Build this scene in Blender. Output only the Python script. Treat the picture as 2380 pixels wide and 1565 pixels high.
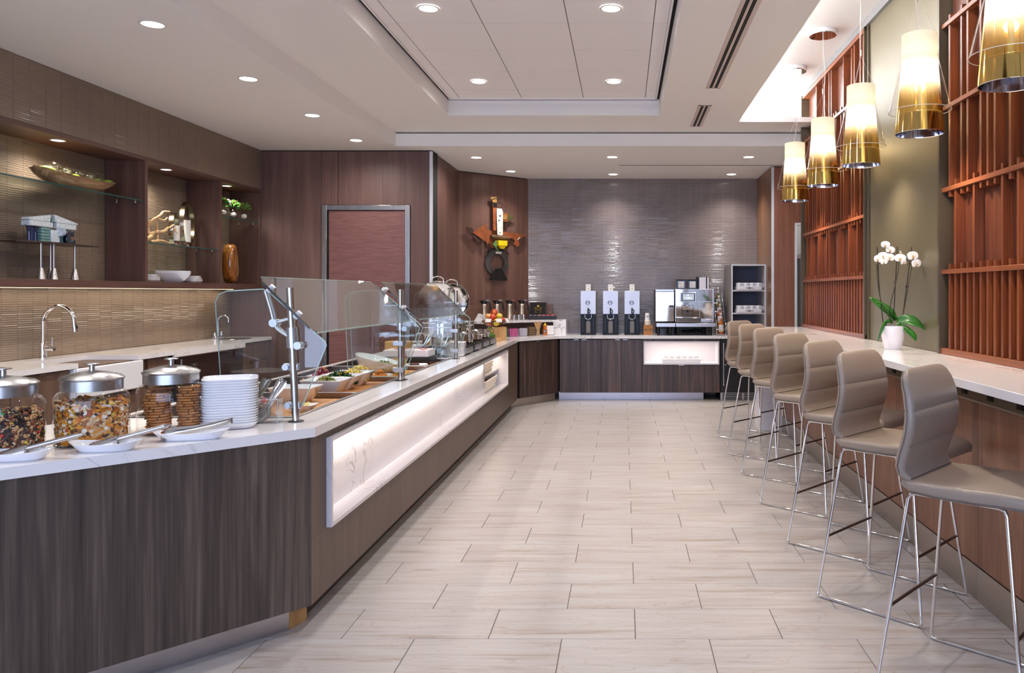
import bpy, math, random
from mathutils import Vector, Matrix
R = random.Random(7)
PI = math.pi
S = bpy.context.scene
C = S.collection
for o in list(bpy.data.objects):
    bpy.data.objects.remove(o)

# ------------------------------------------------------------------ camera, world, large lights, exposure
EYE = 1.4326                       # eye height in metres
cam = bpy.data.cameras.new('camera')
cam.sensor_width = 36.0
cam.lens = 36.0 * 1806 / 2380
cam.shift_x = (1190 - 1449) / 2380
cam.shift_y = (681 - 782.5) / 2380
cam.clip_start = 0.05
co = bpy.data.objects.new('camera', cam)
C.objects.link(co)
co.location = (0, 0, EYE)
co.rotation_euler = (PI / 2, 0, 0)
S.camera = co

W = bpy.data.worlds.new('world')
S.world = W
W.use_nodes = True
W.node_tree.nodes['Background'].inputs[0].default_value = (0.60, 0.72, 1.0, 1)
W.node_tree.nodes['Background'].inputs[1].default_value = 0.6

def area(name, loc, rot, sx, sy, power, col, spread=PI):
    l = bpy.data.lights.new(name, 'AREA')
    l.shape = 'RECTANGLE'; l.size = sx; l.size_y = sy; l.energy = power; l.color = col; l.spread = spread
    o = bpy.data.objects.new(name, l); C.objects.link(o); o.location = loc; o.rotation_euler = rot
    return o

DAY = (0.54, 0.68, 1.0)
WARM = (1.0, 0.86, 0.70)
NEUT = (1.0, 0.955, 0.915)
area('daylight_window', (-1.2, -3.35, 1.75), (-PI / 2, 0, PI), 6.0, 2.6, 175, DAY)

S.view_settings.view_transform = 'Standard'
S.view_settings.look = 'None'
S.view_settings.gamma = 1.0
S.view_settings.use_curve_mapping = False
S.view_settings.exposure = 0.66
S.cycles.use_denoising = True
S.cycles.max_bounces = 10
S.cycles.diffuse_bounces = 7
S.cycles.glossy_bounces = 4
S.cycles.transmission_bounces = 6
S.cycles.transparent_max_bounces = 24
S.cycles.caustics_reflective = False
S.cycles.caustics_refractive = False
S.cycles.sample_clamp_indirect = 6.0

# ------------------------------------------------------------------ helpers: materials
MATS = {}
def lin(r, g, b):
    f = lambda c: ((c / 255) / 12.92 if c <= 10 else (((c / 255) + 0.055) / 1.055) ** 2.4)
    return (f(r), f(g), f(b), 1)

def newmat(name):
    m = bpy.data.materials.new(name); m.use_nodes = True
    nt = m.node_tree
    return m, nt, nt.nodes['Principled BSDF'], nt.nodes['Material Output']

def N(nt, t, **kw):
    n = nt.nodes.new(t)
    for k, v in kw.items():
        setattr(n, k, v)
    return n

def mat(name, rgb=(128, 128, 128), rough=0.5, metal=0.0, coat=0.0, var=0.0, vscale=8.0, bump=0.0, bscale=60.0, spec=0.5, emit=0.0, sss=0.0):
    if name in MATS: return MATS[name]
    m, nt, p, out = newmat(name)
    c = lin(*rgb)
    p.inputs['Base Color'].default_value = c
    p.inputs['Roughness'].default_value = rough
    p.inputs['Metallic'].default_value = metal
    p.inputs['Coat Weight'].default_value = coat
    p.inputs['Coat Roughness'].default_value = 0.08
    p.inputs['Specular IOR Level'].default_value = spec
    if sss:
        p.inputs['Subsurface Weight'].default_value = sss
        p.inputs['Subsurface Scale'].default_value = 0.01
    if emit:
        p.inputs['Emission Color'].default_value = c
        p.inputs['Emission Strength'].default_value = emit
    tc = N(nt, 'ShaderNodeTexCoord')
    if var:
        nz = N(nt, 'ShaderNodeTexNoise'); nz.inputs['Scale'].default_value = vscale; nz.inputs['Detail'].default_value = 5
        nt.links.new(tc.outputs['Object'], nz.inputs['Vector'])
        cr = N(nt, 'ShaderNodeValToRGB')
        cr.color_ramp.elements[0].position = 0.3; cr.color_ramp.elements[1].position = 0.7
        cr.color_ramp.elements[0].color = tuple(max(0, x * (1 - var)) for x in c[:3]) + (1,)
        cr.color_ramp.elements[1].color = tuple(min(1, x * (1 + var)) for x in c[:3]) + (1,)
        nt.links.new(nz.outputs['Fac'], cr.inputs['Fac']); nt.links.new(cr.outputs['Color'], p.inputs['Base Color'])
    if bump:
        nb = N(nt, 'ShaderNodeTexNoise'); nb.inputs['Scale'].default_value = bscale; nb.inputs['Detail'].default_value = 4
        nt.links.new(tc.outputs['Object'], nb.inputs['Vector'])
        b = N(nt, 'ShaderNodeBump'); b.inputs['Strength'].default_value = bump; b.inputs['Distance'].default_value = 0.002
        nt.links.new(nb.outputs['Fac'], b.inputs['Height']); nt.links.new(b.outputs['Normal'], p.inputs['Normal'])
    MATS[name] = m
    return m

def wood(name, dark, mid, light, axis='z', scale=1.0, rough=0.42, seed=0.0, contrast=1.0, coat=0.0, figure=0.5):
    """straight-grained veneer: noise stretched along the grain axis, with a few cathedral figures"""
    if name in MATS: return MATS[name]
    m, nt, p, out = newmat(name)
    tc = N(nt, 'ShaderNodeTexCoord')
    oi = N(nt, 'ShaderNodeObjectInfo')
    add = N(nt, 'ShaderNodeVectorMath', operation='ADD')
    mul = N(nt, 'ShaderNodeVectorMath', operation='SCALE'); mul.inputs['Scale'].default_value = 3.0
    cmb = N(nt, 'ShaderNodeCombineXYZ')
    for k in range(3): nt.links.new(oi.outputs['Random'], cmb.inputs[k])
    nt.links.new(cmb.outputs[0], mul.inputs[0])
    nt.links.new(tc.outputs['Object'], add.inputs[0]); nt.links.new(mul.outputs[0], add.inputs[1])
    def stretched(f, lo):
        mp = N(nt, 'ShaderNodeMapping')
        sc = {'x': (lo, f, f), 'y': (f, lo, f), 'z': (f, f, lo)}[axis]
        mp.inputs['Scale'].default_value = tuple(s * scale for s in sc)
        mp.inputs['Location'].default_value = (seed, seed * 1.7, seed * 0.6)
        nt.links.new(add.outputs[0], mp.inputs['Vector'])
        return mp
    a = N(nt, 'ShaderNodeTexNoise'); a.inputs['Scale'].default_value = 1; a.inputs['Detail'].default_value = 6; a.inputs['Roughness'].default_value = 0.6; a.inputs['Distortion'].default_value = figure
    nt.links.new(stretched(11, 0.55).outputs[0], a.inputs['Vector'])
    b = N(nt, 'ShaderNodeTexNoise'); b.inputs['Scale'].default_value = 1; b.inputs['Detail'].default_value = 3; b.inputs['Roughness'].default_value = 0.7
    nt.links.new(stretched(90, 2.0).outputs[0], b.inputs['Vector'])
    mx = N(nt, 'ShaderNodeMix'); mx.data_type = 'FLOAT'; mx.inputs[0].default_value = 0.38
    nt.links.new(a.outputs['Fac'], mx.inputs[2]); nt.links.new(b.outputs['Fac'], mx.inputs[3])
    cr = N(nt, 'ShaderNodeValToRGB')
    h = 0.17 / contrast
    e = cr.color_ramp.elements
    e[0].position = 0.5 - h; e[0].color = lin(*dark)
    e[1].position = 0.5 + h; e[1].color = lin(*light)
    k = e.new(0.5); k.color = lin(*mid)
    nt.links.new(mx.outputs[0], cr.inputs['Fac']); nt.links.new(cr.outputs['Color'], p.inputs['Base Color'])
    p.inputs['Roughness'].default_value = rough
    p.inputs['Coat Weight'].default_value = coat
    bp = N(nt, 'ShaderNodeBump'); bp.inputs['Strength'].default_value = 0.12; bp.inputs['Distance'].default_value = 0.001
    nt.links.new(b.outputs['Fac'], bp.inputs['Height']); nt.links.new(bp.outputs['Normal'], p.inputs['Normal'])
    MATS[name] = m
    return m

def quartz(name, base, vein, rough=0.12, amount=0.055):
    if name in MATS: return MATS[name]
    m, nt, p, out = newmat(name)
    tc = N(nt, 'ShaderNodeTexCoord')
    n1 = N(nt, 'ShaderNodeTexNoise'); n1.inputs['Scale'].default_value = 2.6; n1.inputs['Detail'].default_value = 9; n1.inputs['Roughness'].default_value = 0.62; n1.inputs['Distortion'].default_value = 1.6
    nt.links.new(tc.outputs['Object'], n1.inputs['Vector'])
    sb = N(nt, 'ShaderNodeMath', operation='SUBTRACT'); sb.inputs[1].default_value = 0.5
    ab = N(nt, 'ShaderNodeMath', operation='ABSOLUTE')
    nt.links.new(n1.outputs['Fac'], sb.inputs[0]); nt.links.new(sb.outputs[0], ab.inputs[0])
    mr = N(nt, 'ShaderNodeMapRange'); mr.inputs[1].default_value = 0.0; mr.inputs[2].default_value = amount * 0.35; mr.inputs[3].default_value = 1; mr.inputs[4].default_value = 0
    nt.links.new(ab.outputs[0], mr.inputs[0])
    n2 = N(nt, 'ShaderNodeTexNoise'); n2.inputs['Scale'].default_value = 1.7; n2.inputs['Detail'].default_value = 3
    nt.links.new(tc.outputs['Object'], n2.inputs['Vector'])
    mr2 = N(nt, 'ShaderNodeMapRange'); mr2.inputs[1].default_value = 0.5; mr2.inputs[2].default_value = 0.68
    nt.links.new(n2.outputs['Fac'], mr2.inputs[0])
    ml = N(nt, 'ShaderNodeMath', operation='MULTIPLY'); nt.links.new(mr.outputs[0], ml.inputs[0]); nt.links.new(mr2.outputs[0], ml.inputs[1])
    mx = N(nt, 'ShaderNodeMix'); mx.data_type = 'RGBA'
    mx.inputs[6].default_value = lin(*base); mx.inputs[7].default_value = lin(*vein)
    nt.links.new(ml.outputs[0], mx.inputs[0]); nt.links.new(mx.outputs[2], p.inputs['Base Color'])
    p.inputs['Roughness'].default_value = rough
    MATS[name] = m
    return m

def thinglass(name, tint=(0.97, 0.985, 0.975), refl=1.0, rough=0.0, ior=1.5, power=5.0):
    """clear sheet: lets light straight through, mirrors more at grazing angles"""
    if name in MATS: return MATS[name]
    m, nt, p, out = newmat(name)
    nt.nodes.remove(p)
    tr = N(nt, 'ShaderNodeBsdfTransparent'); tr.inputs[0].default_value = tint + (1,)
    gl = N(nt, 'ShaderNodeBsdfGlossy'); gl.inputs['Roughness'].default_value = rough; gl.inputs[0].default_value = (refl, refl, refl, 1)
    f0 = ((ior - 1) / (ior + 1)) ** 2
    lw = N(nt, 'ShaderNodeLayerWeight'); lw.inputs[0].default_value = 0.5
    pw = N(nt, 'ShaderNodeMath', operation='POWER'); pw.inputs[1].default_value = power
    fr = N(nt, 'ShaderNodeMath', operation='MULTIPLY_ADD'); fr.inputs[1].default_value = 1 - f0; fr.inputs[2].default_value = f0
    nt.links.new(lw.outputs['Facing'], pw.inputs[0]); nt.links.new(pw.outputs[0], fr.inputs[0])
    mx = N(nt, 'ShaderNodeMixShader')
    nt.links.new(fr.outputs[0], mx.inputs[0]); nt.links.new(tr.outputs[0], mx.inputs[1]); nt.links.new(gl.outputs[0], mx.inputs[2])
    nt.links.new(mx.outputs[0], out.inputs[0])
    MATS[name] = m
    return m

def steel(name, rgb=(190, 186, 184), rough=0.25, axis='z', aniso=60):
    if name in MATS: return MATS[name]
    m, nt, p, out = newmat(name)
    p.inputs['Metallic'].default_value = 1; p.inputs['Base Color'].default_value = lin(*rgb)
    tc = N(nt, 'ShaderNodeTexCoord'); mp = N(nt, 'ShaderNodeMapping')
    mp.inputs['Scale'].default_value = {'x': (2, aniso * 4, aniso * 4), 'y': (aniso * 4, 2, aniso * 4), 'z': (aniso * 4, aniso * 4, 2)}[axis]
    nz = N(nt, 'ShaderNodeTexNoise'); nz.inputs['Scale'].default_value = 1; nz.inputs['Detail'].default_value = 2
    nt.links.new(tc.outputs['Object'], mp.inputs[0]); nt.links.new(mp.outputs[0], nz.inputs['Vector'])
    mr = N(nt, 'ShaderNodeMapRange'); mr.inputs[3].default_value = rough * 0.75; mr.inputs[4].default_value = rough * 1.35
    nt.links.new(nz.outputs['Fac'], mr.inputs[0]); nt.links.new(mr.outputs[0], p.inputs['Roughness'])
    MATS[name] = m
    return m

def emitter(name, rgb, strength):
    if name in MATS: return MATS[name]
    m, nt, p, out = newmat(name)
    nt.nodes.remove(p)
    e = N(nt, 'ShaderNodeEmission'); e.inputs[0].default_value = rgb + (1,); e.inputs[1].default_value = strength
    nt.links.new(e.outputs[0], out.inputs[0])
    MATS[name] = m
    return m

# ------------------------------------------------------------------ helpers: geometry
class MB:
    """collects faces, builds ONE mesh object"""
    def __init__(s): s.v = []; s.f = []
    def add(s, vs, fs):
        n = len(s.v); s.v += [tuple(v) for v in vs]; s.f += [tuple(i + n for i in f) for f in fs]; return s
    def box(s, x0, x1, y0, y1, z0, z1):
        return s.add([(x0, y0, z0), (x1, y0, z0), (x1, y1, z0), (x0, y1, z0), (x0, y0, z1), (x1, y0, z1), (x1, y1, z1), (x0, y1, z1)],
                     [(0, 3, 2, 1), (4, 5, 6, 7), (0, 1, 5, 4), (1, 2, 6, 5), (2, 3, 7, 6), (3, 0, 4, 7)])
    def cbox(s, c, d):
        return s.box(c[0] - d[0] / 2, c[0] + d[0] / 2, c[1] - d[1] / 2, c[1] + d[1] / 2, c[2] - d[2] / 2, c[2] + d[2] / 2)
    def extr(s, pts, vec):
        """polygon of 3D points pushed along vec"""
        n = len(pts); vec = Vector(vec)
        a = [Vector(p) for p in pts]
        return s.add(a + [p + vec for p in a], [tuple(range(n - 1, -1, -1)), tuple(range(n, 2 * n))] + [(i, (i + 1) % n, n + (i + 1) % n, n + i) for i in range(n)])
    def prism(s, poly, z0, z1):
        return s.extr([(x, y, z0) for x, y in poly], (0, 0, z1 - z0))
    def lathe(s, prof, c=(0, 0, 0), n=24, cap0=True, cap1=True, sx=1, sy=1):
        vs = []; fs = []; k = len(prof)
        for r, z in prof:
            for i in range(n):
                a = 2 * PI * i / n
                vs.append((c[0] + r * math.cos(a) * sx, c[1] + r * math.sin(a) * sy, c[2] + z))
        for j in range(k - 1):
            for i in range(n):
                fs.append((j * n + i, j * n + (i + 1) % n, (j + 1) * n + (i + 1) % n, (j + 1) * n + i))
        if cap0: fs.append(tuple(range(n - 1, -1, -1)))
        if cap1: fs.append(tuple((k - 1) * n + i for i in range(n)))
        return s.add(vs, fs)
    def tube(s, path, r, n=8, closed=False, cap=True):
        P = [Vector(p) for p in path]; m = len(P); vs = []; fs = []
        up = None
        for i, p in enumerate(P):
            a = P[(i - 1) % m] if (closed or i > 0) else P[0]
            b = P[(i + 1) % m] if (closed or i < m - 1) else P[-1]
            t = (b - a)
            t = t.normalized() if t.length > 1e-9 else Vector((0, 0, 1))
            if up is None:
                up = Vector((0, 0, 1)) if abs(t.z) < 0.9 else Vector((1, 0, 0))
            u = (up - t * up.dot(t))
            if u.length < 1e-6: u = t.orthogonal()
            u.normalize(); up = u
            w = t.cross(u)
            rr = r[i] if isinstance(r, (list, tuple)) else r
            for k in range(n):
                a_ = 2 * PI * k / n
                vs.append(p + u * math.cos(a_) * rr + w * math.sin(a_) * rr)
        for i in range(m if closed else m - 1):
            j = (i + 1) % m
            for k in range(n):
                fs.append((i * n + k, i * n + (k + 1) % n, j * n + (k + 1) % n, j * n + k))
        if cap and not closed:
            fs.append(tuple(range(n - 1, -1, -1))); fs.append(tuple((m - 1) * n + k for k in range(n)))
        return s.add(vs, fs)
    def ball(s, c, r, n=14, m=9):
        rx, ry, rz = (r, r, r) if not isinstance(r, (list, tuple)) else r
        vs = [(c[0], c[1], c[2] - rz)]; fs = []
        for j in range(1, m):
            a = -PI / 2 + PI * j / m
            for i in range(n):
                b = 2 * PI * i / n
                vs.append((c[0] + rx * math.cos(a) * math.cos(b), c[1] + ry * math.cos(a) * math.sin(b), c[2] + rz * math.sin(a)))
        vs.append((c[0], c[1], c[2] + rz)); L = len(vs) - 1
        for i in range(n): fs.append((0, 1 + (i + 1) % n, 1 + i)); fs.append((L, L - n + i, L - n + (i + 1) % n))
        for j in range(m - 2):
            for i in range(n): fs.append((1 + j * n + i, 1 + j * n + (i + 1) % n, 1 + (j + 1) * n + (i + 1) % n, 1 + (j + 1) * n + i))
        return s.add(vs, fs)
    def loft(s, secs, cap=True):
        n = len(secs[0]); vs = [p for q in secs for p in q]; fs = []
        for j in range(len(secs) - 1):
            for i in range(n): fs.append((j * n + i, j * n + (i + 1) % n, (j + 1) * n + (i + 1) % n, (j + 1) * n + i))
        if cap: fs.append(tuple(range(n - 1, -1, -1))); fs.append(tuple((len(secs) - 1) * n + i for i in range(n)))
        return s.add(vs, fs)
    def move(s, M):
        s.v = [tuple(M @ Vector(v)) for v in s.v]; return s
    def mesh(s, name, m, smooth=None):
        me = bpy.data.meshes.new(name); me.from_pydata(s.v, [], s.f); me.validate(); me.update()
        if m is not None: me.materials.append(m)
        if smooth:
            me.shade_smooth(); me.set_sharp_from_angle(angle=math.radians(smooth))
        return me
    def build(s, name, m, parent=None, smooth=None, bevel=0, loc=None, rz=None, seg=2, kind=None, label=None):
        o = bpy.data.objects.new(name, s.mesh(name, m, smooth)); C.objects.link(o)
        if parent is not None: o.parent = parent
        if loc is not None: o.location = loc
        if rz is not None: o.rotation_euler = (0, 0, rz)
        if bevel:
            b = o.modifiers.new('bevel', 'BEVEL'); b.width = bevel; b.segments = seg; b.limit_method = 'ANGLE'; b.angle_limit = math.radians(40)
            if not smooth:
                o.data.shade_smooth(); o.data.set_sharp_from_angle(angle=math.radians(35))
        if kind: o['kind'] = kind
        if label: o['label'] = label
        return o

def box(*a): return MB().box(*a)
def tag(o, label, cat, group=None, kind=None):
    o['label'] = label; o['category'] = cat
    if group: o['group'] = group
    if kind: o['kind'] = kind
    return o
def thing(name, label, cat, loc=(0, 0, 0), rz=0, group=None):
    o = bpy.data.objects.new(name, None); C.objects.link(o); o.empty_display_size = 0.1
    o.location = loc; o.rotation_euler = (0, 0, rz)
    return tag(o, label, cat, group)
def struct(o): o['kind'] = 'structure'; return o
def share(name, me, parent, loc=(0, 0, 0), rot=(0, 0, 0), scale=(1, 1, 1)):
    """another object on the same mesh data"""
    o = bpy.data.objects.new(name, me); C.objects.link(o); o.parent = parent
    o.location = loc; o.rotation_euler = rot; o.scale = scale
    return o
def copy_tree(o, parent=None):
    c = o.copy(); C.objects.link(c); c.parent = parent
    for ch in list(o.children): copy_tree(ch, c)
    return c
def rrect(w, h, r, n=4):
    """rounded rectangle outline centred on 0"""
    out = []
    for cx, cy, a0 in ((w / 2 - r, h / 2 - r, 0), (-w / 2 + r, h / 2 - r, 90), (-w / 2 + r, -h / 2 + r, 180), (w / 2 - r, -h / 2 + r, 270)):
        for k in range(n + 1):
            a = math.radians(a0 + 90 * k / n)
            out.append((cx + r * math.cos(a), cy + r * math.sin(a)))
    return out
def smoothpath(pts, k=6, closed=False):
    """Catmull-Rom"""
    P = [Vector(p) for p in pts]; n = len(P); out = []
    rng = range(n) if closed else range(n - 1)
    for i in rng:
        p0 = P[(i - 1) % n] if closed or i > 0 else P[0] * 2 - P[1]
        p1 = P[i]; p2 = P[(i + 1) % n]
        p3 = P[(i + 2) % n] if closed or i < n - 2 else P[-1] * 2 - P[-2]
        for j in range(k):
            t = j / k
            out.append(0.5 * ((2 * p1) + (p2 - p0) * t + (2 * p0 - 5 * p1 + 4 * p2 - p3) * t * t + (3 * p1 - p0 - 3 * p2 + p3) * t ** 3))
    if not closed: out.append(P[-1])
    return out
ORD = ['first', 'second', 'third', 'fourth', 'fifth', 'sixth', 'seventh', 'eighth', 'ninth', 'tenth', 'eleventh', 'twelfth', 'thirteenth', 'fourteenth',
       'fifteenth', 'sixteenth', 'seventeenth', 'eighteenth', 'nineteenth', 'twentieth', 'twenty-first', 'twenty-second', 'twenty-third', 'twenty-fourth']

def spot(name, loc, power, col=NEUT, angle=110, blend=0.6, radius=0.06, aim=None, parent=None):
    l = bpy.data.lights.new(name, 'SPOT'); l.energy = power; l.color = col; l.spot_size = math.radians(angle); l.spot_blend = blend; l.shadow_soft_size = radius
    o = bpy.data.objects.new(name, l); C.objects.link(o); o.location = loc
    if aim is not None:
        o.rotation_euler = (Vector(aim) - Vector(loc)).to_track_quat('-Z', 'Y').to_euler()
    if parent: o.parent = parent
    return o
def point(name, loc, power, col, radius=0.03, parent=None):
    l = bpy.data.lights.new(name, 'POINT'); l.energy = power; l.color = col; l.shadow_soft_size = radius
    o = bpy.data.objects.new(name, l); C.objects.link(o); o.location = loc
    if parent: o.parent = parent
    return o
def text_mesh(name, body, size, m, parent=None, loc=(0, 0, 0), rot=(PI / 2, 0, 0), depth=0.0006, align='CENTER'):
    cu = bpy.data.curves.new(name, 'FONT'); cu.body = body; cu.size = size; cu.extrude = depth; cu.align_x = align; cu.align_y = 'CENTER'; cu.resolution_u = 2
    t = bpy.data.objects.new(name + '_curve', cu); C.objects.link(t)
    bpy.context.view_layer.update()
    me = bpy.data.meshes.new_from_object(t.evaluated_get(bpy.context.evaluated_depsgraph_get()))
    bpy.data.objects.remove(t); bpy.data.curves.remove(cu)
    me.name = name
    me.materials.clear(); me.materials.append(m)
    o = bpy.data.objects.new(name, me); C.objects.link(o)
    o.parent = parent; o.location = loc; o.rotation_euler = rot
    return o

def inklines(name, parent, x, y, z, w, n, dz, m, h=0.003):
    """print too small to read: rows of short strokes facing -y"""
    mb = MB(); rr_ = random.Random(int(w * 1e5) + n)
    for r in range(n):
        a = x - w / 2 * rr_.uniform(0.8, 1.0); e = x + w / 2 * rr_.uniform(0.8, 1.0)
        while a < e - h * 0.5:
            b = a + h * rr_.uniform(0.4, 0.9)
            mb.add([(a, y, z - r * dz - h / 2), (b, y, z - r * dz - h / 2), (b, y, z - r * dz + h / 2), (a, y, z - r * dz + h / 2)], [(0, 1, 2, 3)])
            a = b + h * (0.3 if rr_.random() < 0.8 else 0.9)
    return mb.build(name, m, parent)

# ------------------------------------------------------------------ materials
paint = mat('ceiling_paint', (238, 235, 232), 0.75, bump=0.02, bscale=300)
panelwhite = mat('ceiling_tile_white', (240, 236, 236), 0.8, bump=0.05, bscale=400)
black = mat('black', (12, 12, 13), 0.45)
blackgloss = mat('black_gloss', (9, 9, 10), 0.3, spec=0.2)
reveal = mat('black_reveal', (6, 6, 6), 0.8)
wallwood = wood('wall_veneer', (74, 50, 44), (98, 70, 62), (122, 92, 82), 'z', 0.9, 0.5, contrast=0.75)
shelfwood = wood('shelf_veneer', (72, 48, 42), (94, 66, 58), (116, 86, 76), 'z', 1.0, 0.4, contrast=0.8)
shelfwood_h = wood('shelf_veneer_h', (72, 48, 42), (94, 66, 58), (116, 86, 76), 'y', 1.0, 0.4, contrast=0.8)
darkwood = wood('dark_walnut', (42, 35, 31), (75, 64, 57), (112, 97, 86), 'z', 0.8, 0.4, contrast=1.0, figure=1.2)
midwood = wood('mid_walnut', (66, 52, 43), (90, 73, 61), (110, 90, 76), 'z', 1.6, 0.42, contrast=0.7)
backwood = wood('cabinet_walnut', (34, 26, 24), (64, 48, 44), (110, 84, 74), 'z', 0.9, 0.38, contrast=0.95, figure=1.4)
barwood = wood('bar_front_veneer', (98, 60, 42), (130, 86, 62), (158, 112, 86), 'z', 1.7, 0.36, contrast=0.85)
slatwood = wood('slat_walnut', (74, 34, 17), (112, 56, 29), (146, 80, 45), 'z', 1.3, 0.34, contrast=0.8)
slatwood_h = wood('rail_walnut', (92, 46, 25), (130, 70, 39), (162, 96, 58), 'y', 1.3, 0.34, contrast=0.8)
slatback = wood('screen_back_walnut', (60, 28, 17), (90, 46, 27), (122, 68, 42), 'z', 0.7, 0.36, contrast=0.85, figure=2.2)
redwood = wood('frontal_red_veneer', (104, 62, 48), (132, 84, 66), (152, 104, 84), 'z', 2.2, 0.38, contrast=0.8)
leftcab = wood('service_cabinet_veneer', (78, 56, 46), (102, 78, 64), (122, 96, 82), 'z', 1.2, 0.4, contrast=0.8)
quartz_w = quartz('white_quartz', (236, 232, 232), (150, 142, 140), 0.10)
quartz_v = quartz('veined_quartz', (222, 219, 224), (168, 160, 162), 0.12, 0.07)
brushed = steel('brushed_steel', (196, 192, 190), 0.24)
brushed_y = steel('brushed_steel_long', (182, 176, 172), 0.3, 'y')
brushed_x = steel('brushed_steel_wide', (196, 192, 194), 0.3, 'x')
kickmetal = steel('kick_metal', (186, 176, 168), 0.36, 'y')
chrome = mat('chrome', (232, 232, 234), 0.05, 1)
polished = mat('polished_steel', (214, 210, 206), 0.06, 1)
whiteware = mat('white_porcelain', (238, 238, 242), 0.12, coat=0.3)
whiteplastic = mat('white_plastic', (232, 231, 234), 0.35)
whitetrim = mat('white_trim', (214, 216, 224), 0.4)
bronze = mat('bronze_panel', (112, 103, 80), 0.38, 0.35, var=0.07, vscale=1.5)
bronzedark = mat('bronze_frame', (96, 84, 68), 0.34, 0.5)
bamboo = wood('bamboo', (186, 138, 84), (206, 160, 104), (222, 178, 122), 'z', 1.8, 0.4, contrast=0.6)
board = wood('cutting_board', (176, 116, 64), (200, 140, 84), (218, 160, 104), 'x', 1.4, 0.4, contrast=0.6)
clearglass = thinglass('clear_glass')
jarglass = thinglass('jar_glass', (0.97, 0.98, 0.98), 1.0, 0.0, 1.45)
acrylic = thinglass('acrylic', (0.93, 0.94, 0.95), 1.0, 0.0, 1.55)
paneglass = thinglass('pane_glass', (0.90, 0.925, 0.915), 1.0, 0.0, 1.5, 3.4)
glassedge = mat('glass_edge_green', (30, 82, 78), 0.1, spec=0.8)
# ================================================================== THE SETTING
ZC = 3.045      # perimeter ceiling
Z1 = 3.20       # first step up
Z2 = 3.345      # tiled tray
Z3 = 3.60       # light cove over the bar
YD = 8.79       # wall with the door
YB = 10.97      # back wall

# floor: slab with the grout colour, every porcelain plank its own piece
grout = mat('grout', (104, 96, 94), 0.9)
floor = struct(box(-5.0, 3.2, -3.2, 12.4, -0.06, -0.0025).build('floor', grout))
def floortile():
    m, nt, p, out = newmat('porcelain_floor')
    tc = N(nt, 'ShaderNodeTexCoord'); oi = N(nt, 'ShaderNodeObjectInfo')
    ml = N(nt, 'ShaderNodeMath', operation='MULTIPLY'); ml.inputs[1].default_value = 60
    cb = N(nt, 'ShaderNodeCombineXYZ'); ad = N(nt, 'ShaderNodeVectorMath', operation='ADD')
    nt.links.new(oi.outputs['Random'], ml.inputs[0]); nt.links.new(ml.outputs[0], cb.inputs[0]); nt.links.new(ml.outputs[0], cb.inputs[2])
    nt.links.new(tc.outputs['Object'], ad.inputs[0]); nt.links.new(cb.outputs[0], ad.inputs[1])
    mp = N(nt, 'ShaderNodeMapping'); mp.inputs['Scale'].default_value = (1.6, 26, 1)
    nt.links.new(ad.outputs[0], mp.inputs[0])
    a = N(nt, 'ShaderNodeTexNoise'); a.inputs['Scale'].default_value = 1; a.inputs['Detail'].default_value = 6; a.inputs['Roughness'].default_value = 0.6; a.inputs['Distortion'].default_value = 0.7
    nt.links.new(mp.outputs[0], a.inputs['Vector'])
    cr = N(nt, 'ShaderNodeValToRGB'); e = cr.color_ramp.elements
    e[0].position = 0.30; e[0].color = lin(160, 144, 132); e[1].position = 0.60; e[1].color = lin(187, 181, 178)
    k = e.new(0.44); k.color = lin(180, 171, 166)
    k = e.new(0.75); k.color = lin(193, 189, 188)
    nt.links.new(a.outputs['Fac'], cr.inputs[0])
    # thin wandering veins
    n2 = N(nt, 'ShaderNodeTexNoise'); n2.inputs['Scale'].default_value = 1; n2.inputs['Detail'].default_value = 7; n2.inputs['Distortion'].default_value = 1.2
    mp2 = N(nt, 'ShaderNodeMapping'); mp2.inputs['Scale'].default_value = (2.2, 9, 1); nt.links.new(ad.outputs[0], mp2.inputs[0]); nt.links.new(mp2.outputs[0], n2.inputs['Vector'])
    sb = N(nt, 'ShaderNodeMath', operation='SUBTRACT'); sb.inputs[1].default_value = 0.5; ab = N(nt, 'ShaderNodeMath', operation='ABSOLUTE')
    nt.links.new(n2.outputs[0], sb.inputs[0]); nt.links.new(sb.outputs[0], ab.inputs[0])
    mr = N(nt, 'ShaderNodeMapRange'); mr.inputs[2].default_value = 0.008; mr.inputs[3].default_value = 0.55; mr.inputs[4].default_value = 0
    nt.links.new(ab.outputs[0], mr.inputs[0])
    mx = N(nt, 'ShaderNodeMix'); mx.data_type = 'RGBA'; mx.inputs[7].default_value = lin(154, 128, 112)
    nt.links.new(mr.outputs[0], mx.inputs[0]); nt.links.new(cr.outputs[0], mx.inputs[6]); nt.links.new(mx.outputs[2], p.inputs['Base Color'])
    p.inputs['Roughness'].default_value = 0.36
    return m
MT = floortile()
TW, TD, G = 0.61, 0.30504, 0.0034
def tile_mesh(name, w, d, m, t=0.010, ch=0.0012):
    a = [(-w / 2, -d / 2), (w / 2, -d / 2), (w / 2, d / 2), (-w / 2, d / 2)]
    b = [(x - math.copysign(ch, x), y - math.copysign(ch, y)) for x, y in a]
    return MB().loft([[(x, y, -t) for x, y in a], [(x, y, -ch) for x, y in a], [(x, y, 0) for x, y in b]]).mesh(name, m)
tm = tile_mesh('floor_tile', TW - G, TD - 0.0022, MT)
rest = MB()
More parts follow.
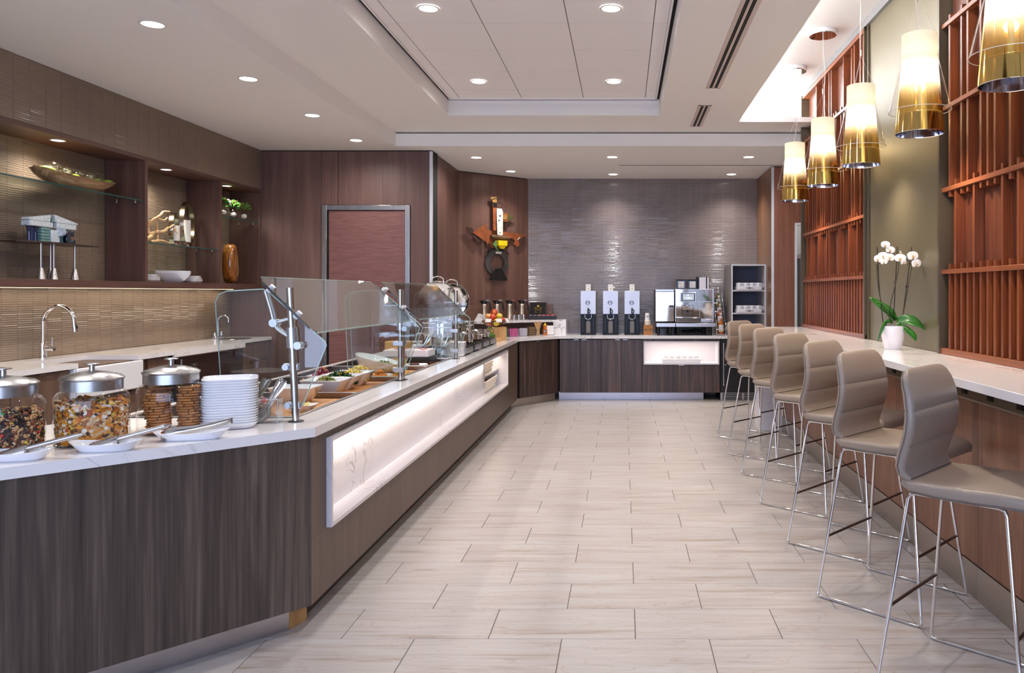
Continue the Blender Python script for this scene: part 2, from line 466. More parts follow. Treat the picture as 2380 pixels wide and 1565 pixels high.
for k in range(-14, 29):
    yc = 3.2156 + TD * (k + 0.5)
    off = 0.05 + (0.305 if k % 2 else 0.0) + (0.305)
    for j in range(-8, 5):
        xc = off + TW * j
        if not (-4.9 < xc < 3.0): continue
        near = -2.0 if yc < 3.4 else -1.62
        if near < xc < 1.85 and 2.75 < yc < 10.6:
            share('floor_tile', tm, floor, (xc, yc, 0))
        else:
            w, d = TW - G, TD - 0.0022
            rest.add([(xc - w / 2, yc - d / 2, 0), (xc + w / 2, yc - d / 2, 0), (xc + w / 2, yc + d / 2, 0), (xc - w / 2, yc + d / 2, 0)], [(0, 1, 2, 3)])
rest.build('floor_tiles_beyond', MT, floor, kind='stuff')

# ceiling
cl = MB()
cl.box(-4.75, -2.5, -3.1, 11.2, ZC, 3.75)                    # left perimeter
cl.box(-2.5, 3.1, 8.53, 11.2, ZC, 3.18)                      # far perimeter
cl.box(-2.5, 3.1, 8.62, 12.4, 3.18, 3.75)
XA, XB, YT0, YT1 = -1.744, 0.358, 1.0, 7.737                 # tray opening
cl.box(-2.5, XA, -3.1, 8.62, Z1, 3.75)
cl.box(XA, XB, YT1, 8.62, Z1, 3.75)
cl.box(XA, XB, -3.1, YT0, Z1, 3.75)
cl.box(XB, 0.80, -3.1, 8.62, Z1, 3.75)
cl.box(0.80, 1.19, -3.1, 8.62, Z1, 3.25)                     # lip of the cove
cl.box(1.19, 3.1, 8.03, 8.62, Z1, 3.25)
cl.box(0.80, 3.1, -3.1, 8.62, Z3, 3.75)
cl.box(XA, XB, YT0, YT1, Z2 + 0.03, 3.75)
ceiling = struct(cl.build('ceiling', paint))
# tray of lay-in panels: each panel is a piece
cols = [-1.701, -1.609, -1.0, -0.393, 0.214, 0.315]
rows = [1.893, 2.496, 3.10, 3.705, 4.31, 4.912, 5.515, 6.120, 6.723, 7.325, 7.640]
panel_cache = {}
for i in range(len(cols) - 1):
    for j in range(len(rows) - 1):
        w = cols[i + 1] - cols[i] - 0.006; d = rows[j + 1] - rows[j] - 0.004
        key = (round(w, 3), round(d, 3))
        if key not in panel_cache:
            panel_cache[key] = MB().box(-w / 2, w / 2, -d / 2, d / 2, 0, 0.012).mesh('ceiling_panel', panelwhite)
        share('ceiling_panel', panel_cache[key], ceiling, ((cols[i] + cols[i + 1]) / 2, (rows[j] + rows[j + 1]) / 2, Z2 + 0.004))
gridm = mat('ceiling_grid', (70, 62, 60), 0.5, 0.3)
gm = MB()
for x in cols[1:5]:
    gm.box(x - 0.008, x + 0.008, 1.9, 7.64, Z2 + 0.010, Z2 + 0.02)
for y in rows[1:-1]:
    gm.box(-1.70, 0.315, y - 0.004, y + 0.004, Z2 + 0.011, Z2 + 0.02)
gm.build('ceiling_grid', gridm, ceiling)
box(XA + 0.001, XB - 0.001, YT0, YT1 - 0.001, Z2 + 0.016, Z2 + 0.03).build('tray_backing', reveal, ceiling)
# frame trim round the panels, black linear air slots beside it
ft = MB()
ft.box(-1.712, -1.70, 1.85, 7.655, Z2 - 0.006, Z2 + 0.012); ft.box(0.314, 0.329, 1.85, 7.655, Z2 - 0.006, Z2 + 0.012); ft.box(-1.715, 0.329, 7.640, 7.655, Z2 - 0.006, Z2 + 0.012)
ft.box(XA, -1.7415, 1.85, 7.73, Z2 - 0.006, Z2 + 0.012); ft.box(0.356, XB, 1.85, 7.73, Z2 - 0.006, Z2 + 0.012); ft.box(XA, XB, 7.71, 7.737, Z2 - 0.006, Z2 + 0.012)
ft.build('tray_trim', panelwhite, ceiling)
# linear diffusers
def diffuser(name, label, x, y0, y1):
    t = thing(name, label, 'air vent', (x, (y0 + y1) / 2, Z1), 0, 'linear air diffusers in the ceiling')
    h = (y1 - y0) / 2
    fm = mat('diffuser_frame', (206, 190, 184), 0.5)
    f = MB()
    for a, b in ((-0.0635, -0.034), (-0.009, 0.009), (0.034, 0.0635)): f.box(a, b, -h, h, -0.004, 0.0)
    f.box(-0.0635, 0.0635, -h, -h + 0.012, -0.004, 0.0); f.box(-0.0635, 0.0635, h - 0.012, h, -0.004, 0.0)
    f.build('frame', fm, t)
    for a, b in ((-0.034, -0.009), (0.009, 0.034)):
        box(a, b, -h + 0.012, h - 0.012, -0.0025, -0.0005).build('slot', reveal, t)
        box((a + b) / 2 - 0.002, (a + b) / 2 + 0.002, -h + 0.012, h - 0.012, -0.0035, -0.002).build('vane', black, t)
diffuser('air_diffuser', 'long two-slot air diffuser running along the ceiling beside the tile tray', 0.772, 2.2, 6.70)
diffuser('air_diffuser', 'short two-slot air diffuser in the ceiling near the bright cove', 0.768, 7.311, 8.246)
tag(box(-0.05, 2.05, 9.80, 9.82, ZC - 0.002, ZC + 0.003).build('track_slot', reveal), 'thin dark track slot across the far ceiling', 'ceiling track')

# walls
def wall(name, *a, m=paint): return struct(MB().box(*a).build(name, m))
tile_l = mat('left_tile_glaze', (132, 113, 95), 0.3, var=0.16, vscale=1.3, coat=0.3)
tile_b = mat('back_tile_glaze', (124, 111, 110), 0.28, var=0.22, vscale=2.6, coat=0.4)
tgrout = mat('tile_grout', (164, 152, 142), 0.85)
XL, XN = -4.094, -4.44                                      # upper tile face, niche back
wl = MB()
wl.box(-4.75, XN - 0.004, -3.1, YD + 0.2, 0, ZC + 0.1)       # solid wall behind
wl.box(XN - 0.004, XL - 0.004, -3.1, YD, 2.60, ZC + 0.05)    # soffit carrying the upper tiles
wall_left = struct(wl.build('wall_left', tgrout))
def strips(name, m, parent, org, u, v, nrm, U, V, su=0.1495, sv=0.0162, u0=0.0, jit=0.0006):
    """stacked thin glazed strips, each a low rounded bar standing off the grout"""
    u = Vector(u); v = Vector(v); nrm = Vector(nrm); org = Vector(org)
    mb = MB(); rr = random.Random(3)
    nu = int(math.ceil((U - u0) / su)) + 1; nv = int(math.ceil(V / sv))
    for i in range(-1, nu):
        a = max(0, u0 + i * su + 0.0016); b = min(U, u0 + (i + 1) * su - 0.0016)
        if b - a < 0.004: continue
        sh = rr.random() * sv * 0.0
        for j in range(nv):
            c = j * sv + 0.0012; d = min(V, (j + 1) * sv - 0.0012)
            if d - c < 0.002: continue
            t = 0.0035 + rr.uniform(-jit, jit)
            tilt = rr.uniform(-0.00015, 0.00015)
            P = lambda x, y, z: org + u * x + v * y + nrm * z
            mid = (c + d) / 2; q = (d - c) * 0.28
            vs = []
            for y, z in ((c, 0.0005), (c + 0.0012, t - 0.0012), (mid - q, t + tilt), (mid + q, t - tilt), (d - 0.0012, t - 0.0012), (d, 0.0005)):
                vs += [P(a, y, z), P(b, y, z)]
            mb.add(vs, [(2 * k, 2 * k + 1, 2 * k + 3, 2 * k + 2) for k in range(5)] + [(0, 2, 4, 6, 8, 10), (1, 11, 9, 7, 5, 3)])
    return mb.build(name, m, parent, kind='stuff')
strips('upper_tile_strips', tile_l, wall_left, (XL - 0.004, 3.4, 2.60), (0, 1, 0), (0, 0, 1), (1, 0, 0), YD - 3.4, ZC - 2.60, u0=0.018)
strips('niche_tile_strips', tile_l, wall_left, (XN - 0.004, 4.5, 1.529), (0, 1, 0), (0, 0, 1), (1, 0, 0), YD - 4.5, 2.567 - 1.529, u0=0.05)
strips('splash_tile_strips', tile_l, wall_left, (XN - 0.004, 4.3, 0.94), (0, 1, 0), (0, 0, 1), (1, 0, 0), YD - 4.3, 1.472 - 0.94, u0=0.05)

wb = struct(box(-1.6, 2.0, YB + 0.004, YB + 0.2, 0, ZC + 0.1).build('wall_back', tgrout))
strips('back_tile_strips', tile_b, wb, (-1.352, YB + 0.004, 0.86), (1, 0, 0), (0, 0, 1), (0, -1, 0), 3.238, ZC - 0.86, su=0.152, u0=0.017, jit=0.0005)

# veneered wall with the door: panels with shadow joints
wd = struct(box(-4.75, -2.163, YD + 0.01, YD + 0.25, 0, ZC + 0.1).build('wall_door', reveal))
def vpanel(parent, x0, x1, y0, y1, z0, z1, m=wallwood): return box(x0, x1, y0, y1, z0, z1).build('wall_panel', m, parent, bevel=0.0008, seg=1)
DX0, DX1, DZ = -3.402, -2.409, 2.423
vpanel(wd, -4.10, DX0 - 0.003, YD - 0.01, YD + 0.01, 0, ZC - 0.012)
vpanel(wd, DX0 - 0.003 + 0.001, -3.228, YD - 0.01, YD + 0.01, DZ + 0.004, ZC - 0.012)
vpanel(wd, -3.222, DX1 + 0.003, YD - 0.01, YD + 0.01, DZ + 0.004, ZC - 0.012)
vpanel(wd, DX1 + 0.003, -2.19, YD - 0.01, YD + 0.01, 0, ZC - 0.012)
vpanel(wd, -4.44, XL, YD - 0.004, YD + 0.01, 0.94, 1.472)
struct(box(-2.19, -2.160, YD - 0.014, YD + 0.02, 0, ZC - 0.012).build('trim_1', whitetrim))
door = struct(MB().box(DX0, DX0 + 0.055, YD - 0.03, YD + 0.03, 0, DZ).box(DX1 - 0.055, DX1, YD - 0.03, YD + 0.03, 0, DZ).box(DX0 + 0.055, DX1 - 0.055, YD - 0.03, YD + 0.03, DZ - 0.055, DZ).build('door_1', brushed, bevel=0.002))
def fabric_red():
    m, nt, p, out = newmat('mauve_ribbed_panel')
    tc = N(nt, 'ShaderNodeTexCoord'); mp = N(nt, 'ShaderNodeMapping'); mp.inputs['Scale'].default_value = (6, 1, 110)
    nz = N(nt, 'ShaderNodeTexNoise'); nz.inputs['Scale'].default_value = 1; nz.inputs['Detail'].default_value = 3; nz.inputs['Distortion'].default_value = 0.6
    nt.links.new(tc.outputs['Object'], mp.inputs[0]); nt.links.new(mp.outputs[0], nz.inputs['Vector'])
    cr = N(nt, 'ShaderNodeValToRGB'); cr.color_ramp.elements[0].position = 0.3; cr.color_ramp.elements[1].position = 0.75
    cr.color_ramp.elements[0].color = lin(104, 66, 62); cr.color_ramp.elements[1].color = lin(136, 92, 86)
    nt.links.new(nz.outputs[0], cr.inputs[0]); nt.links.new(cr.outputs[0], p.inputs['Base Color'])
    b = N(nt, 'ShaderNodeBump'); b.inputs['Strength'].default_value = 0.5; b.inputs['Distance'].default_value = 0.004
    nt.links.new(nz.outputs[0], b.inputs['Height']); nt.links.new(b.outputs[0], p.inputs['Normal'])
    p.inputs['Roughness'].default_value = 0.45
    return m
box(DX0 + 0.075, DX1 - 0.06, YD - 0.012, YD + 0.02, 0.01, DZ - 0.062).build('door_leaf', fabric_red(), door)
box(DX0 + 0.055, DX1 - 0.055, YD + 0.004, YD + 0.03, 0.0, DZ - 0.055).build('door_gap', reveal, door)
# return wall, angled wall
ws = struct(box(-2.35, -2.19, YD + 0.02, 10.4, 0, ZC + 0.1).build('wall_return', reveal))
box(-2.19, -2.170, YD + 0.022, 10.235, 0, ZC - 0.012).build('wall_panel', wallwood, ws)
A0, A1 = Vector((-2.178, 10.25, 0)), Vector((-1.352, YB + 0.002, 0))
AU = (A1 - A0).normalized(); AN = Vector((AU.y, -AU.x, 0)); AL = (A1 - A0).length
wa = struct(MB().extr([A0 - AN * 0.01, A1 - AN * 0.01, A1 - AN * 0.15, A0 - AN * 0.15], (0, 0, ZC + 0.1)).build('wall_angled', reveal))
angw = wood('angled_veneer', (80, 54, 47), (104, 74, 64), (126, 95, 84), 'z', 0.9, 0.38, contrast=0.75)
MB().extr([A0 + AN * 0.01, A1 + AN * 0.01, A1 - AN * 0.009, A0 - AN * 0.009], (0, 0, ZC - 0.012)).build('wall_panel', angw, wa)
# right: veneered return wall, trim, frontal veneer with the doorway behind
sidewood = wood('side_gold_veneer', (94, 62, 38), (124, 86, 56), (146, 106, 74), 'z', 1.0, 0.34, contrast=0.8)
wr = struct(box(1.91, 2.05, 9.90, YB + 0.1, 0, ZC + 0.1).build('wall_side', reveal))
box(1.886, 1.909, 9.902, YB, 0, ZC - 0.012).build('wall_panel', sidewood, wr)
struct(box(1.884, 1.914, 9.878, 9.90, 0, ZC - 0.012).build('trim_2', whitetrim))
wf = struct(box(1.914, 2.175, 9.90, 9.99, 0, ZC + 0.1).box(2.175, 3.1, 9.90, 9.99, 2.32, ZC + 0.1).build('wall_frontal', reveal))
box(1.915, 2.176, 9.882, 9.90, 0, ZC - 0.012).build('wall_panel', redwood, wf)
box(2.178, 2.242, 9.882, 9.90, 2.325, ZC - 0.012).build('wall_panel', redwood, wf)
box(2.246, 3.0, 9.882, 9.90, 2.325, ZC - 0.012).build('wall_panel', redwood, wf)
dr2 = struct(MB().box(2.176, 2.204, 9.86, 9.99, 0, 2.322).box(2.204, 3.0, 9.86, 9.99, 2.294, 2.322).build('door_2', whitetrim))
# bar wall
wallr = struct(MB().box(1.995, 2.3, -3.1, 8.33, 0, Z3 + 0.05).build('wall_right', mat('right_wall_grey', (150, 146, 142), 0.6)))
struct(box(1.905, 2.02, -3.1, 8.33, 3.535, Z3).build('trim_3', mat('grey_band', (128, 126, 126), 0.5)))
struct(box(3.0, 3.1, 8.2, 12.4, 0, 3.3).build('wall_corridor', paint))
struct(box(2.3, 3.1, 8.2, 8.33, 0, 3.7).build('wall_corridor_end', paint))
struct(box(1.9, 3.1, 12.2, 12.4, 0, 3.3).build('wall_room_beyond', mat('room_beyond_grey', (150, 148, 146), 0.7)))
# the window wall behind the viewer
wm = MB(); wm.box(-4.75, 2.3, -3.2, -3.08, 0, 0.35).box(-4.75, 2.3, -3.2, -3.08, 3.05, 3.75).box(-4.75, -4.3, -3.2, -3.08, 0.35, 3.05).box(1.9, 2.3, -3.2, -3.08, 0.35, 3.05)
struct(wm.build('wall_front', paint))
fr = MB()
for x in (-4.28, -2.75, -1.2, 0.35, 1.88): fr.box(x - 0.03, x + 0.03, -3.16, -3.10, 0.35, 3.05)
struct(fr.build('window_1', mat('window_frame_grey', (110, 112, 116), 0.4, 0.6)))

# ------------------------------------------------------------------ recessed ceiling lights
lens = emitter('downlight_lens', (1.0, 0.95, 0.88), 9.0)
canring = mat('downlight_ring', (226, 222, 218), 0.4)
def downlight(label, x, y, z, power, r=0.062, angle=166, col=NEUT, aim=None, group='recessed ceiling lights', blend=1.0):
    t = thing('downlight', label, 'ceiling light', (x, y, z), 0, group)
    MB().lathe([(r, 0.0), (r + 0.011, -0.001), (r + 0.011, -0.004), (r, -0.005)], n=28, cap0=False, cap1=False).build('ring', canring, t, smooth=40)
    MB().lathe([(0.0005, -0.002), (r, -0.002)], n=28, cap0=False, cap1=False).build('lens', lens, t)
    if power:
        spot('downlight_lamp', (0, 0, -0.02), power, col, angle, blend, r, parent=t, aim=None if aim is None else aim)
P0 = 40
for i, y in enumerate((4.658, 5.846, 7.048, 8.2)):
    downlight('recessed light over the staff aisle, %s of its row from the camera' % ORD[i], -2.822, y, ZC, P0)
downlight('recessed light over the staff aisle, just before the frame edge', -2.822, 3.46, ZC, P0)
downlight('recessed light near the angled wood wall, nearer of the pair', -1.75, 9.24, ZC, 34)
downlight('recessed light shining on the wall sculpture', -1.493, 10.29, ZC, 48, angle=125)
downlight('recessed light in the middle of the far ceiling, before the wall-washing ones', -0.133, 9.212, ZC, 34)
downlight('recessed wall-washing light above the coffee dispensers', -0.14, 10.55, ZC, 48, angle=125)
downlight('recessed light in the far ceiling nearest the pendants', 1.484, 9.21, ZC, 34)
downlight('recessed wall-washing light above the cup tower', 1.466, 10.55, ZC, 48, angle=125)
for i, (x, y) in enumerate(((-1.311, 7.03), (-0.088, 7.03), (-1.311, 5.22), (-0.084, 5.22))):
    downlight('recessed light in the panelled ceiling tray, %s' % ('far left', 'far right', 'near left', 'near right')[i], x, y, Z2, 50)
for x, q in ((-1.311, 'left'), (-0.084, 'right')):
    downlight('recessed light in the ceiling tray above the top of the picture, %s one' % q, x, 3.4, Z2, 50)
# ================================================================== BAR SIDE
# bar base: wood panels, metal kick, power rail
bar = thing('bar_counter', 'long wood-fronted bar base with metal kick plate under the white top', 'bar counter', (1.65, 5.0, 0))
def bl(x0, x1, y0, y1, z0, z1): return box(x0 - 1.65, x1 - 1.65, y0 - 5, y1 - 5, z0, z1)
seams = [1.6, 2.526, 3.616, 4.706, 5.796, 6.886, 8.05]
for a, b in zip(seams[:-1], seams[1:]):
    bl(1.65, 1.668, a + 0.0015, b - 0.0015, 0.16, 0.934).build('front_panel', barwood, bar, bevel=0.001, seg=1)
    bl(1.645, 1.668, a + 0.0005, b - 0.0005, 0.001, 0.157).build('kick_plate', kickmetal, bar)
bl(1.668, 1.99, 1.6, 8.05, 0.001, 1.028).build('carcass', reveal, bar)
rail = bl(1.60, 1.667, 1.62, 8.05, 0.945, 1.027).build('power_rail', mat('rail_bronze', (112, 98, 82), 0.4, 0.7), bar)
bl(1.596, 1.62, 1.62, 8.05, 0.936, 0.945).build('rail_lip', brushed_y, bar)
om = MB().box(-0.004, 0.004, -0.0235, 0.0235, -0.028, 0.028).mesh('outlet', blackgloss)
slotm = MB().box(-0.001, 0.001, -0.012, -0.006, -0.006, 0.006).box(-0.001, 0.001, 0.006, 0.012, -0.006, 0.006).box(-0.001, 0.001, -0.004, 0.004, -0.018, -0.012).mesh('outlet_slots', mat('outlet_dark', (3, 3, 3), 0.6))
for y in (2.872, 3.129, 3.386, 3.643, 4.33, 4.587, 4.844, 5.53, 5.79, 6.05, 6.80, 7.06, 7.75):
    q = share('outlet', om, bar, (1.598 - 1.65, y - 5, 0.988))
    share('outlet_slots', slotm, q, (-0.0045, 0, 0))
bartop = tag(box(1.431, 1.93, 1.5, 8.39, 1.029, 1.067).build('bar_worktop', quartz_w, bevel=0.0015), 'long white quartz bar top under the pendants', 'countertop')
tag(box(1.41, 1.643, 8.06, 8.36, 0.001, 1.028).build('bar_end_support', quartz_v, bevel=0.002), 'grey veined stone slab leg at the far end of the bar', 'counter leg')

# slatted wood screens
XS = 1.92
RAILZ = [1.545, 2.034, 2.523, 3.016]
def screen(label, y0, y1, ys, force):
    """y0 near end, y1 far end"""
    t = thing('slat_screen', label, 'wood screen', (XS, (y0 + y1) / 2, 1.068), 0, 'slatted screens behind the bar')
    yc = (y0 + y1) / 2
    L = lambda x0, x1, a, b, z0, z1: box(x0 - XS, x1 - XS, a - yc, b - yc, z0 - 1.068, z1 - 1.068)
    L(XS - 0.012, 1.985, y0, y1, 1.0685, 1.102).build('sill', slatwood_h, t, bevel=0.002)
    L(XS - 0.012, 1.985, y0, y1, 3.50, 3.534).build('top_rail', slatwood_h, t, bevel=0.002)
    n = max(2, round((y1 - y0) / 0.62)); s = (y1 - y0 - 0.06) / n
    for i in range(n):
        L(1.975, 1.990, y0 + 0.02 + i * s + 0.001, y0 + 0.02 + (i + 1) * s - 0.001, 1.103, 3.499).build('back_panel', slatback, t)
    L(XS - 0.022, 1.992, y1 - 0.028, y1, 1.0685, 3.534).build('jamb', bronzedark, t)
    if y0 > 4: L(XS - 0.022, 1.992, y0, y0 + 0.02, 1.0685, 3.534).build('jamb', bronzedark, t)
    for z in RAILZ:
        L(XS - 0.006, XS + 0.028, y0 + 0.021, y1 - 0.029, z, z + 0.026).build('rail', slatwood_h, t, bevel=0.0012, seg=1)
    rr = random.Random(11)
    cache = {}
    def slat(y, z0, z1):
        h = round(z1 - z0, 3)
        if h not in cache:
            cache[h] = MB().box(0, 0.05, -0.0115, 0.0115, 0, h).mesh('slat', slatwood)
        share('slat', cache[h], t, (0.004, y - yc, z0 - 1.068))
    st = 0.034
    top = 3.499
    for i, y in enumerate(ys):
        long2 = i in force
        # lower run
        z1 = RAILZ[0] + 0.026 + st
        if long2: z1 = RAILZ[1] + 0.026 + st
        slat(y, 1.1025, z1)
        # upper runs
        if long2:
            start = RAILZ[2] - st if rr.random() < 0.5 else None
        else:
            start = RAILZ[1] - st if rr.random() < 0.85 else (RAILZ[2] - st)
        if start is None: continue
        u = rr.random()
        end = top if u < 0.42 else (RAILZ[3] + 0.026 + st if u < 0.8 else RAILZ[2] + 0.026 + st)
        if end <= start: end = RAILZ[3] + 0.026 + st
        slat(y, start, end)
        if end < 3.0 and rr.random() < 0.6: slat(y, RAILZ[3] - st, top)
    return t
ys2 = [4.587 - 0.0798 * i for i in range(17)]
screen('walnut slat screen with shelves at the picture edge, nearest the camera', 3.25, 4.70, ys2, {1, 4, 8, 10, 13})
ys1 = [8.235 - 0.0798 * i for i in range(26)]
screen('walnut slat screen with shelves at the far end of the bar, beyond the bronze panel', 6.13, 8.315, ys1, {1, 3, 7, 11, 12, 16, 20, 23})
# bronze panel between the screens
bp = thing('bronze_panel', 'tall plain bronze wall panel behind the orchid', 'wall panel', (1.93, 5.41, 1.0685))
box(0, 0.05, -0.655, 0.665, 0, 2.465).build('sheet', bronze, bp)
for y in (-0.70, 0.672): box(-0.015, 0.05, y, y + 0.034, 0, 2.465).build('edge_trim', bronzedark, bp, bevel=0.002)

# ------------------------------------------------------------------ pendants
def shade_mat():
    """frosted white at the top running into gold mirror glass at the rim"""
    m, nt, p, out = newmat('gold_pendant_glass')
    nt.nodes.remove(p)
    tc = N(nt, 'ShaderNodeTexCoord'); sx = N(nt, 'ShaderNodeSeparateXYZ'); nt.links.new(tc.outputs['Object'], sx.inputs[0])
    fr = N(nt, 'ShaderNodeMapRange'); fr.interpolation_type = 'SMOOTHSTEP'; fr.inputs[1].default_value = 0.17; fr.inputs[2].default_value = 0.44
    nt.links.new(sx.outputs[2], fr.inputs[0])
    tr = N(nt, 'ShaderNodeBsdfTransparent'); tr.inputs[0].default_value = (0.97, 0.82, 0.42, 1)
    gl = N(nt, 'ShaderNodeBsdfGlossy'); gl.inputs[0].default_value = (0.86, 0.60, 0.20, 1); gl.inputs['Roughness'].default_value = 0.06
    m1 = N(nt, 'ShaderNodeMixShader')
    lw = N(nt, 'ShaderNodeLayerWeight'); lw.inputs[0].default_value = 0.35
    ad = N(nt, 'ShaderNodeMath', operation='ADD'); ad.inputs[1].default_value = 0.40; ad.use_clamp = True
    nt.links.new(lw.outputs['Facing'], ad.inputs[0]); nt.links.new(ad.outputs[0], m1.inputs[0])
    nt.links.new(tr.outputs[0], m1.inputs[1]); nt.links.new(gl.outputs[0], m1.inputs[2])
    df = N(nt, 'ShaderNodeBsdfDiffuse'); df.inputs[0].default_value = (0.9, 0.88, 0.82, 1)
    tl = N(nt, 'ShaderNodeBsdfTranslucent'); tl.inputs[0].default_value = (0.95, 0.90, 0.78, 1)
    m2 = N(nt, 'ShaderNodeMixShader'); m2.inputs[0].default_value = 0.6
    nt.links.new(df.outputs[0], m2.inputs[1]); nt.links.new(tl.outputs[0], m2.inputs[2])
    m3 = N(nt, 'ShaderNodeMixShader'); nt.links.new(fr.outputs[0], m3.inputs[0]); nt.links.new(m1.outputs[0], m3.inputs[1]); nt.links.new(m2.outputs[0], m3.inputs[2])
    nt.links.new(m3.outputs[0], out.inputs[0])
    return m
shm = shade_mat()
outerg = thinglass('pendant_outer_glass', (0.97, 0.95, 0.93), 1.0, 0.0, 1.4)
diff = emitter('pendant_diffuser', (1.0, 0.86, 0.62), 1.6)
wirem = mat('pendant_wire', (206, 196, 190), 0.4, 0.4)
pend0 = thing('pendant_lamp', 'x', 'pendant lamp', (1.65, 3.31, 2.32), 0, 'gold glass pendants over the bar')
MB().lathe([(0.131, 0.0), (0.0955, 0.40), (0.0955, 0.55), (0.090, 0.552), (0.0, 0.552)], n=36, cap0=False, cap1=False).build('inner_shade', shm, pend0, smooth=40)
MB().lathe([(0.128, 0.0), (0.118, 0.10)], n=36, cap0=False, cap1=False).build('silvered_lining', mat('silver_lining', (210, 210, 220), 0.08, 1), pend0, smooth=40)
MB().lathe([(0.131, 0.0), (0.129, -0.002), (0.126, 0.0)], n=36, cap0=False, cap1=False).build('rim', chrome, pend0, smooth=40)
MB().lathe([(0.167, 0.125), (0.1005, 0.405), (0.098, 0.43)], n=36, cap0=False, cap1=False).build('outer_shade', outerg, pend0, smooth=40)
MB().tube([(0.167 * math.cos(2 * PI * i / 36), 0.167 * math.sin(2 * PI * i / 36), 0.125) for i in range(36)], 0.0018, 5, True).build('outer_rim', mat('glass_rim', (236, 230, 222), 0.15), pend0)
MB().tube([(0.118 * math.cos(2 * PI * i / 36), 0.118 * math.sin(2 * PI * i / 36), 0.105) for i in range(36)], 0.0012, 5, True).build('lining_edge', mat('glass_rim', (236, 230, 222), 0.15), pend0)
MB().lathe([(0.0, 0.34), (0.055, 0.345), (0.062, 0.36), (0.062, 0.49), (0.055, 0.50), (0.0, 0.50)], n=24, cap0=False, cap1=False).build('diffuser', diff, pend0, smooth=50)
MB().tube([(0, 0, 0.30), (0, 0, 0.08)], 0.012, 12).build('lamp_stem', mat('stem_cream', (246, 236, 214), 0.3), pend0)
HC = Z3 - 2.32
for k in range(3):
    a = 2 * PI * k / 3 + 0.5
    MB().tube([(0.088 * math.cos(a), 0.088 * math.sin(a), 0.552), (0, 0, 0.76)], 0.0009, 4).build('support_wire', wirem, pend0)
MB().tube([(0, 0, 0.76), (0, 0, 0.80)], 0.006, 10).build('wire_grip', chrome, pend0)
MB().tube([(0, 0, 0.80), (0, 0, HC - 0.04)], 0.0010, 4).build('suspension_wire', wirem, pend0)
MB().tube(smoothpath([(0.012, 0, 0.552), (-0.01, 0.004, 0.66), (-0.03, 0.01, 0.80), (-0.035, 0.01, 0.94), (-0.012, 0.004, 1.10), (-0.004, 0, HC - 0.04)], 8), 0.0022, 6).build('power_cord', mat('clear_cord', (214, 200, 196), 0.3), pend0)
MB().lathe([(0.0, HC - 0.042), (0.110, HC - 0.042), (0.114, HC - 0.036), (0.114, HC - 0.001)], n=40, cap0=False, cap1=True).build('canopy', mat('canopy_mirror', (226, 226, 230), 0.06, 1), pend0, smooth=35)
MB().lathe([(0.1145, HC - 0.034), (0.1145, HC - 0.001)], n=40, cap0=False, cap1=False).build('canopy_side', whiteplastic, pend0, smooth=35)
PLAB = ['cropped by the top right corner, nearest the camera', 'hanging before the bronze panel', 'third from the camera, before the panel edge', 'second from the far end', 'farthest from the camera, over the end of the bar']
for i, y in enumerate((3.31, 4.33, 5.40, 6.43, 7.48)):
    o = pend0 if i == 0 else copy_tree(pend0)
    o.location = (1.65, y, 2.32); o.rotation_euler = (0, 0, 0.7 * i)
    o['label'] = 'gold and clear glass pendant lamp ' + PLAB[i]
    point('pendant_glow', (1.65, y, 2.32 + 0.30), 4, WARM, 0.03)
    spot('pendant_down', (1.65, y, 2.335), 24, WARM, 140, 0.8, 0.05)

# cove light over the bar: strips hidden behind the lip
ledm = emitter('cove_led', (0.90, 0.94, 1.0), 9.0)
tag(box(0.86, 0.885, 1.5, 8.55, 3.251, 3.262).build('cove_light_strip', ledm), 'cool light strip hidden in the ceiling cove along the bar', 'light strip')
tag(box(1.0, 1.9, 8.50, 8.525, 3.251, 3.262).build('cove_light_strip', ledm), 'cool light strip hidden at the far end of the ceiling cove', 'light strip')
area('cove_wash', (0.95, 5.0, 3.29), (PI, math.radians(-35), 0), 0.06, 7.0, 90, (0.88, 0.93, 1.0))
area('cove_wash_end', (1.5, 8.42, 3.29), (PI + math.radians(-25), 0, 0), 0.9, 0.06, 16, (0.88, 0.93, 1.0))

# ------------------------------------------------------------------ bar stools
leather = mat('taupe_leather', (146, 131, 119), 0.40, var=0.04, vscale=5, bump=0.25, bscale=420, coat=0.08)
piping = mat('leather_piping', (98, 88, 82), 0.45)
def section(c, tdir, w, th, r, n=5):
    """rounded-rectangle slice across the cushion (width along y), thickness along the normal of tdir in the xz plane"""
    nx, nz = -tdir[1], tdir[0]
    return [(c[0] + nx * b, a, c[1] + nz * b) for a, b in rrect(w, th, min(r, th * 0.49), n)]
def cushion(path, ws, ths, seams=()):
    secs = []
    for i, p in enumerate(path):
        a = path[max(0, i - 1)]; b = path[min(len(path) - 1, i + 1)]
        t = Vector((b[0] - a[0], b[1] - a[1])).normalized()
        th = ths[i] * (0.80 if i in seams else 1.0)
        secs.append(section(p, t, ws[i], th, 0.02))
    return MB().loft(secs)
stool0 = thing('bar_stool', 'x', 'bar stool', (0, 0, 0), 0, 'leather bar stools along the bar')
SO = 0.055                                                  # seat sits forward of the sled base
# seat
prof = [(-0.235, 0.742), (-0.20, 0.732), (-0.12, 0.730), (-0.03, 0.731), (-0.005, 0.731), (0.02, 0.731), (0.10, 0.735), (0.17, 0.735), (0.215, 0.728), (0.238, 0.716), (0.246, 0.706)]
wsd = [0.40, 0.43, 0.445, 0.45, 0.45, 0.45, 0.445, 0.44, 0.42, 0.38, 0.33]
seat = cushion([(x + SO, z) for x, z in prof], wsd, [0.03, 0.046, 0.05, 0.052, 0.046, 0.052, 0.052, 0.05, 0.044, 0.034, 0.02]).build('seat', leather, stool0, smooth=50)
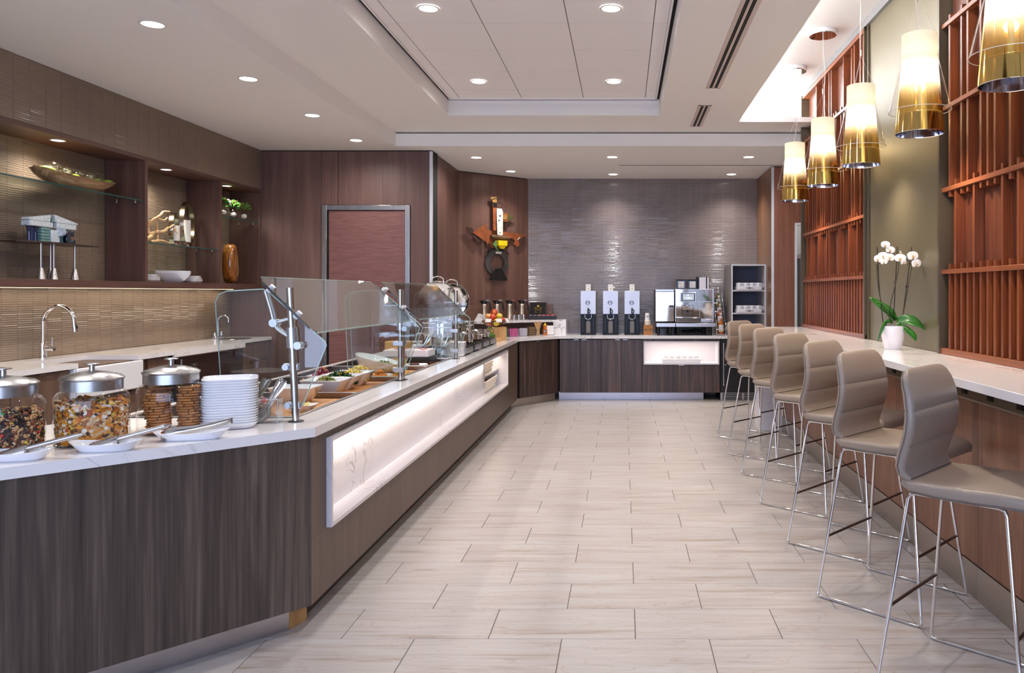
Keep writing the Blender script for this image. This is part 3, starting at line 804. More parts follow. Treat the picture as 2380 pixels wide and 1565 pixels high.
# backrest
bprof = [(-0.205, 0.752), (-0.232, 0.772), (-0.238, 0.80), (-0.228, 0.845), (-0.217, 0.876), (-0.215, 0.882), (-0.213, 0.888), (-0.203, 0.93), (-0.198, 0.975), (-0.199, 1.000), (-0.199, 1.006), (-0.200, 1.012), (-0.208, 1.06), (-0.220, 1.10), (-0.230, 1.128), (-0.236, 1.142), (-0.240, 1.150)]
bw = [0.40, 0.43, 0.44, 0.445, 0.45, 0.45, 0.45, 0.455, 0.455, 0.452, 0.45, 0.45, 0.44, 0.425, 0.39, 0.345, 0.28]
bt = [0.02, 0.034, 0.04, 0.042, 0.042, 0.032, 0.042, 0.042, 0.042, 0.042, 0.032, 0.042, 0.040, 0.036, 0.03, 0.022, 0.012]
cushion([(x + SO, z) for x, z in bprof], bw, bt).build('backrest', leather, stool0, smooth=50)
for s in (-1, 1):
    MB().tube([(x + SO - 0.004, s * (w / 2 - 0.002), z) for (x, z), w in zip(bprof[1:-1], bw[1:-1])], 0.0035, 6).build('piping', piping, stool0, smooth=60)
    MB().tube([(x + SO, s * (w / 2 - 0.003), z - 0.018) for (x, z), w in zip(prof[1:-1], wsd[1:-1])], 0.0035, 6).build('piping', piping, stool0, smooth=60)
# chrome sled frames, one bent rod each side
rt = 0.0068
for s in (-1, 1):
    pts = [(-0.02, s * 0.165, 0.700), (-0.14, s * 0.165, 0.700), (-0.160, s * 0.166, 0.694), (-0.168, s * 0.168, 0.676)]
    pts += [(-0.247, s * 0.247, 0.030), (-0.249, s * 0.249, 0.015), (-0.235, s * 0.250, rt)]
    pts += [(0.235, s * 0.250, rt), (0.249, s * 0.249, 0.015), (0.247, s * 0.247, 0.030)]
    pts += [(0.172, s * 0.168, 0.676), (0.166, s * 0.166, 0.694), (0.146, s * 0.165, 0.700), (-0.02, s * 0.165, 0.700)]
    MB().tube(pts, rt, 10, cap=False).build('sled_frame', chrome, stool0, smooth=60)
f = 0.285 / 0.676
xr, yr = -0.251 + (0.251 - 0.168) * f, 0.251 - (0.251 - 0.168) * f
frm = mat('footrest_bronze', (96, 78, 70), 0.3, 0.8)
MB().tube([(xr, -yr, 0.285), (xr, yr, 0.285)], 0.0062, 10).build('footrest', frm, stool0, smooth=60)
MB().tube([(-xr, -yr, 0.285), (-xr, yr, 0.285)], 0.0062, 10).build('footrest', frm, stool0, smooth=60)
for x in (-0.12, 0.13):
    MB().tube([(x, -0.165, 0.700), (x, 0.165, 0.700)], 0.006, 8).build('seat_rail', chrome, stool0, smooth=60)
near_x = [0.930, 0.915, 0.939, 0.928, 0.931, 0.927, 0.941]
near_y = [2.86, 3.667, 4.453, 5.283, 6.127, 6.903, 7.723]
for i in range(7):
    o = stool0 if i == 0 else copy_tree(stool0)
    o.location = (near_x[i] + 0.3530, near_y[i], 0); o.rotation_euler = (0, 0, math.radians(-44 + (0.8, -0.6, 0.5, 0, -0.8, 0.4, 0)[i]))
    o['label'] = ['nearest taupe leather bar stool, cropped by the picture edge', 'second taupe leather bar stool from the camera', 'third taupe leather bar stool from the camera', 'fourth taupe leather bar stool, the middle one of the row',
                  'fifth taupe leather bar stool, third from the far end', 'sixth taupe leather bar stool, next to the farthest', 'farthest taupe leather bar stool, beside the black fridge'][i]

# ------------------------------------------------------------------ orchid
orc = thing('potted_orchid', 'white orchid with three stems in a white pot on the bar', 'plant', (1.747, 5.04, 1.067))
OS = 5.04 / 1806
def op(zx, zy, d=0.0):
    """point on the upright plane of the plant, from a drawing 863 wide"""
    return ((zx / 5.394 + 2010 - 2075) * OS, d, (812 - (540 + zy / 5.394)) * OS)
MB().lathe([(0.0, 0.0), (0.046, 0.0), (0.052, 0.006), (0.066, 0.06), (0.071, 0.10), (0.070, 0.135), (0.066, 0.152), (0.062, 0.152), (0.066, 0.13), (0.066, 0.11), (0.0, 0.11)], n=32, cap0=False, cap1=False).build('pot', mat('matte_white_pot', (224, 220, 226), 0.35), orc, smooth=40)
MB().lathe([(0.0, 0.125), (0.066, 0.122)], n=20, cap0=False, cap1=False).build('soil', mat('bark_mix', (46, 36, 28), 0.9, var=0.5, vscale=60, bump=1, bscale=120), orc)
leafm = mat('orchid_leaf', (40, 104, 30), 0.32, var=0.25, vscale=8, coat=0.25)
def leaf(path, w, thick=0.0012, name='leaf', m=leafm, fold=0.25, wdir=(0, 1, 0)):
    P = smoothpath(path, 5); n = len(P); vs = []; fs = []
    for i, p in enumerate(P):
        t = i / (n - 1); ww = w * (math.sin(PI * min(1, t * 0.92 + 0.08)) ** 0.6) * (1 if t < 0.97 else 0.4)
        d = (P[min(n - 1, i + 1)] - P[max(0, i - 1)]).normalized()
        sd = Vector(wdir) - d * Vector(wdir).dot(d); sd.normalize(); up = d.cross(sd)
        if up.z < 0: up = -up
        for q, hgt in ((-1, fold), (-0.5, fold * 0.4), (0, 0), (0.5, fold * 0.4), (1, fold)):
            vs.append(p + sd * ww * q + up * ww * hgt)
    for i in range(n - 1):
        for k in range(4): fs.append((i * 5 + k, i * 5 + k + 1, i * 5 + k + 6, i * 5 + k + 5))
    mb = MB().add(vs, fs)
    o = mb.build(name, m, orc, smooth=80)
    sol = o.modifiers.new('solid', 'SOLIDIFY'); sol.thickness = thick
    return o
leaf([op(380, 1110), op(330, 1020, 0.01), op(220, 930, 0.02), op(75, 815, 0.03)], 0.036, wdir=(0.45, 0.6, 0.75))
leaf([op(390, 1090), op(300, 985, -0.02), op(200, 900, -0.03), op(110, 862, -0.03)], 0.022, wdir=(0.2, 0.9, 0.3))
leaf([op(400, 1100), op(520, 1100, -0.03), op(640, 1160, -0.05), op(755, 1255, -0.05)], 0.036, wdir=(-0.35, 0.5, 0.75))
leaf([op(400, 1140), op(480, 1210, -0.04), op(560, 1290, -0.06), op(600, 1360, -0.06)], 0.024, wdir=(0.7, 0.4, 0.5))
leaf([op(350, 1120), op(270, 1130, -0.02), op(200, 1210, -0.04), op(132, 1370, -0.05)], 0.022, wdir=(0.7, 0.5, 0.3))
stemm = mat('orchid_stem', (64, 52, 34), 0.5, var=0.3, vscale=30)
stakem = mat('black_stake', (14, 14, 15), 0.4)
for a, b in (((230, 1140), (155, 190)), ((360, 1100), (408, 183)), ((475, 1060), (588, 188))):
    MB().tube([op(*a), op(*b)] if a[0] != 230 else [op(230, 1140), op(180, 700), op(155, 190)], 0.0028, 6).build('stake', stakem, orc)
for pts in ([(330, 1120), (215, 910), (165, 680), (150, 440), (190, 380), (250, 345)], [(325, 1130), (315, 930), (370, 690), (420, 440), (395, 320), (350, 262), (300, 235)], [(470, 1060), (510, 850), (560, 560), (580, 420), (530, 360), (480, 300)]):
    MB().tube(smoothpath([op(x, y, -0.006) for x, y in pts], 6), 0.0032, 6).build('flower_stem', stemm, orc, smooth=60)
clipm = mat('stem_clip', (16, 18, 30), 0.4)
for x, y in ((172, 693), (372, 632), (516, 684), (150, 410), (548, 402)):
    MB().tube([Vector(op(x, y, -0.004)) + Vector((0.006 * math.cos(k), -0.004, 0.006 * math.sin(k))) for k in [i * 0.7 for i in range(9)]], 0.002, 5, True).build('clip', clipm, orc)
petm = mat('orchid_petal', (246, 240, 236), 0.45, sss=0.15)
cenm = mat('orchid_centre', (206, 166, 92), 0.5)
def petal(n=5):
    """rounded petal in the xz plane, along +x, 1 long"""
    mb = MB(); vs = []; fs = []
    for i in range(7):
        t = i / 6; w = 0.62 * math.sin(PI * (0.10 + 0.88 * t)) ** 0.7
        for k in (-1, -0.5, 0, 0.5, 1):
            vs.append((t, -0.10 * math.sin(PI * t) + 0.10 * k * k * math.sin(PI * t), k * w * 0.85))
    for i in range(6):
        for k in range(4): fs.append((i * 5 + k, i * 5 + k + 1, i * 5 + k + 6, i * 5 + k + 5))
    return mb.add(vs, fs)
pme = petal().mesh('petal', petm, smooth=80)
rr = random.Random(5)
for x, y, s, yaw in ((245, 165, 0.030, -0.4), (308, 228, 0.030, 0.2), (148, 345, 0.032, -0.6), (212, 305, 0.032, -0.1), (295, 325, 0.034, 0.3), (225, 375, 0.024, 0.1), (425, 335, 0.036, 0.0), (465, 380, 0.024, 0.6), (435, 265, 0.02, 1.2), (590, 305, 0.038, 0.35), (635, 400, 0.036, 0.5)):
    fl = bpy.data.objects.new('blossom', None); C.objects.link(fl); fl.parent = orc; fl.location = op(x, y, -0.02 + rr.uniform(-0.012, 0.006)); fl.rotation_euler = (rr.uniform(-0.25, 0.1), rr.uniform(-0.2, 0.2), yaw - 0.25)
    for ang, sc in ((90, 0.9), (200, 0.9), (-20, 0.9), (155, 1.05), (25, 1.05)):
        p = share('petal', pme, fl, (0, -0.001 if sc > 1 else 0.002, 0), (0, -math.radians(ang), 0), (s * sc, s * sc, s * sc * (1.25 if sc > 1 else 0.85)))
    ce = MB().ball((0, -0.006, -0.003), (s * 0.20, s * 0.22, s * 0.24), 8, 6).build('flower_centre', cenm, fl, smooth=60)
# ================================================================== BUFFET, BACK COUNTER
ZT = 0.864                                                  # worktop height
d_ = Vector((-0.684, -0.729, 0)).normalized(); n_ = Vector((d_.y, -d_.x, 0)) * 1.0   # along the angled front / towards the staff side
n_ = Vector((-0.729, 0.684, 0)).normalized()
A = Vector((-1.302, 3.281, 0))
B = A + d_ * 2.2; B2 = B + n_ * 0.9
wt = MB()
P2 = lambda v: (v.x, v.y)
wt.prism([P2(A), (-1.302, 3.53), (-2.33, 3.53), (-2.33, 3.50), P2(B2), P2(B)], ZT - 0.04, ZT)
wt.box(-1.486, -1.302, 3.53, 6.73, ZT - 0.04, ZT)
wt.box(-2.33, -2.278, 3.53, 6.73, ZT - 0.04, ZT)
wt.prism([(-1.302, 6.73), (-1.302, 9.73), (-0.856, 10.31), (1.41, 10.31), (1.41, 10.955), (-1.345, 10.955), (-2.158, 10.235), (-2.15, 8.76), (-2.33, 8.76), (-2.33, 6.73)], ZT - 0.04, ZT)
tag(wt.build('buffet_worktop', quartz_w), 'white quartz worktop of the buffet running round to the coffee counter', 'countertop')

# angled end cabinet
def off(v, a, b): return v + d_ * a + n_ * b
ac = thing('angled_cabinet', 'dark walnut cabinet with the angled front at the near end of the buffet', 'cabinet', tuple(A + d_ * 0.6 + n_ * 0.3))
base = Vector(ac.location)
def lp(*vs): return [(v.x - base.x, v.y - base.y) for v in vs]
c0 = Vector((-1.326, 3.295, 0))
f0 = c0; f1 = c0 + d_ * 2.15
MB().prism(lp(f0, f1, f1 + n_ * 0.024, f0 + n_ * 0.024), 0.105, 0.823).build('front_panel', darkwood, ac)
MB().prism(lp(f0 + n_ * 0.026, f1 + n_ * 0.026, f1 + n_ * 0.85, Vector((-2.25, 3.5, 0)), Vector((-1.36, 3.5, 0))), 0.105, 0.823).build('carcass', reveal, ac)
k0 = c0 + d_ * 0.06 + n_ * 0.075; k1 = f1 + n_ * 0.075
MB().prism(lp(k0, k1, k1 + n_ * 0.02, k0 + n_ * 0.02), 0.001, 0.105).build('kick_plate', brushed_x, ac)
ply = wood('plywood_edge', (150, 110, 60), (176, 134, 80), (192, 150, 96), 'z', 2.0, 0.6)
MB().prism(lp(k0, k0 + n_ * 0.02, k0 + n_ * 0.02 + Vector((0.035, 0.12, 0)), k0 + Vector((0.035, 0.10, 0))), 0.001, 0.104).build('kick_end', ply, ac)

# aisle cabinet run
FX = -1.324
ai = thing('buffet_cabinet', 'long brown wood buffet cabinet along the aisle with the lit stone niche', 'cabinet', (FX, 6.5, 0))
L = lambda x0, x1, y0, y1, z0, z1: box(x0 - FX, x1 - FX, y0 - 6.5, y1 - 6.5, z0, z1)
for a, b in ((3.296, 5.55), (5.55, 7.85), (7.85, 9.70)):
    L(-1.345, FX, a + 0.001, b - 0.001, 0.105, 0.386).build('lower_panel', midwood, ai)
L(-1.345, FX, 3.296, 9.70, 0.788, 0.823).build('upper_rail', midwood, ai)
L(-1.345, FX, 3.296, 3.462, 0.387, 0.788).build('end_panel', midwood, ai)
L(-1.345, FX, 8.781, 9.70, 0.387, 0.788).build('end_panel', midwood, ai)
L(-2.30, -1.44, 3.55, 7.84, 0.105, 0.62).build('carcass', reveal, ai)
L(-2.30, -1.73, 7.84, 9.70, 0.105, 0.82).build('carcass', reveal, ai)
L(-2.31, -2.28, 3.55, 9.70, 0.105, 0.822).build('staff_side_panel', leftcab, ai)
L(-2.22, -1.41, 3.45, 9.9, 0.001, 0.105).build('kick_plate', mat('kick_dark', (60, 48, 44), 0.5), ai)
ni = thing('lit_niche', 'long lit white stone niche set into the buffet front', 'niche', (-1.30, 6.12, 0.387))
Q = lambda x0, x1, y0, y1, z0, z1: box(x0 + 1.30, x1 + 1.30, y0 - 6.12, y1 - 6.12, z0 - 0.387, z1 - 0.387)
Q(-1.43, -1.30, 3.463, 8.78, 0.769, 0.787).build('top_slab', quartz_v, ni)
Q(-1.43, -1.30, 3.463, 7.862, 0.387, 0.405).build('bottom_slab', quartz_v, ni)
Q(-1.725, -1.30, 7.862, 8.78, 0.387, 0.405).build('bottom_slab', quartz_v, ni)
Q(-1.725, -1.431, 7.862, 8.78, 0.769, 0.787).build('top_slab', quartz_v, ni)
Q(-1.43, -1.30, 3.463, 3.481, 0.405, 0.769).build('end_slab', quartz_v, ni)
Q(-1.725, -1.30, 8.762, 8.78, 0.405, 0.769).build('end_slab', quartz_v, ni)
Q(-1.43, -1.405, 3.481, 7.862, 0.405, 0.769).build('back_slab', quartz_v, ni)
Q(-1.725, -1.71, 7.862, 8.762, 0.405, 0.769).build('back_slab', quartz_v, ni)
Q(-1.71, -1.4305, 7.845, 7.862, 0.405, 0.769).build('partition', quartz_v, ni)
Q(-1.71, -1.412, 7.863, 8.761, 0.566, 0.582).build('shelf', quartz_v, ni)
led = emitter('niche_led', (1.0, 0.84, 0.66), 3.0)
Q(-1.398, -1.388, 3.6, 7.8, 0.7665, 0.7688).build('led_strip', led, ni)
Q(-1.45, -1.44, 7.9, 8.72, 0.7665, 0.7688).build('led_strip', led, ni)
area('niche_wash', (-1.352, 5.65, 0.764), (0, math.radians(38), 0), 0.02, 4.25, 6.0, (1.0, 0.88, 0.78), math.radians(95))
area('niche_wash_far', (-1.46, 8.31, 0.764), (0, math.radians(25), 0), 0.1, 0.8, 2.6, (1.0, 0.84, 0.68))
# woven baskets
wv = mat('white_weave', (236, 228, 216), 0.7)
def basket(label, x, y, z, lx, ly, h):
    t = thing('woven_basket', label, 'basket', (x, y, z), 0, 'white woven baskets in the lit niche')
    body = MB(); n = 6
    for r in range(n):
        zz = 0.006 + (h - 0.012) * (r + 0.5) / n; k = 0.86 + 0.14 * (r + 0.5) / n
        pts = []
        rect = rrect(lx * k, ly * k, 0.05, 3)
        per = []
        for i in range(len(rect)):
            a = Vector(rect[i]); b = Vector(rect[(i + 1) % len(rect)])
            m = max(1, int((b - a).length / 0.022))
            for j in range(m): per.append(a + (b - a) * (j / m))
        for i, p in enumerate(per):
            s = 1 + (0.030 if (i + 2 * r) % 4 < 2 else -0.030)
            pts.append((p.x * s, p.y * s, zz))
        body.tube(pts, h / n * 0.50, 5, True)
    w = body.build('weave', wv, t, smooth=70)
    w['kind'] = 'stuff'
    MB().prism(rrect(lx * 0.86, ly * 0.86, 0.045, 3), 0, 0.01).build('bottom', wv, t)
    MB().prism(rrect(lx * 0.92, ly * 0.92, 0.045, 3), h * 0.55, h * 0.6).build('liner', mat('basket_inside', (150, 132, 118), 0.8), t)
    MB().tube([(p[0] * 1.0, p[1] * 1.0, h - 0.004) for p in rrect(lx, ly, 0.05, 4)], 0.009, 6, True).build('rim', wv, t, smooth=60)
basket('white woven basket on the small upper shelf of the lit niche', -1.56, 8.27, 0.583, 0.24, 0.72, 0.125)
basket('white woven basket on the floor of the lit niche, under the other', -1.53, 8.27, 0.406, 0.25, 0.76, 0.115)

# cold wells: steel rims, dark pans
wl_ = [3.535, 4.40, 5.22, 5.99, 6.725]
panm = steel('well_steel', (150, 136, 128), 0.28, 'y')
for i in range(4):
    y0, y1 = wl_[i] + 0.002, wl_[i + 1] - 0.002
    t = thing('cold_well', 'steel drop-in buffet well, %s from the camera' % ORD[i], 'buffet well', (-1.882, (y0 + y1) / 2, 0.70), 0, 'steel wells set in the buffet top')
    h = (y1 - y0) / 2
    X0, X1 = -0.394, 0.394
    MB().box(X0, X1, -h, h, 0.0, 0.004).build('pan_floor', panm, t)
    w = MB().box(X0, X0 + 0.003, -h, h, 0.004, 0.166).box(X1 - 0.003, X1, -h, h, 0.004, 0.166).box(X0 + 0.003, X1 - 0.003, -h, -h + 0.003, 0.004, 0.166).box(X0 + 0.003, X1 - 0.003, h - 0.003, h, 0.004, 0.166)
    w.build('pan_wall', panm, t)
    for a_ in (X0, X1 - 0.022): MB().box(a_, a_ + 0.022, -h, h, 0.1645, 0.1685).build('rim', brushed_y, t, bevel=0.001, seg=1)
    MB().box(X0 + 0.022, X1 - 0.022, -h, -h + 0.022, 0.150, 0.1685).build('divider_bar', brushed_x, t, bevel=0.003)
    if i == 3: MB().box(X0 + 0.022, X1 - 0.022, h - 0.022, h, 0.150, 0.1685).build('divider_bar', brushed_x, t, bevel=0.003)
    MB().box(X0 + 0.01, X1 - 0.01, -h + 0.03, h - 0.03, 0.085, 0.090).build('false_bottom', panm, t)
# wooden boards in the wells
ZBD = 0.842
boards = []
for i, (x, y, lx, ly) in enumerate(((-1.74, 3.97, 0.42, 0.74), (-1.80, 4.81, 0.50, 0.72), (-1.80, 5.60, 0.56, 0.66), (-1.80, 6.36, 0.56, 0.62))):
    tag(MB().box(-lx / 2, lx / 2, -ly / 2, ly / 2, -0.022, 0).build('serving_board', board, bevel=0.004, loc=(x, y, ZBD)), 'oak serving board lying in the %s buffet well' % ORD[i], 'board', 'boards in the buffet wells')

# ------------------------------------------------------------------ sneeze guards
def guard(label, y0, y1, posts):
    t = thing('sneeze_guard', label, 'sneeze guard', (-1.446, (y0 + y1) / 2, ZT), 0, 'glass sneeze guards over the buffet')
    yc = (y0 + y1) / 2
    T = lambda p: (p[0] + 1.446, p[1] - yc, p[2] - ZT)
    bx, bz, tx, tz = -1.354, 1.256, -1.605, 1.502
    nx, nz = (tz - bz), (tx - bx) * -1
    nl = math.hypot(nx, nz); nx, nz = nx / nl * 0.004, nz / nl * 0.004
    # sloping pane with clipped corners
    def pn(a, y): return (bx + (tx - bx) * a, y, bz + (tz - bz) * a)
    c = 0.045
    poly = [pn(0, y0 + c), pn(0, y1 - c), pn(0.08, y1), pn(0.90, y1), pn(1, y1 - c), pn(1, y0 + c), pn(0.90, y0), pn(0.08, y0)]
    MB().extr([T((p[0] - nx, p[1], p[2] - nz)) for p in poly], (2 * nx, 0, 2 * nz)).build('front_pane', paneglass, t)
    em = mat('pane_edge', (22, 34, 36), 0.15, spec=0.8)
    for ys, m in ((y0, em), (y1, glassedge)):
        MB().tube([T(pn(0.08, ys)), T(pn(0.90, ys))], 0.0046, 6).build('pane_edge', m, t)
    el = mat('pane_edge_light', (168, 196, 190), 0.1, spec=0.8)
    MB().tube([T(pn(0, y0 + c)), T(pn(0, y1 - c))], 0.0040, 6).build('pane_edge', el, t)
    MB().tube([T(pn(1, y0 + c)), T(pn(1, y1 - c))], 0.0030, 6).build('pane_edge', el, t)
    for yp in posts:
        k = 1 if yp < yc else -1
        ye = yp + k * 0.018
        lean = -0.027 if yp < 3.6 else 0.0
        pol = [(-1.775, ye, 0.872), (-1.80 + lean * 0.4, ye, 1.39), (-1.785 + lean * 0.4, ye, 1.425), (-1.75 + lean * 0.4, ye, 1.44), (-1.60, ye, 1.449), (-1.58, ye, 1.440), (-1.325, ye, 1.217), (-1.318, ye, 1.200), (-1.425, ye, 0.93), (-1.45, ye, 0.872)]
        MB().extr([T((p[0], p[1] - 0.003, p[2])) for p in pol], (0, 0.006, 0)).build('end_pane', paneglass, t)
        MB().tube([T(p) for p in pol[1:9]], 0.0026, 6).build('pane_edge', el, t)
        MB().tube([T(pol[0]), T(pol[1])], 0.0024, 6).build('pane_edge', el, t)
        # post with flange, collar, clamps, arms
        lo, hi = (-1.446, yp, ZT + 0.002), (-1.446 + lean, yp, 1.455)
        at = lambda z: (lo[0] + (hi[0] - lo[0]) * (z - lo[2]) / (hi[2] - lo[2]), yp, z)
        MB().tube([T(lo), T(hi)], 0.0155, 18).build('post', brushed, t, smooth=50)
        MB().lathe([(0, 0), (0.034, 0), (0.034, 0.002), (0.030, 0.004), (0, 0.004)], T((lo[0], yp, ZT + 0.001)), 24, False, False).build('flange', mat('flange_dark', (70, 70, 72), 0.35, 0.8), t, smooth=30)
        zc = 1.235
        MB().tube([T(at(zc - 0.045)), T(at(zc - 0.01))], 0.024, 18).build('collar', mat('cast_aluminium', (196, 200, 208), 0.3, 0.9), t, smooth=50)
        MB().tube([T(at(zc - 0.01)), T(at(zc + 0.045))], [0.0245, 0.022], 18).build('collar', mat('cast_aluminium'  , (0, 0, 0)), t, smooth=50)
        arm = mat('cast_aluminium', (0, 0, 0))
        q = at(zc)
        hub = (q[0] - 0.075, yp - k * 0.012, 1.30)
        up_ = pn(0.80, yp); up_ = (up_[0] - 0.022, yp, up_[2] - 0.012)
        dn_ = pn(0.33, yp); dn_ = (dn_[0] - 0.012, yp, dn_[2] - 0.012)
        for dy in (-0.011, 0.011):
            MB().tube(smoothpath([T((q[0], yp + dy, q[2])), T((hub[0] + 0.02, yp + dy, hub[2] - 0.03)), T((hub[0], yp + dy, hub[2])), T((hub[0] - 0.012, yp + dy, hub[2] + 0.05)), T((up_[0], yp + dy, up_[2]))], 5), 0.0075, 8).build('arm', arm, t, smooth=60)
        MB().tube([T(hub), T(dn_)], 0.007, 8).build('arm', arm, t, smooth=60)
        MB().tube([T((hub[0], yp - 0.024, hub[2])), T((hub[0], yp + 0.024, hub[2]))], 0.018, 16).build('pivot_knob', arm, t, smooth=40)
        MB().tube([T((q[0] + 0.03, yp - 0.02, zc - 0.035)), T((q[0] + 0.03, yp + 0.02, zc - 0.035))], 0.017, 16).build('pivot_knob', arm, t, smooth=40)
        for a in (0.80, 0.33):
            g = pn(a, yp)
            MB().tube([T((g[0] - nx * 5, g[1], g[2] - nz * 5)), T((g[0] + nx * 3.6, g[1], g[2] + nz * 3.6))], 0.0125, 14).build('glass_button', whiteplastic, t, smooth=40)
        for z in (0.935, 1.105):
            g = at(z)
            MB().cbox(T((g[0] - 0.012, ye - k * 0.008, z)), (0.065, 0.026, 0.030)).build('clamp', arm, t, bevel=0.003)
            MB().tube([T((g[0] - 0.030, ye - k * 0.014, z)), T((g[0] - 0.030, ye - k * 0.036, z))], 0.014, 14).build('clamp_screw', arm, t, smooth=40)
guard('clear glass sneeze guard over the near half of the buffet', 3.40, 4.97, (3.43, 5.035))
guard('clear glass sneeze guard over the far half of the buffet', 5.12, 6.62, (5.085, 6.71))

# ------------------------------------------------------------------ diagonal corner cabinet and back counter units
pull = brushed_x
D0, D1 = Vector((-1.318, 9.745, 0)), Vector((-0.866, 10.335, 0))
du = (D1 - D0).normalized(); dn = Vector((du.y, -du.x, 0))
dc = thing('corner_cabinet', 'dark walnut diagonal corner cabinet between buffet and coffee counter', 'cabinet', tuple((D0 + D1) / 2))
db = (D0 + D1) / 2
dl = lambda *vs: [(v.x - db.x, v.y - db.y) for v in vs]
MB().prism(dl(D0 + du * 0.02, D1 - du * 0.004, D1 - du * 0.004 - dn * 0.02, D0 + du * 0.02 - dn * 0.02), 0.105, 0.812).build('door', backwood, dc, bevel=0.001, seg=1)
MB().prism(dl(D0 - dn * 0.022, D1 - dn * 0.022, D1 - dn * 0.4, D0 - dn * 0.4), 0.105, 0.822).build('carcass', reveal, dc)
MB().prism(dl(D0 - du * 0.10 - dn * 0.06, D1 - dn * 0.06, D1 - dn * 0.08, D0 - du * 0.10 - dn * 0.08), 0.001, 0.105).build('kick_plate', kickmetal, dc)
g = D0 + du * 0.35
MB().prism(dl(g - du * 0.03, g + du * 0.03, g + du * 0.03 + dn * 0.008, g - du * 0.03 + dn * 0.008), 0.806, 0.813).build('edge_pull', pull, dc)

FY = 10.335
ds = [-0.846, -0.578, -0.297, -0.029, 0.252]
for i in range(2):
    x0, x1 = ds[2 * i], ds[2 * i + 2]
    t = thing('base_cabinet', 'dark walnut two-door cabinet under the coffee counter, %s one' % ('left', 'right')[i], 'cabinet', ((x0 + x1) / 2, FY, 0), 0, 'cabinets under the coffee counter')
    w = (x1 - x0) / 2
    for j, (a, b, px) in enumerate(((-w + 0.002, ds[2 * i + 1] - (x0 + x1) / 2 - 0.0015, -1), (ds[2 * i + 1] - (x0 + x1) / 2 + 0.0015, w - 0.002, 1))):
        dd = box(a, b, 0, 0.02, 0.105, 0.812).build('door', backwood, t, bevel=0.001, seg=1)
        px = b - 0.05 if j == 0 else a + 0.05
        box(px - 0.03, px + 0.03, -0.006, 0.0, 0.806, 0.8125).build('edge_pull', pull, dd)
    box(-w, w, 0.022, 0.58, 0.105, 0.822).build('carcass', reveal, t)
    box(-w - (0.02 if i == 0 else 0), w, 0.10, 0.12, 0.001, 0.104).build('kick_plate', steel('kick_bluish', (176, 172, 182), 0.25, 'x'), t)
x0, x1 = 0.252, 1.285
t = thing('niche_cabinet', 'dark walnut drawer cabinet with the glowing cup niche above', 'cabinet', ((x0 + x1) / 2, FY, 0))
w = (x1 - x0) / 2; xc = (x0 + x1) / 2
nl0, nl1, nz0, nz1 = 0.268 - xc, 1.272 - xc, 0.479, 0.788
box(-w, w, 0.0, 0.02, nz1 + 0.001, 0.822).build('top_rail', backwood, t)
dr = box(-w + 0.002, w - 0.002, 0, 0.02, 0.105, nz0 - 0.003).build('drawer_front', backwood, t, bevel=0.001, seg=1)
box(-0.037, 0.037, -0.012, 0.0, nz0 - 0.012, nz0 - 0.003).build('edge_pull', pull, dr)
box(-w, nl0 - 0.001, 0.0, 0.02, nz0, nz1).build('stile', backwood, t); box(nl1 + 0.001, w, 0.0, 0.02, nz0, nz1).build('stile', backwood, t)
box(-w, w, 0.022, 0.58, 0.105, nz0 - 0.001).build('carcass', reveal, t)
nq = MB().box(nl0, nl1, -0.02, 0.40, nz0, nz0 + 0.018).box(nl0, nl1, -0.02, 0.40, nz1 - 0.018, nz1).box(nl0, nl0 + 0.018, -0.02, 0.40, nz0 + 0.018, nz1 - 0.018).box(nl1 - 0.018, nl1, -0.02, 0.40, nz0 + 0.018, nz1 - 0.018).box(nl0, nl1, 0.40, 0.42, nz0, nz1)
nb = nq.build('stone_niche', quartz_v, t)
box(nl0 + 0.07, nl1 - 0.12, 0.05, 0.065, nz1 - 0.0215, nz1 - 0.0185).build('led_strip', led, nb)
area('cup_niche_wash', (xc, FY + 0.12, nz1 - 0.024), (0, 0, 0), 0.8, 0.12, 2.0, (1.0, 0.86, 0.70))
box(-w, w - 0.21, 0.10, 0.12, 0.001, 0.104).build('kick_plate', steel('kick_bluish'), t)
# undercounter fridge, black
t = thing('undercounter_fridge', 'black undercounter fridge with tall steel handle behind the bar stools', 'fridge', (1.585, FY, 0))
box(-0.294, 0.294, 0.0, 0.55, 0.105, 0.822).build('door', mat('black_appliance', (16, 16, 17), 0.35), t, bevel=0.003)
box(-0.296, 0.296, 0.03, 0.54, 0.001, 0.104).build('body', reveal, t)
MB().tube([(-0.255, -0.03, 0.20), (-0.255, -0.03, 0.77)], 0.009, 12).build('handle', brushed, t, smooth=50)
for z in (0.215, 0.755): MB().tube([(-0.255, -0.03, z), (-0.255, 0.0, z)], 0.008, 10).build('handle_mount', brushed, t, smooth=50)
MB().tube([(-0.225, 0.001, 0.475), (-0.225, -0.004, 0.475)], 0.010, 16).build('lock', chrome, t, smooth=40)
lg = box(-0.21, -0.115, -0.003, 0.0, 0.735, 0.758).build('name_badge', mat('badge_grey', (150, 150, 154), 0.3, 0.8), t)
box(-0.207, -0.118, -0.0036, -0.003, 0.738, 0.755).build('badge_field', blackgloss, lg)
inklines('badge_lettering', lg, -0.1625, -0.0037, 0.7465, 0.07, 1, 0.0, mat('badge_letters', (190, 190, 194), 0.3, 0.6), 0.008)
gr = box(-0.294, 0.294, 0.012, 0.03, 0.004, 0.104).build('grille', reveal, t)
for i in range(5):
    box(-0.294, 0.294, 0.002, 0.016, 0.006 + i * 0.022, 0.014 + i * 0.022).build('louver', brushed_x, t)
for x in (-0.294, -0.005, 0.27): box(x, x + 0.024, 0.001, 0.016, 0.004, 0.104).build('grille_stile', brushed_x, t)
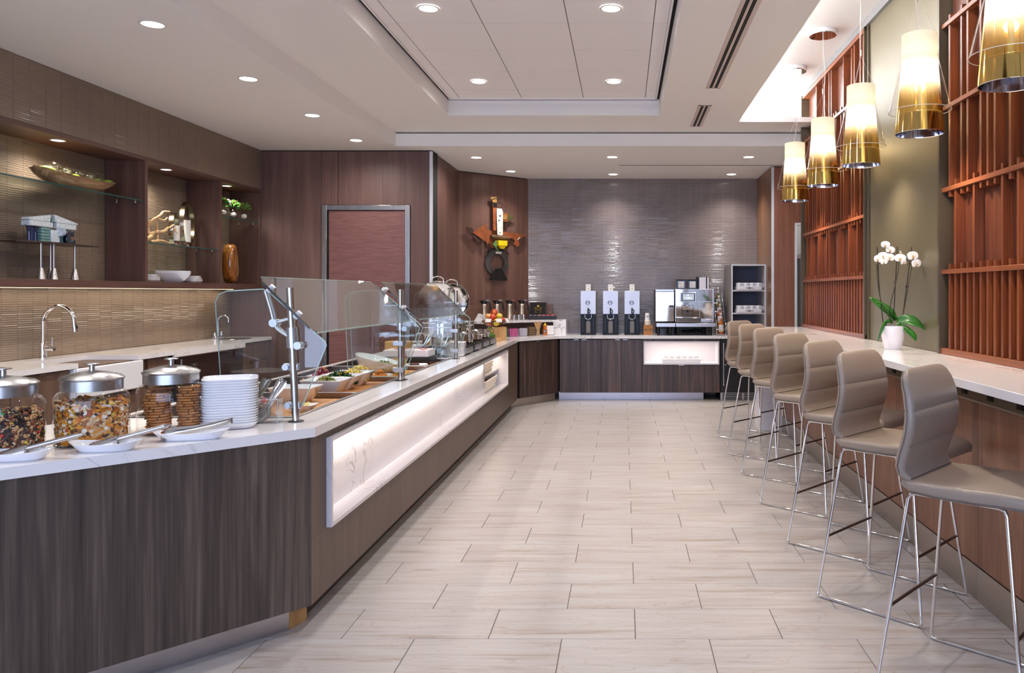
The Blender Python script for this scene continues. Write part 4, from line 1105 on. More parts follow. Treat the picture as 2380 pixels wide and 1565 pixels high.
# ------------------------------------------------------------------ coffee counter items
YC = 10.55
greenm = mat('emblem_green', (24, 60, 48), 0.5); inkm = mat('emblem_black', (14, 22, 20), 0.5); cardw = mat('card_white', (232, 230, 228), 0.6)
def emblem(parent, x, y, z, r, m=inkm, bg=None):
    """small round badge: crowned round mark with flowing bands, drawn as flat relief facing -y"""
    mb = MB()
    def ringpart(r0, r1, a0, a1, n=10):
        vs = []; fs = []
        for i in range(n + 1):
            a = math.radians(a0 + (a1 - a0) * i / n)
            vs += [(x + r0 * math.cos(a), y, z + r0 * math.sin(a)), (x + r1 * math.cos(a), y, z + r1 * math.sin(a))]
        for i in range(n): fs.append((2 * i, 2 * i + 1, 2 * i + 3, 2 * i + 2))
        mb.add(vs, fs)
    ringpart(r * 0.94, r, 0, 360, 28)
    for sgn in (1, -1):
        for k, (r0, r1) in enumerate(((0.66, 0.86), (0.42, 0.54))):
            a0, a1 = 90 - sgn * 18, 90 - sgn * 120
            ringpart(r * r0, r * r1, a0, a1)
        for q in (0.30, 0.60):
            ringpart(r * q, r * (q + 0.16), 90 - sgn * 132, 90 - sgn * 168, 5)
    star = []
    for i in range(10):
        a = math.radians(90 + 36 * i); rr_ = r * (0.20 if i % 2 == 0 else 0.085)
        star.append((x + rr_ * math.cos(a), y, z + r * 0.62 + rr_ * math.sin(a)))
    mb.add(star, [tuple(range(10))])
    return mb.build('emblem', m, parent)
dispgrey = mat('dispenser_front', (206, 207, 222), 0.25, 0.1, coat=0.3)
for i, xc in enumerate((-0.478, -0.175, 0.117)):
    t = thing('coffee_dispenser', 'tall grey and black coffee dispenser, %s of three' % ('left', 'middle', 'right')[i], 'coffee dispenser', (xc, YC, ZT), 0, 'coffee dispensers on the back counter')
    w = 0.103
    box(-w, w, 0.006, 0.33, 0.012, 0.594).build('body', mat('dispenser_side', (168, 168, 174), 0.3, 0.6), t, bevel=0.004)
    box(-w, w, -0.006, 0.006, 0.283, 0.595).build('front_panel', dispgrey, t, bevel=0.003)
    # black surround with arched window
    sr = MB()
    ww, hh = 0.029, 0.165
    arch = [(ww, 0.02), (ww, hh)] + [(ww * math.cos(math.radians(a)), hh + ww * math.sin(math.radians(a))) for a in range(15, 180, 15)] + [(-ww, hh), (-ww, 0.02)]
    outl = [(w, 0.02), (w, 0.28), (-w, 0.28), (-w, 0.02)]
    poly = outl[:2] + outl[2:] + [(-ww, 0.02)] + arch[::-1][1:]
    sr.extr([(px, -0.004, pz) for px, pz in poly], (0, 0.008, 0))
    sr.build('surround', blackgloss, t)
    wn = box(-ww - 0.002, ww + 0.002, 0.0045, 0.0055, 0.02, 0.2).build('sight_window', mat('window_mesh', (150, 138, 124), 0.3), t)
    lines = MB()
    for j in range(12): lines.box(-ww, ww, 0.003, 0.0048, 0.024 + j * 0.0145, 0.0265 + j * 0.0145)
    for j in range(3): lines.box(-0.017 + j * 0.015, -0.0145 + j * 0.015, 0.003, 0.0048, 0.02, 0.19)
    lines.build('window_grid', mat('grid_dark', (60, 54, 50), 0.5), wn)
    box(-w, w, -0.05, 0.006, 0.0, 0.02).build('drip_tray', blackgloss, t, bevel=0.004)
    for sx in (-0.075, 0.068): box(sx, sx + 0.006, -0.0065, -0.004, 0.03, 0.23).build('guide', mat('guide_dark', (20, 22, 40), 0.25), t)
    MB().tube(smoothpath([(-0.043, -0.012, 0.272), (-0.042, -0.014, 0.235), (-0.028, -0.016, 0.217), (0, -0.018, 0.211), (0.028, -0.016, 0.217), (0.042, -0.014, 0.235), (0.043, -0.012, 0.272)], 4), 0.0042, 8).build('push_lever', chrome, t, smooth=60)
    tap = MB(); tap.ball((0.0, -0.03, 0.352), (0.010, 0.010, 0.014)); tap.tube([(0.0, -0.03, 0.35), (-0.003, -0.03, 0.31), (0.0, -0.03, 0.275)], 0.008, 8)
    tap.tube(smoothpath([(0.0, -0.03, 0.335), (0.022, -0.03, 0.335), (0.024, -0.03, 0.31), (0.014, -0.03, 0.283)], 4), 0.006, 8); tap.tube([(0, -0.03, 0.30), (0, 0.0, 0.30)], 0.008, 8)
    tap.build('tap', blackgloss, t, smooth=60)
    emblem(t, -0.006, -0.0075, 0.432, 0.033)
    tc_ = MB().extr([(-0.033, -0.004, 0.596), (0.033, -0.004, 0.596), (0.033, 0.012, 0.685), (-0.033, 0.012, 0.685)], (0, 0.003, 0)).build('tent_card', cardw, t)
    inklines('card_lettering', tc_, 0.004, 0.0035, 0.663, 0.040, 2, 0.008, mat('card_ink', (150, 148, 148), 0.6))
    emblem(tc_, 0.002, -0.001, 0.622, 0.010)
# paper cups, lids and sleeves
t = thing('cup_stack', 'stack of upturned white paper cups beside the espresso machine', 'paper cups', (0.325, 10.56, ZT + 0.196))
MB().lathe([(0, 0), (0.038, 0), (0.038, 0.004), (0.0345, 0.012), (0.029, 0.095), (0.027, 0.098), (0, 0.098)], n=24, cap0=False, cap1=False).build('top_cup', whiteplastic, t, smooth=40)
emblem(t, 0.0, -0.0355, 0.052, 0.015, greenm)
t = thing('lid_stack', 'short stack of cream cup lids under the upturned cups', 'cup lids', (0.33, 10.56, ZT + 0.134))
for j in range(4):
    MB().lathe([(0, 0), (0.044, 0), (0.046, 0.004), (0.045, 0.010), (0.040, 0.015), (0, 0.015)], (0, 0, j * 0.0153), 24, False, False).build('lid', mat('lid_cream', (232, 222, 204), 0.4), t, smooth=40)
t = thing('sleeve_box', 'brown cardboard sleeve box holding cup lids', 'box', (0.335, 10.56, ZT))
box(-0.062, 0.062, -0.05, 0.05, 0, 0.133).build('box', mat('kraft_card', (176, 118, 70), 0.7, var=0.1, vscale=20), t, bevel=0.002)
box(-0.0008, 0.0008, -0.0515, -0.05, 0.002, 0.131).build('seam', mat('kraft_seam', (120, 78, 44), 0.8), t)
for sx in (-0.031, 0.031): emblem(t, sx, -0.0518, 0.066, 0.018, greenm)
# espresso machine
t = thing('espresso_machine', 'polished steel espresso machine with touch screen and bean hoppers', 'espresso machine', (0.84, 10.48, ZT))
X = lambda px: (px - 1449) * 10.48 / 1806 - 0.84
Zp = lambda py: EYE - (py - 681) * 10.48 / 1806 - ZT
mirror = mat('mirror_steel', (206, 200, 196), 0.045, 1)
box(X(1523), X(1567), 0.004, 0.44, Zp(748), Zp(673)).build('milk_fridge', mat('fridge_side', (70, 66, 66), 0.4, 0.5), t, bevel=0.002)
fd = box(X(1523.6), X(1566.6), -0.010, 0.004, Zp(747.5), Zp(678.5)).build('fridge_door', mirror, t, bevel=0.003)
box(X(1555), X(1565.5), -0.013, -0.010, Zp(714), Zp(710)).build('door_latch', mat('latch_dark', (40, 40, 42), 0.3, 0.6), fd)
box(X(1523.6), X(1566.6), -0.008, 0.004, Zp(677.5), Zp(673)).build('fridge_top_trim', brushed_x, t)
box(X(1569), X(1659.5), 0.004, 0.46, Zp(749), Zp(672)).build('body', brushed_x, t, bevel=0.003)
box(X(1571), X(1656), -0.004, 0.003, Zp(700.5), Zp(673)).build('upper_panel', mirror, t)
box(X(1571), X(1626), -0.004, 0.003, Zp(747), Zp(702)).build('lower_panel', mirror, t)
box(X(1626.5), X(1656), -0.004, 0.003, Zp(741), Zp(702)).build('side_panel', mirror, t)
sc_ = box(X(1580.5), X(1618), -0.020, -0.004, Zp(702), Zp(680)).build('screen_housing', brushed_x, t, bevel=0.004)
box(X(1583.5), X(1615), -0.0225, -0.020, Zp(700), Zp(682)).build('screen_bezel', blackgloss, sc_)
sd = box(X(1586), X(1613), -0.0235, -0.0225, Zp(698.3), Zp(683.3)).build('screen', emitter('screen_glow', (0.42, 0.48, 0.56), 0.75), sc_)
wi = mat('screen_white', (236, 240, 244), 0.4, emit=0.8)
MB().tube([(X(1598.8), -0.0236, Zp(686.6)), (X(1598.8), -0.0242, Zp(686.6))], 0.010, 14).build('screen_icon', wi, sd)
inklines('screen_lettering', sd, X(1599.5), -0.0240, Zp(692.5) + 0.006, 0.11, 2, 0.014, wi, 0.007)
ou = box(X(1585), X(1611.5), -0.006, -0.004, Zp(733.5), Zp(709.5)).build('brew_recess', reveal, t)
box(X(1586), X(1610.5), -0.007, -0.006, Zp(733), Zp(723)).build('recess_back', mat('recess_brown', (92, 76, 62), 0.2, 0.6), ou)
box(X(1586), X(1610.5), -0.007, -0.006, Zp(722), Zp(710.2)).build('recess_top', mirror, ou)
MB().tube([(X(1598), -0.045, Zp(711)), (X(1598), -0.045, Zp(720))], [0.022, 0.014], 14).tube([(X(1598), -0.045, Zp(711.5)), (X(1598), 0.0, Zp(711.5))], 0.014, 12).build('brew_spout', chrome, t, smooth=50)
MB().tube([(X(1598), -0.045, Zp(720)), (X(1598), -0.045, Zp(725.5))], 0.009, 12).build('spout_tip', blackgloss, t, smooth=50)
MB().box(X(1570), X(1626), -0.14, -0.004, Zp(748.5), Zp(738)).build('cup_tray', mat('tray_mirror', (190, 200, 216), 0.05, 1), t, bevel=0.004)
MB().box(X(1627), X(1656), -0.10, -0.004, Zp(749), Zp(741.5)).build('drain_step', brushed_x, t, bevel=0.004)
MB().box(X(1648), X(1652), -0.1015, -0.10, Zp(746.7), Zp(745.3)).build('badge', black, t)
MB().box(X(1524.5), X(1568), -0.15, 0.42, Zp(759), Zp(750.5)).build('base_tray', brushed_x, t, bevel=0.003)
MB().box(X(1569), X(1660.5), -0.15, 0.44, Zp(759), Zp(750.5)).build('base_tray', brushed_x, t, bevel=0.003)
MB().box(X(1526), X(1658), -0.14, 0.42, Zp(760.2), Zp(759)).build('underside', black, t)
for px in (1529.5, 1556.5, 1575, 1641.5, 1649.5):
    for yy in (-0.10, 0.36):
        MB().tube([(X(px), yy, 0.0), (X(px), yy, Zp(760))], 0.019, 12).build('foot', black, t, smooth=40)
for j, (cx, cz, rx) in enumerate(((1596, 772, 0.07), (1604, 771, 0.09), (1614, 771, 0.085), (1618, 772, 0.10), (1625, 770, 0.06))):
    MB().tube([(X(cx) + rx * math.cos(a), 0.06 + 0.05 * math.sin(a) + 0.02 * j, Zp(cz) + 0.016 * math.sin(a + j) + 0.006) for a in [i * 2 * PI / 20 for i in range(20)]], 0.007, 6, True).build('cable', black, t, smooth=60)
# hoppers on top
bluet = thinglass('smoked_blue', (0.10, 0.11, 0.22), 1.0, 0.05, 1.5)
for j, (a, b) in enumerate(((1572, 1595.5), (1598, 1622))):
    h = thing('bean_hopper', 'dark blue coffee bean hopper with white label, %s one' % ('left', 'right')[j], 'bean hopper', (0.84 + (X(a) + X(b)) / 2, 10.50, ZT + Zp(671.8)), 0, 'bean hoppers on the espresso machine')
    w = (X(b) - X(a)) / 2; hh = Zp(651.5) - Zp(671.8)
    box(-w, w, 0.0, 0.16, 0, hh).build('body', mat('hopper_navy', (24, 26, 52), 0.15), h, bevel=0.003)
    box(-w - 0.003, w + 0.003, -0.003, 0.163, hh, hh + 0.008).build('lid', blackgloss, h, bevel=0.002)
    MB().ball((0, 0.08, hh + 0.012), 0.006, 8, 6).build('knob', chrome, h, smooth=50)
    lb = box(-w * 0.58, w * 0.58, -0.0015, 0.0, hh * 0.12, hh * 0.86).build('label', cardw, h)
    emblem(lb, -w * 0.28, -0.0022, hh * 0.60, 0.011, greenm)
    inklines('label_lettering', lb, 0, -0.002, hh * 0.33, w * 0.9, 2, 0.009, mat('card_ink', (150, 148, 148)))
h = thing('grounds_box', 'tall steel and black box on the espresso machine', 'canister', (0.84 + X(1635), 10.50, ZT + Zp(671.8)))
box(X(1620) - X(1635), X(1649) - X(1635), 0, 0.15, 0, Zp(643.5) - Zp(671.8)).build('body', black, h)
box(X(1625.5) - X(1635), X(1641) - X(1635), -0.003, 0.0, 0.001, Zp(644.5) - Zp(671.8)).build('front_plate', mat('plate_satin', (212, 196, 188), 0.3, 0.7), h)
box(X(1644) - X(1635), X(1648) - X(1635), -0.003, 0.0, 0.001, Zp(644.5) - Zp(671.8)).build('side_strip', mat('plate_satin'), h)
MB().ball((0.0, 0.05, Zp(643.0) - Zp(671.8) + 0.004), 0.006, 8, 6).build('knob', chrome, h, smooth=50)
# syrup rack
rk = thing('syrup_rack', 'tiered chrome wire rack for syrup bottles at the counter end', 'rack', (1.305, 10.42, ZT))
rw = 0.0024
for sx in (-0.062, 0.062):
    MB().tube([(sx, -0.06, 0.0), (sx, -0.06, 0.13), (sx, 0.11, 0.26), (sx, 0.22, 0.40), (sx, 0.36, 0.60), (sx, 0.36, 0.0)], rw * 1.3, 6).build('side_wire', chrome, rk, smooth=60)
    MB().tube([(sx, -0.06, 0.003), (sx, 0.36, 0.003)], rw, 6).build('floor_wire', chrome, rk, smooth=60)
for k in range(4):
    y = -0.055 + 0.105 * k; z = 0.012 + 0.115 * k
    MB().tube([(-0.062, y, z), (0.062, y, z), (0.062, y + 0.09, z), (-0.062, y + 0.09, z)], rw, 6, True).build('tier_wire', chrome, rk, smooth=60)
    MB().tube([(-0.062, y, z + 0.07), (0.062, y, z + 0.07)], rw, 6).build('guard_wire', chrome, rk, smooth=60)
syr = [(176, 92, 22), (150, 70, 20), (130, 104, 44), (120, 112, 62)]
for k in range(4):
    b = thing('syrup_bottle', 'pump syrup bottle on the rack, %s' % ('amber one in front', 'orange one on the second tier', 'brown one on the third tier', 'olive one at the back on top')[k], 'bottle', (1.305, 10.42 - 0.008 + 0.105 * k, ZT + 0.016 + 0.115 * k), 0, 'syrup bottles on the wire rack')
    MB().lathe([(0, 0), (0.035, 0), (0.037, 0.004), (0.037, 0.13), (0.034, 0.150), (0.016, 0.172), (0.013, 0.20), (0.013, 0.215), (0, 0.215)], n=20, cap0=False, cap1=False).build('bottle', mat('syrup_%d' % k, syr[k], 0.12, coat=0.5), b, smooth=40)
    lb = MB()
    vs = []; n = 8
    for i in range(n + 1):
        a = -PI / 2 - 0.9 + 1.8 * i / n
        for z in (0.035, 0.125): vs.append((0.0378 * math.cos(a), 0.0378 * math.sin(a), z))
    lb.add(vs, [(2 * i, 2 * i + 2, 2 * i + 3, 2 * i + 1) for i in range(n)])
    lo = lb.build('label', cardw, b, smooth=60)
    if k == 0:
        inklines('label_lettering', lo, 0, -0.0388, 0.098, 0.036, 2, 0.010, mat('card_ink2', (60, 60, 64), 0.6), 0.004)
        for q in range(3):
            MB().extr([(-0.022, -0.0388, 0.072 - q * 0.012), (0, -0.0400, 0.062 - q * 0.012), (0.022, -0.0388, 0.072 - q * 0.012), (0.022, -0.0388, 0.067 - q * 0.012), (0, -0.0400, 0.057 - q * 0.012), (-0.022, -0.0388, 0.067 - q * 0.012)], (0, 0.0006, 0)).build('label_chevron', mat('chevron_gold', (206, 168, 92), 0.5), lo)
    MB().tube([(0, 0, 0.21), (0, 0, 0.235)], 0.015, 12).tube([(0, 0, 0.235), (0, 0, 0.275)], 0.005, 8).ball((0, 0, 0.278), (0.013, 0.013, 0.007)).tube([(0, 0, 0.278), (0, -0.035, 0.274), (0, -0.045, 0.262)], 0.005, 8).build('pump', whiteplastic, b, smooth=50)

# cup tower
t = thing('cup_tower', 'tall pale open shelf unit holding mugs at the end of the coffee counter', 'shelf unit', (1.655, 10.27, ZT - 0.04))
H = 1.81 - ZT + 0.04; w = 0.229
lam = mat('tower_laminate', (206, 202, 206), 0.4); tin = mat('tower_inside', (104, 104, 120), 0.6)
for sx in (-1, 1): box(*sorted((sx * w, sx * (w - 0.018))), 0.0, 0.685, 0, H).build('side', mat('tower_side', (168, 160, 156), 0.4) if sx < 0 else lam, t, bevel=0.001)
box(-w + 0.018, w - 0.018, 0.0, 0.685, H - 0.018, H).build('top', lam, t)
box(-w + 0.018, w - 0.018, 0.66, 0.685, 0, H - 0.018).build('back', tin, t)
zs = [EYE - (674.5 - 681) * 10.27 / 1806 - (ZT - 0.04), EYE - (727.5 - 681) * 10.27 / 1806 - (ZT - 0.04)]
for z in zs: box(-w + 0.018, w - 0.018, 0.002, 0.66, z - 0.018, z).build('shelf', lam, t)
box(-w + 0.018, w - 0.018, 0.0, 0.66, 0, 0.02).build('shelf', lam, t)
fe = MB()
for sx in (-1, 1): fe.box(*sorted((sx * w, sx * (w - 0.018))), -0.002, 0.0, 0, H)
fe.box(-w + 0.018, w - 0.018, -0.002, 0.0, H - 0.018, H)
fe.build('edge_band', whitetrim, t)
mugm = whiteware
def mug_mesh():
    mb = MB(); mb.lathe([(0, 0), (0.036, 0), (0.040, 0.004), (0.041, 0.088), (0.038, 0.088), (0.037, 0.008), (0, 0.006)], n=20, cap0=False, cap1=False)
    return mb.mesh('mug_cup', mugm, smooth=40), MB().tube(smoothpath([(0.038, 0, 0.074), (0.062, 0, 0.070), (0.066, 0, 0.045), (0.056, 0, 0.022), (0.038, 0, 0.018)], 4), 0.005, 8).mesh('mug_handle', mugm, smooth=60)
mugc, mugh = mug_mesh()
for k, z in enumerate(zs):
    zb = ZT - 0.04 + z
    tr = thing('mug_tray', 'white tray of mugs on the %s shelf of the cup tower' % ('upper', 'middle')[k], 'tray', (1.665, 10.36, zb))
    pr = rrect(0.345, 0.24, 0.03, 4); pi = rrect(0.33, 0.225, 0.025, 4)
    MB().loft([[(a * 0.97, b * 0.97, 0.0) for a, b in pr], [(a, b, 0.010) for a, b in pr], [(a, b, 0.052) for a, b in pr], [(a, b, 0.052) for a, b in pi], [(a, b, 0.008) for a, b in pi]]).build('tray', whiteplastic, tr, smooth=40)
    cd = box(-0.05, 0.05, -0.122, -0.120, 0.016, 0.038).build('label_plate', mat('label_grey', (176, 176, 184), 0.4), tr)
    box(-0.018, 0.012, -0.1228, -0.122, 0.020, 0.034).build('label_print', mat('label_dark', (70, 72, 84), 0.5), cd)
    for r in range(2):
        for c in range(4):
            mg = thing('mug', 'white mug, %s in the %s row on the %s tower shelf' % (ORD[c], ('front', 'back')[r], ('upper', 'middle')[k]), 'mug', (1.665 - 0.122 + c * 0.083, 10.36 - 0.058 + r * 0.10, zb + 0.009), 0, 'mugs on the cup tower')
            share('cup', mugc, mg); share('handle', mugh, mg, (0, 0, 0), (0, 0, -0.45))
            if r == 0:
                emblem(mg, 0.006, -0.0425, 0.060, 0.011, inkm)
# cups in the glowing niche
tr = thing('cup_tray', 'long white tray of cups in the glowing niche', 'tray', (0.775, FY + 0.13, nz0 + 0.018))
pr = [(-0.262, -0.11), (0.262, -0.11), (0.262, 0.11), (-0.262, 0.11)]
MB().loft([[(a * 0.95, b * 0.95, 0) for a, b in pr], [(a, b, 0.050) for a, b in pr], [(a * 0.98, b * 0.96, 0.050) for a, b in pr], [(a * 0.94, b * 0.90, 0.008) for a, b in pr]]).build('tray', whiteplastic, tr, bevel=0.003)
cupme = MB().loft([[(a * 0.028, b * 0.028, 0) for a, b in rrect(2, 2, 0.7, 4)], [(a * 0.036, b * 0.036, 0.08) for a, b in rrect(2, 2, 0.7, 4)], [(a * 0.034, b * 0.034, 0.08) for a, b in rrect(2, 2, 0.7, 4)], [(a * 0.026, b * 0.026, 0.006) for a, b in rrect(2, 2, 0.7, 4)]]).mesh('cup', whiteware, smooth=40)
for r in range(2):
    for c in range(6):
        o = bpy.data.objects.new('white_cup', cupme); C.objects.link(o); o.location = (0.775 - 0.205 + c * 0.081, FY + 0.085 + r * 0.085, nz0 + 0.0265)
        tag(o, 'small white cup in the glowing niche, %s from the left in the %s row' % (ORD[c], ('front', 'back')[r]), 'cup', 'cups in the glowing niche')
# raised stone shelf along the angled wall with the wood riser behind
sh = thing('raised_shelf', 'raised white stone shelf carrying thermoses along the angled wall', 'shelf', tuple((A0 + A1) / 2 + Vector((0, 0, ZT))))
sb_ = (A0 + A1) / 2
def ap(u, n, z=0): v = A0 + AU * u + AN * n; return (v.x - sb_.x, v.y - sb_.y)
ZS = 1.065 - ZT
e0 = (-0.957 - sb_.x, 10.60 - sb_.y); e1 = (-0.785 - sb_.x, 10.60 - sb_.y); e2 = (-0.785 - sb_.x, 10.955 - sb_.y); e3 = (-1.345 - sb_.x, 10.955 - sb_.y)
MB().prism([ap(0.03, 0.02), ap(0.03, 0.44), ap(AL * 0.72, 0.44), (-1.04 - sb_.x, 10.60 - sb_.y), e0, e1, e2, e3], ZS - 0.03, ZS).build('slab', quartz_w, sh)
MB().prism([e0, e1, e2, (e0[0], e2[1])], 0.001, ZS - 0.03).build('end_block', quartz_w, sh)
MB().prism([ap(0.04, 0.20), ap(0.04, 0.24), ap(AL * 0.80, 0.24), (-1.0 - sb_.x, 10.75 - sb_.y), (-0.96 - sb_.x, 10.75 - sb_.y), (-0.96 - sb_.x, 10.80 - sb_.y), ap(AL * 0.85, 0.20)], 0.001, ZS - 0.031).build('recess_back', mat('recess_shadow', (62, 44, 38), 0.6), sh)  # dark colour of this board stands in for shade under the open shelf
rs = MB().prism([ap(0.02, 0.012), ap(0.02, 0.04), ap(AL - 0.02, 0.04), ap(AL - 0.005, 0.012)], ZS + 0.001, 1.27 - ZT)
rs.build('riser', wood('riser_veneer', (84, 56, 48), (108, 76, 64), (128, 94, 82), 'x', 1.0, 0.4), sh)
MB().box(-1.33 - sb_.x, -1.0 - sb_.x, 10.925 - sb_.y, 10.95 - sb_.y, ZS + 0.001, 1.27 - ZT).build('riser', wood('riser_veneer', (0, 0, 0), (0, 0, 0), (0, 0, 0)), sh)
# thermoses
tabs = [('pale blue', (150, 196, 220)), ('pale green', (206, 212, 190)), ('red', (214, 74, 54)), ('lilac', (168, 140, 186))]
th = steel('thermos_steel', (196, 182, 170), 0.26)
for i in range(4):
    p = Vector((-1.40, 10.70, 0)) - AU * 0.199 * (3 - i)
    t = thing('thermos', 'steel thermos jug with a %s lid tab' % tabs[i][0], 'thermos', (p.x, p.y, 1.066), 0, 'thermos jugs on the raised shelf')
    MB().lathe([(0, 0), (0.048, 0), (0.050, 0.004), (0.050, 0.015), (0.048, 0.018), (0.048, 0.185), (0.043, 0.205), (0.034, 0.22), (0, 0.22)], n=26, cap0=False, cap1=False).build('body', th, t, smooth=35)
    ld = MB(); ld.lathe([(0.036, 0.215), (0.037, 0.245), (0.033, 0.262), (0.018, 0.270), (0, 0.271)], n=20, cap0=True, cap1=False)
    ld.extr([(-0.03, -0.016, 0.262), (-0.066, 0.0, 0.262), (-0.03, 0.016, 0.262), (-0.034, 0.012, 0.226), (-0.034, -0.012, 0.226)], (0.012, 0, 0))
    ld.build('lid', black, t, smooth=35)
    MB().tube(smoothpath([(0.030, 0, 0.243), (0.062, 0, 0.240), (0.078, 0, 0.215), (0.086, 0, 0.17), (0.092, 0, 0.125)], 5), [0.010] * 6 + [0.0115] * 15, 10).build('handle', black, t, smooth=60)
    box(0.022, 0.068, -0.009, 0.009, 0.262, 0.270).build('tab', mat('tab_%d' % i, tabs[i][1], 0.4), t, bevel=0.003)
# tea box
p = Vector((-1.12, 10.72, 1.0665))
t = thing('tea_box', 'open dark tea box with gold crest inside the lid', 'tea box', tuple(p))
tb = mat('tea_box_dark', (26, 16, 16), 0.35)
MB().box(-0.19, 0.19, -0.10, 0.09, 0, 0.006).box(-0.19, 0.19, -0.10, -0.092, 0.006, 0.05).box(-0.19, 0.19, 0.082, 0.09, 0.006, 0.05).box(-0.19, -0.182, -0.092, 0.082, 0.006, 0.05).box(0.182, 0.19, -0.092, 0.082, 0.006, 0.05).build('tray', tb, t)
ld = MB().extr([(-0.19, 0.09, 0.05), (0.05, 0.09, 0.05), (0.05, 0.14, 0.235), (-0.19, 0.14, 0.235)], (0, 0.012, -0.003)).build('lid', mat('lid_mahogany', (52, 18, 20), 0.3), t, bevel=0.002)
MB().extr([(-0.178, 0.0885, 0.058), (0.038, 0.0885, 0.058), (0.038, 0.134, 0.226), (-0.178, 0.134, 0.226)], (0, 0.003, -0.001)).build('lid_lining', blackgloss, ld)
gold = mat('gold_print', (214, 170, 40), 0.4, 0.3)
text_mesh('crest_lettering', 'HARNEY & SONS', 0.0125, gold, ld, (-0.07, 0.107, 0.128), rot=(PI / 2 - 0.262, 0, 0), depth=0.0003)
cr_ = MB()
for k in range(10):
    pass
star = []
for k in range(10):
    a = math.radians(90 + 36 * k); r_ = 0.018 if k % 2 == 0 else 0.010
    star.append((-0.07 + r_ * math.cos(a), 0.121 + 0.2 * r_ * math.sin(a) * 1.2, 0.182 + r_ * math.sin(a)))
cr_.add(star, [tuple(range(10))])
for sgn in (-1, 1):
    for q in range(3):
        cr_.tube([(-0.07 + sgn * (0.016 + 0.014 * q + 0.006 * math.cos(a)), 0.113 - 0.0005, 0.155 + 0.004 * q % 3 * 0.01 + 0.006 * math.sin(a)) for a in [i * PI / 3 for i in range(6)]], 0.0011, 4, True)
        cr_.tube([(-0.07 + sgn * (0.012 + 0.014 * q + 0.007 * math.cos(a)), 0.0985, 0.098 - 0.006 * (2 - q) + 0.008 * math.sin(a)) for a in [i * PI / 3 for i in range(6)]], 0.0011, 4, True)
cr_.build('crest', gold, ld)
teas = [(70, 74, 78), (60, 62, 70), (168, 84, 62), (156, 78, 112), (170, 46, 52), (178, 62, 56)]
for k in range(6):
    x = -0.15 + k * 0.060
    tp = thing('tea_packet_row', 'row of %s tea sachets in the open tea box' % ('black', 'charcoal', 'copper', 'plum', 'crimson', 'red')[k], 'tea bags', (p.x + x, p.y - 0.005, p.z + 0.007), 0, 'tea sachets in the box')
    for q in range(4):
        box(-0.026, 0.026, -0.08 + q * 0.042, -0.048 + q * 0.042, 0, 0.062 - 0.002 * q).build('sachet', mat('tea_%d' % k, teas[k], 0.4), tp)
    MB().extr([(-0.02, -0.0805, 0.046), (0, -0.0805, 0.058), (0.02, -0.0805, 0.046), (0, -0.0805, 0.052)], (0, 0.0004, 0)).build('mark', mat('sachet_mark', (226, 214, 204), 0.5), tp)
# steel canisters on the raised shelf
for i in range(3):
    q = Vector((-1.487, 10.50, 0)) + AU * (0.075 * i)
    q -= AN * -0.02
    t = thing('spice_canister', 'small steel canister before the thermoses, %s from the left' % ORD[i], 'canister', (q.x, q.y, 1.066), 0, 'small canisters on the raised shelf')
    MB().lathe([(0, 0), (0.028, 0), (0.028, 0.055), (0, 0.055)], n=20, cap0=False, cap1=False).build('body', brushed, t, smooth=35)
    MB().lathe([(0.0, 0.055), (0.0295, 0.055), (0.0295, 0.070), (0.026, 0.073), (0, 0.073)], n=20, cap0=False, cap1=False).build('cap', polished, t, smooth=35)
# condiment caddies on the diagonal counter
def caddy(label, cat, x, y, w, dep, h, fill, rz):
    t = thing('condiment_caddy', label, cat, (x, y, ZT), rz, 'clear caddies on the diagonal counter')
    e = 0.003
    MB().box(-w / 2, w / 2, -dep / 2, dep / 2, 0, e).box(-w / 2, w / 2, -dep / 2, -dep / 2 + e, e, h).box(-w / 2, w / 2, dep / 2 - e, dep / 2, e, h).box(-w / 2, -w / 2 + e, -dep / 2 + e, dep / 2 - e, e, h).box(w / 2 - e, w / 2, -dep / 2 + e, dep / 2 - e, e, h).build('acrylic_box', acrylic, t)
    fill(t, w, dep, h)
    return t
def packets(rgbs, stand=True, txt=None):
    def f(t, w, dep, h):
        r_ = random.Random(4); n = 14
        for k in range(n):
            x = -w / 2 + 0.008 + (w - 0.016) * (k + 0.5) / n
            c = rgbs[k % len(rgbs)]
            o = MB().box(-(w - 0.02) / n * 0.42, (w - 0.02) / n * 0.42, -dep * 0.40, dep * 0.40, 0.004, h * r_.uniform(0.84, 1.02)).build('packet', mat('packet_%d_%d_%d' % c, c, 0.5), t, loc=(x, 0, 0))
            o.rotation_euler = (0, r_.uniform(-0.08, 0.08), 0)
    return f
def flatpackets(rgbs, n=9):
    def f(t, w, dep, h):
        r_ = random.Random(6)
        for k in range(n):
            c = rgbs[k % len(rgbs)]
            o = MB().box(-w * 0.43, w * 0.43, -dep * 0.42, dep * 0.42, 0, h / n * 0.8).build('packet', mat('packet_%d_%d_%d' % c, c, 0.5), t, loc=(0, 0, 0.004 + k * h / n), rz=r_.uniform(-0.06, 0.06))
    return f
rzA = math.atan2(AU.y, AU.x)
caddy('clear caddy of green sweetener packets half behind the bamboo block', 'condiments', -1.535, 10.02, 0.09, 0.08, 0.105, flatpackets([(40, 92, 66), (60, 120, 84)]), rzA)
caddy('clear caddy packed with bright pink sweetener packets', 'condiments', -1.44, 10.10, 0.135, 0.08, 0.105, packets([(230, 96, 160), (238, 126, 180), (222, 84, 150)]), rzA)
caddy('clear caddy of white sugar packets next to the pink ones', 'condiments', -1.325, 10.20, 0.12, 0.08, 0.105, packets([(226, 222, 228), (236, 232, 236), (214, 206, 220)]), rzA)
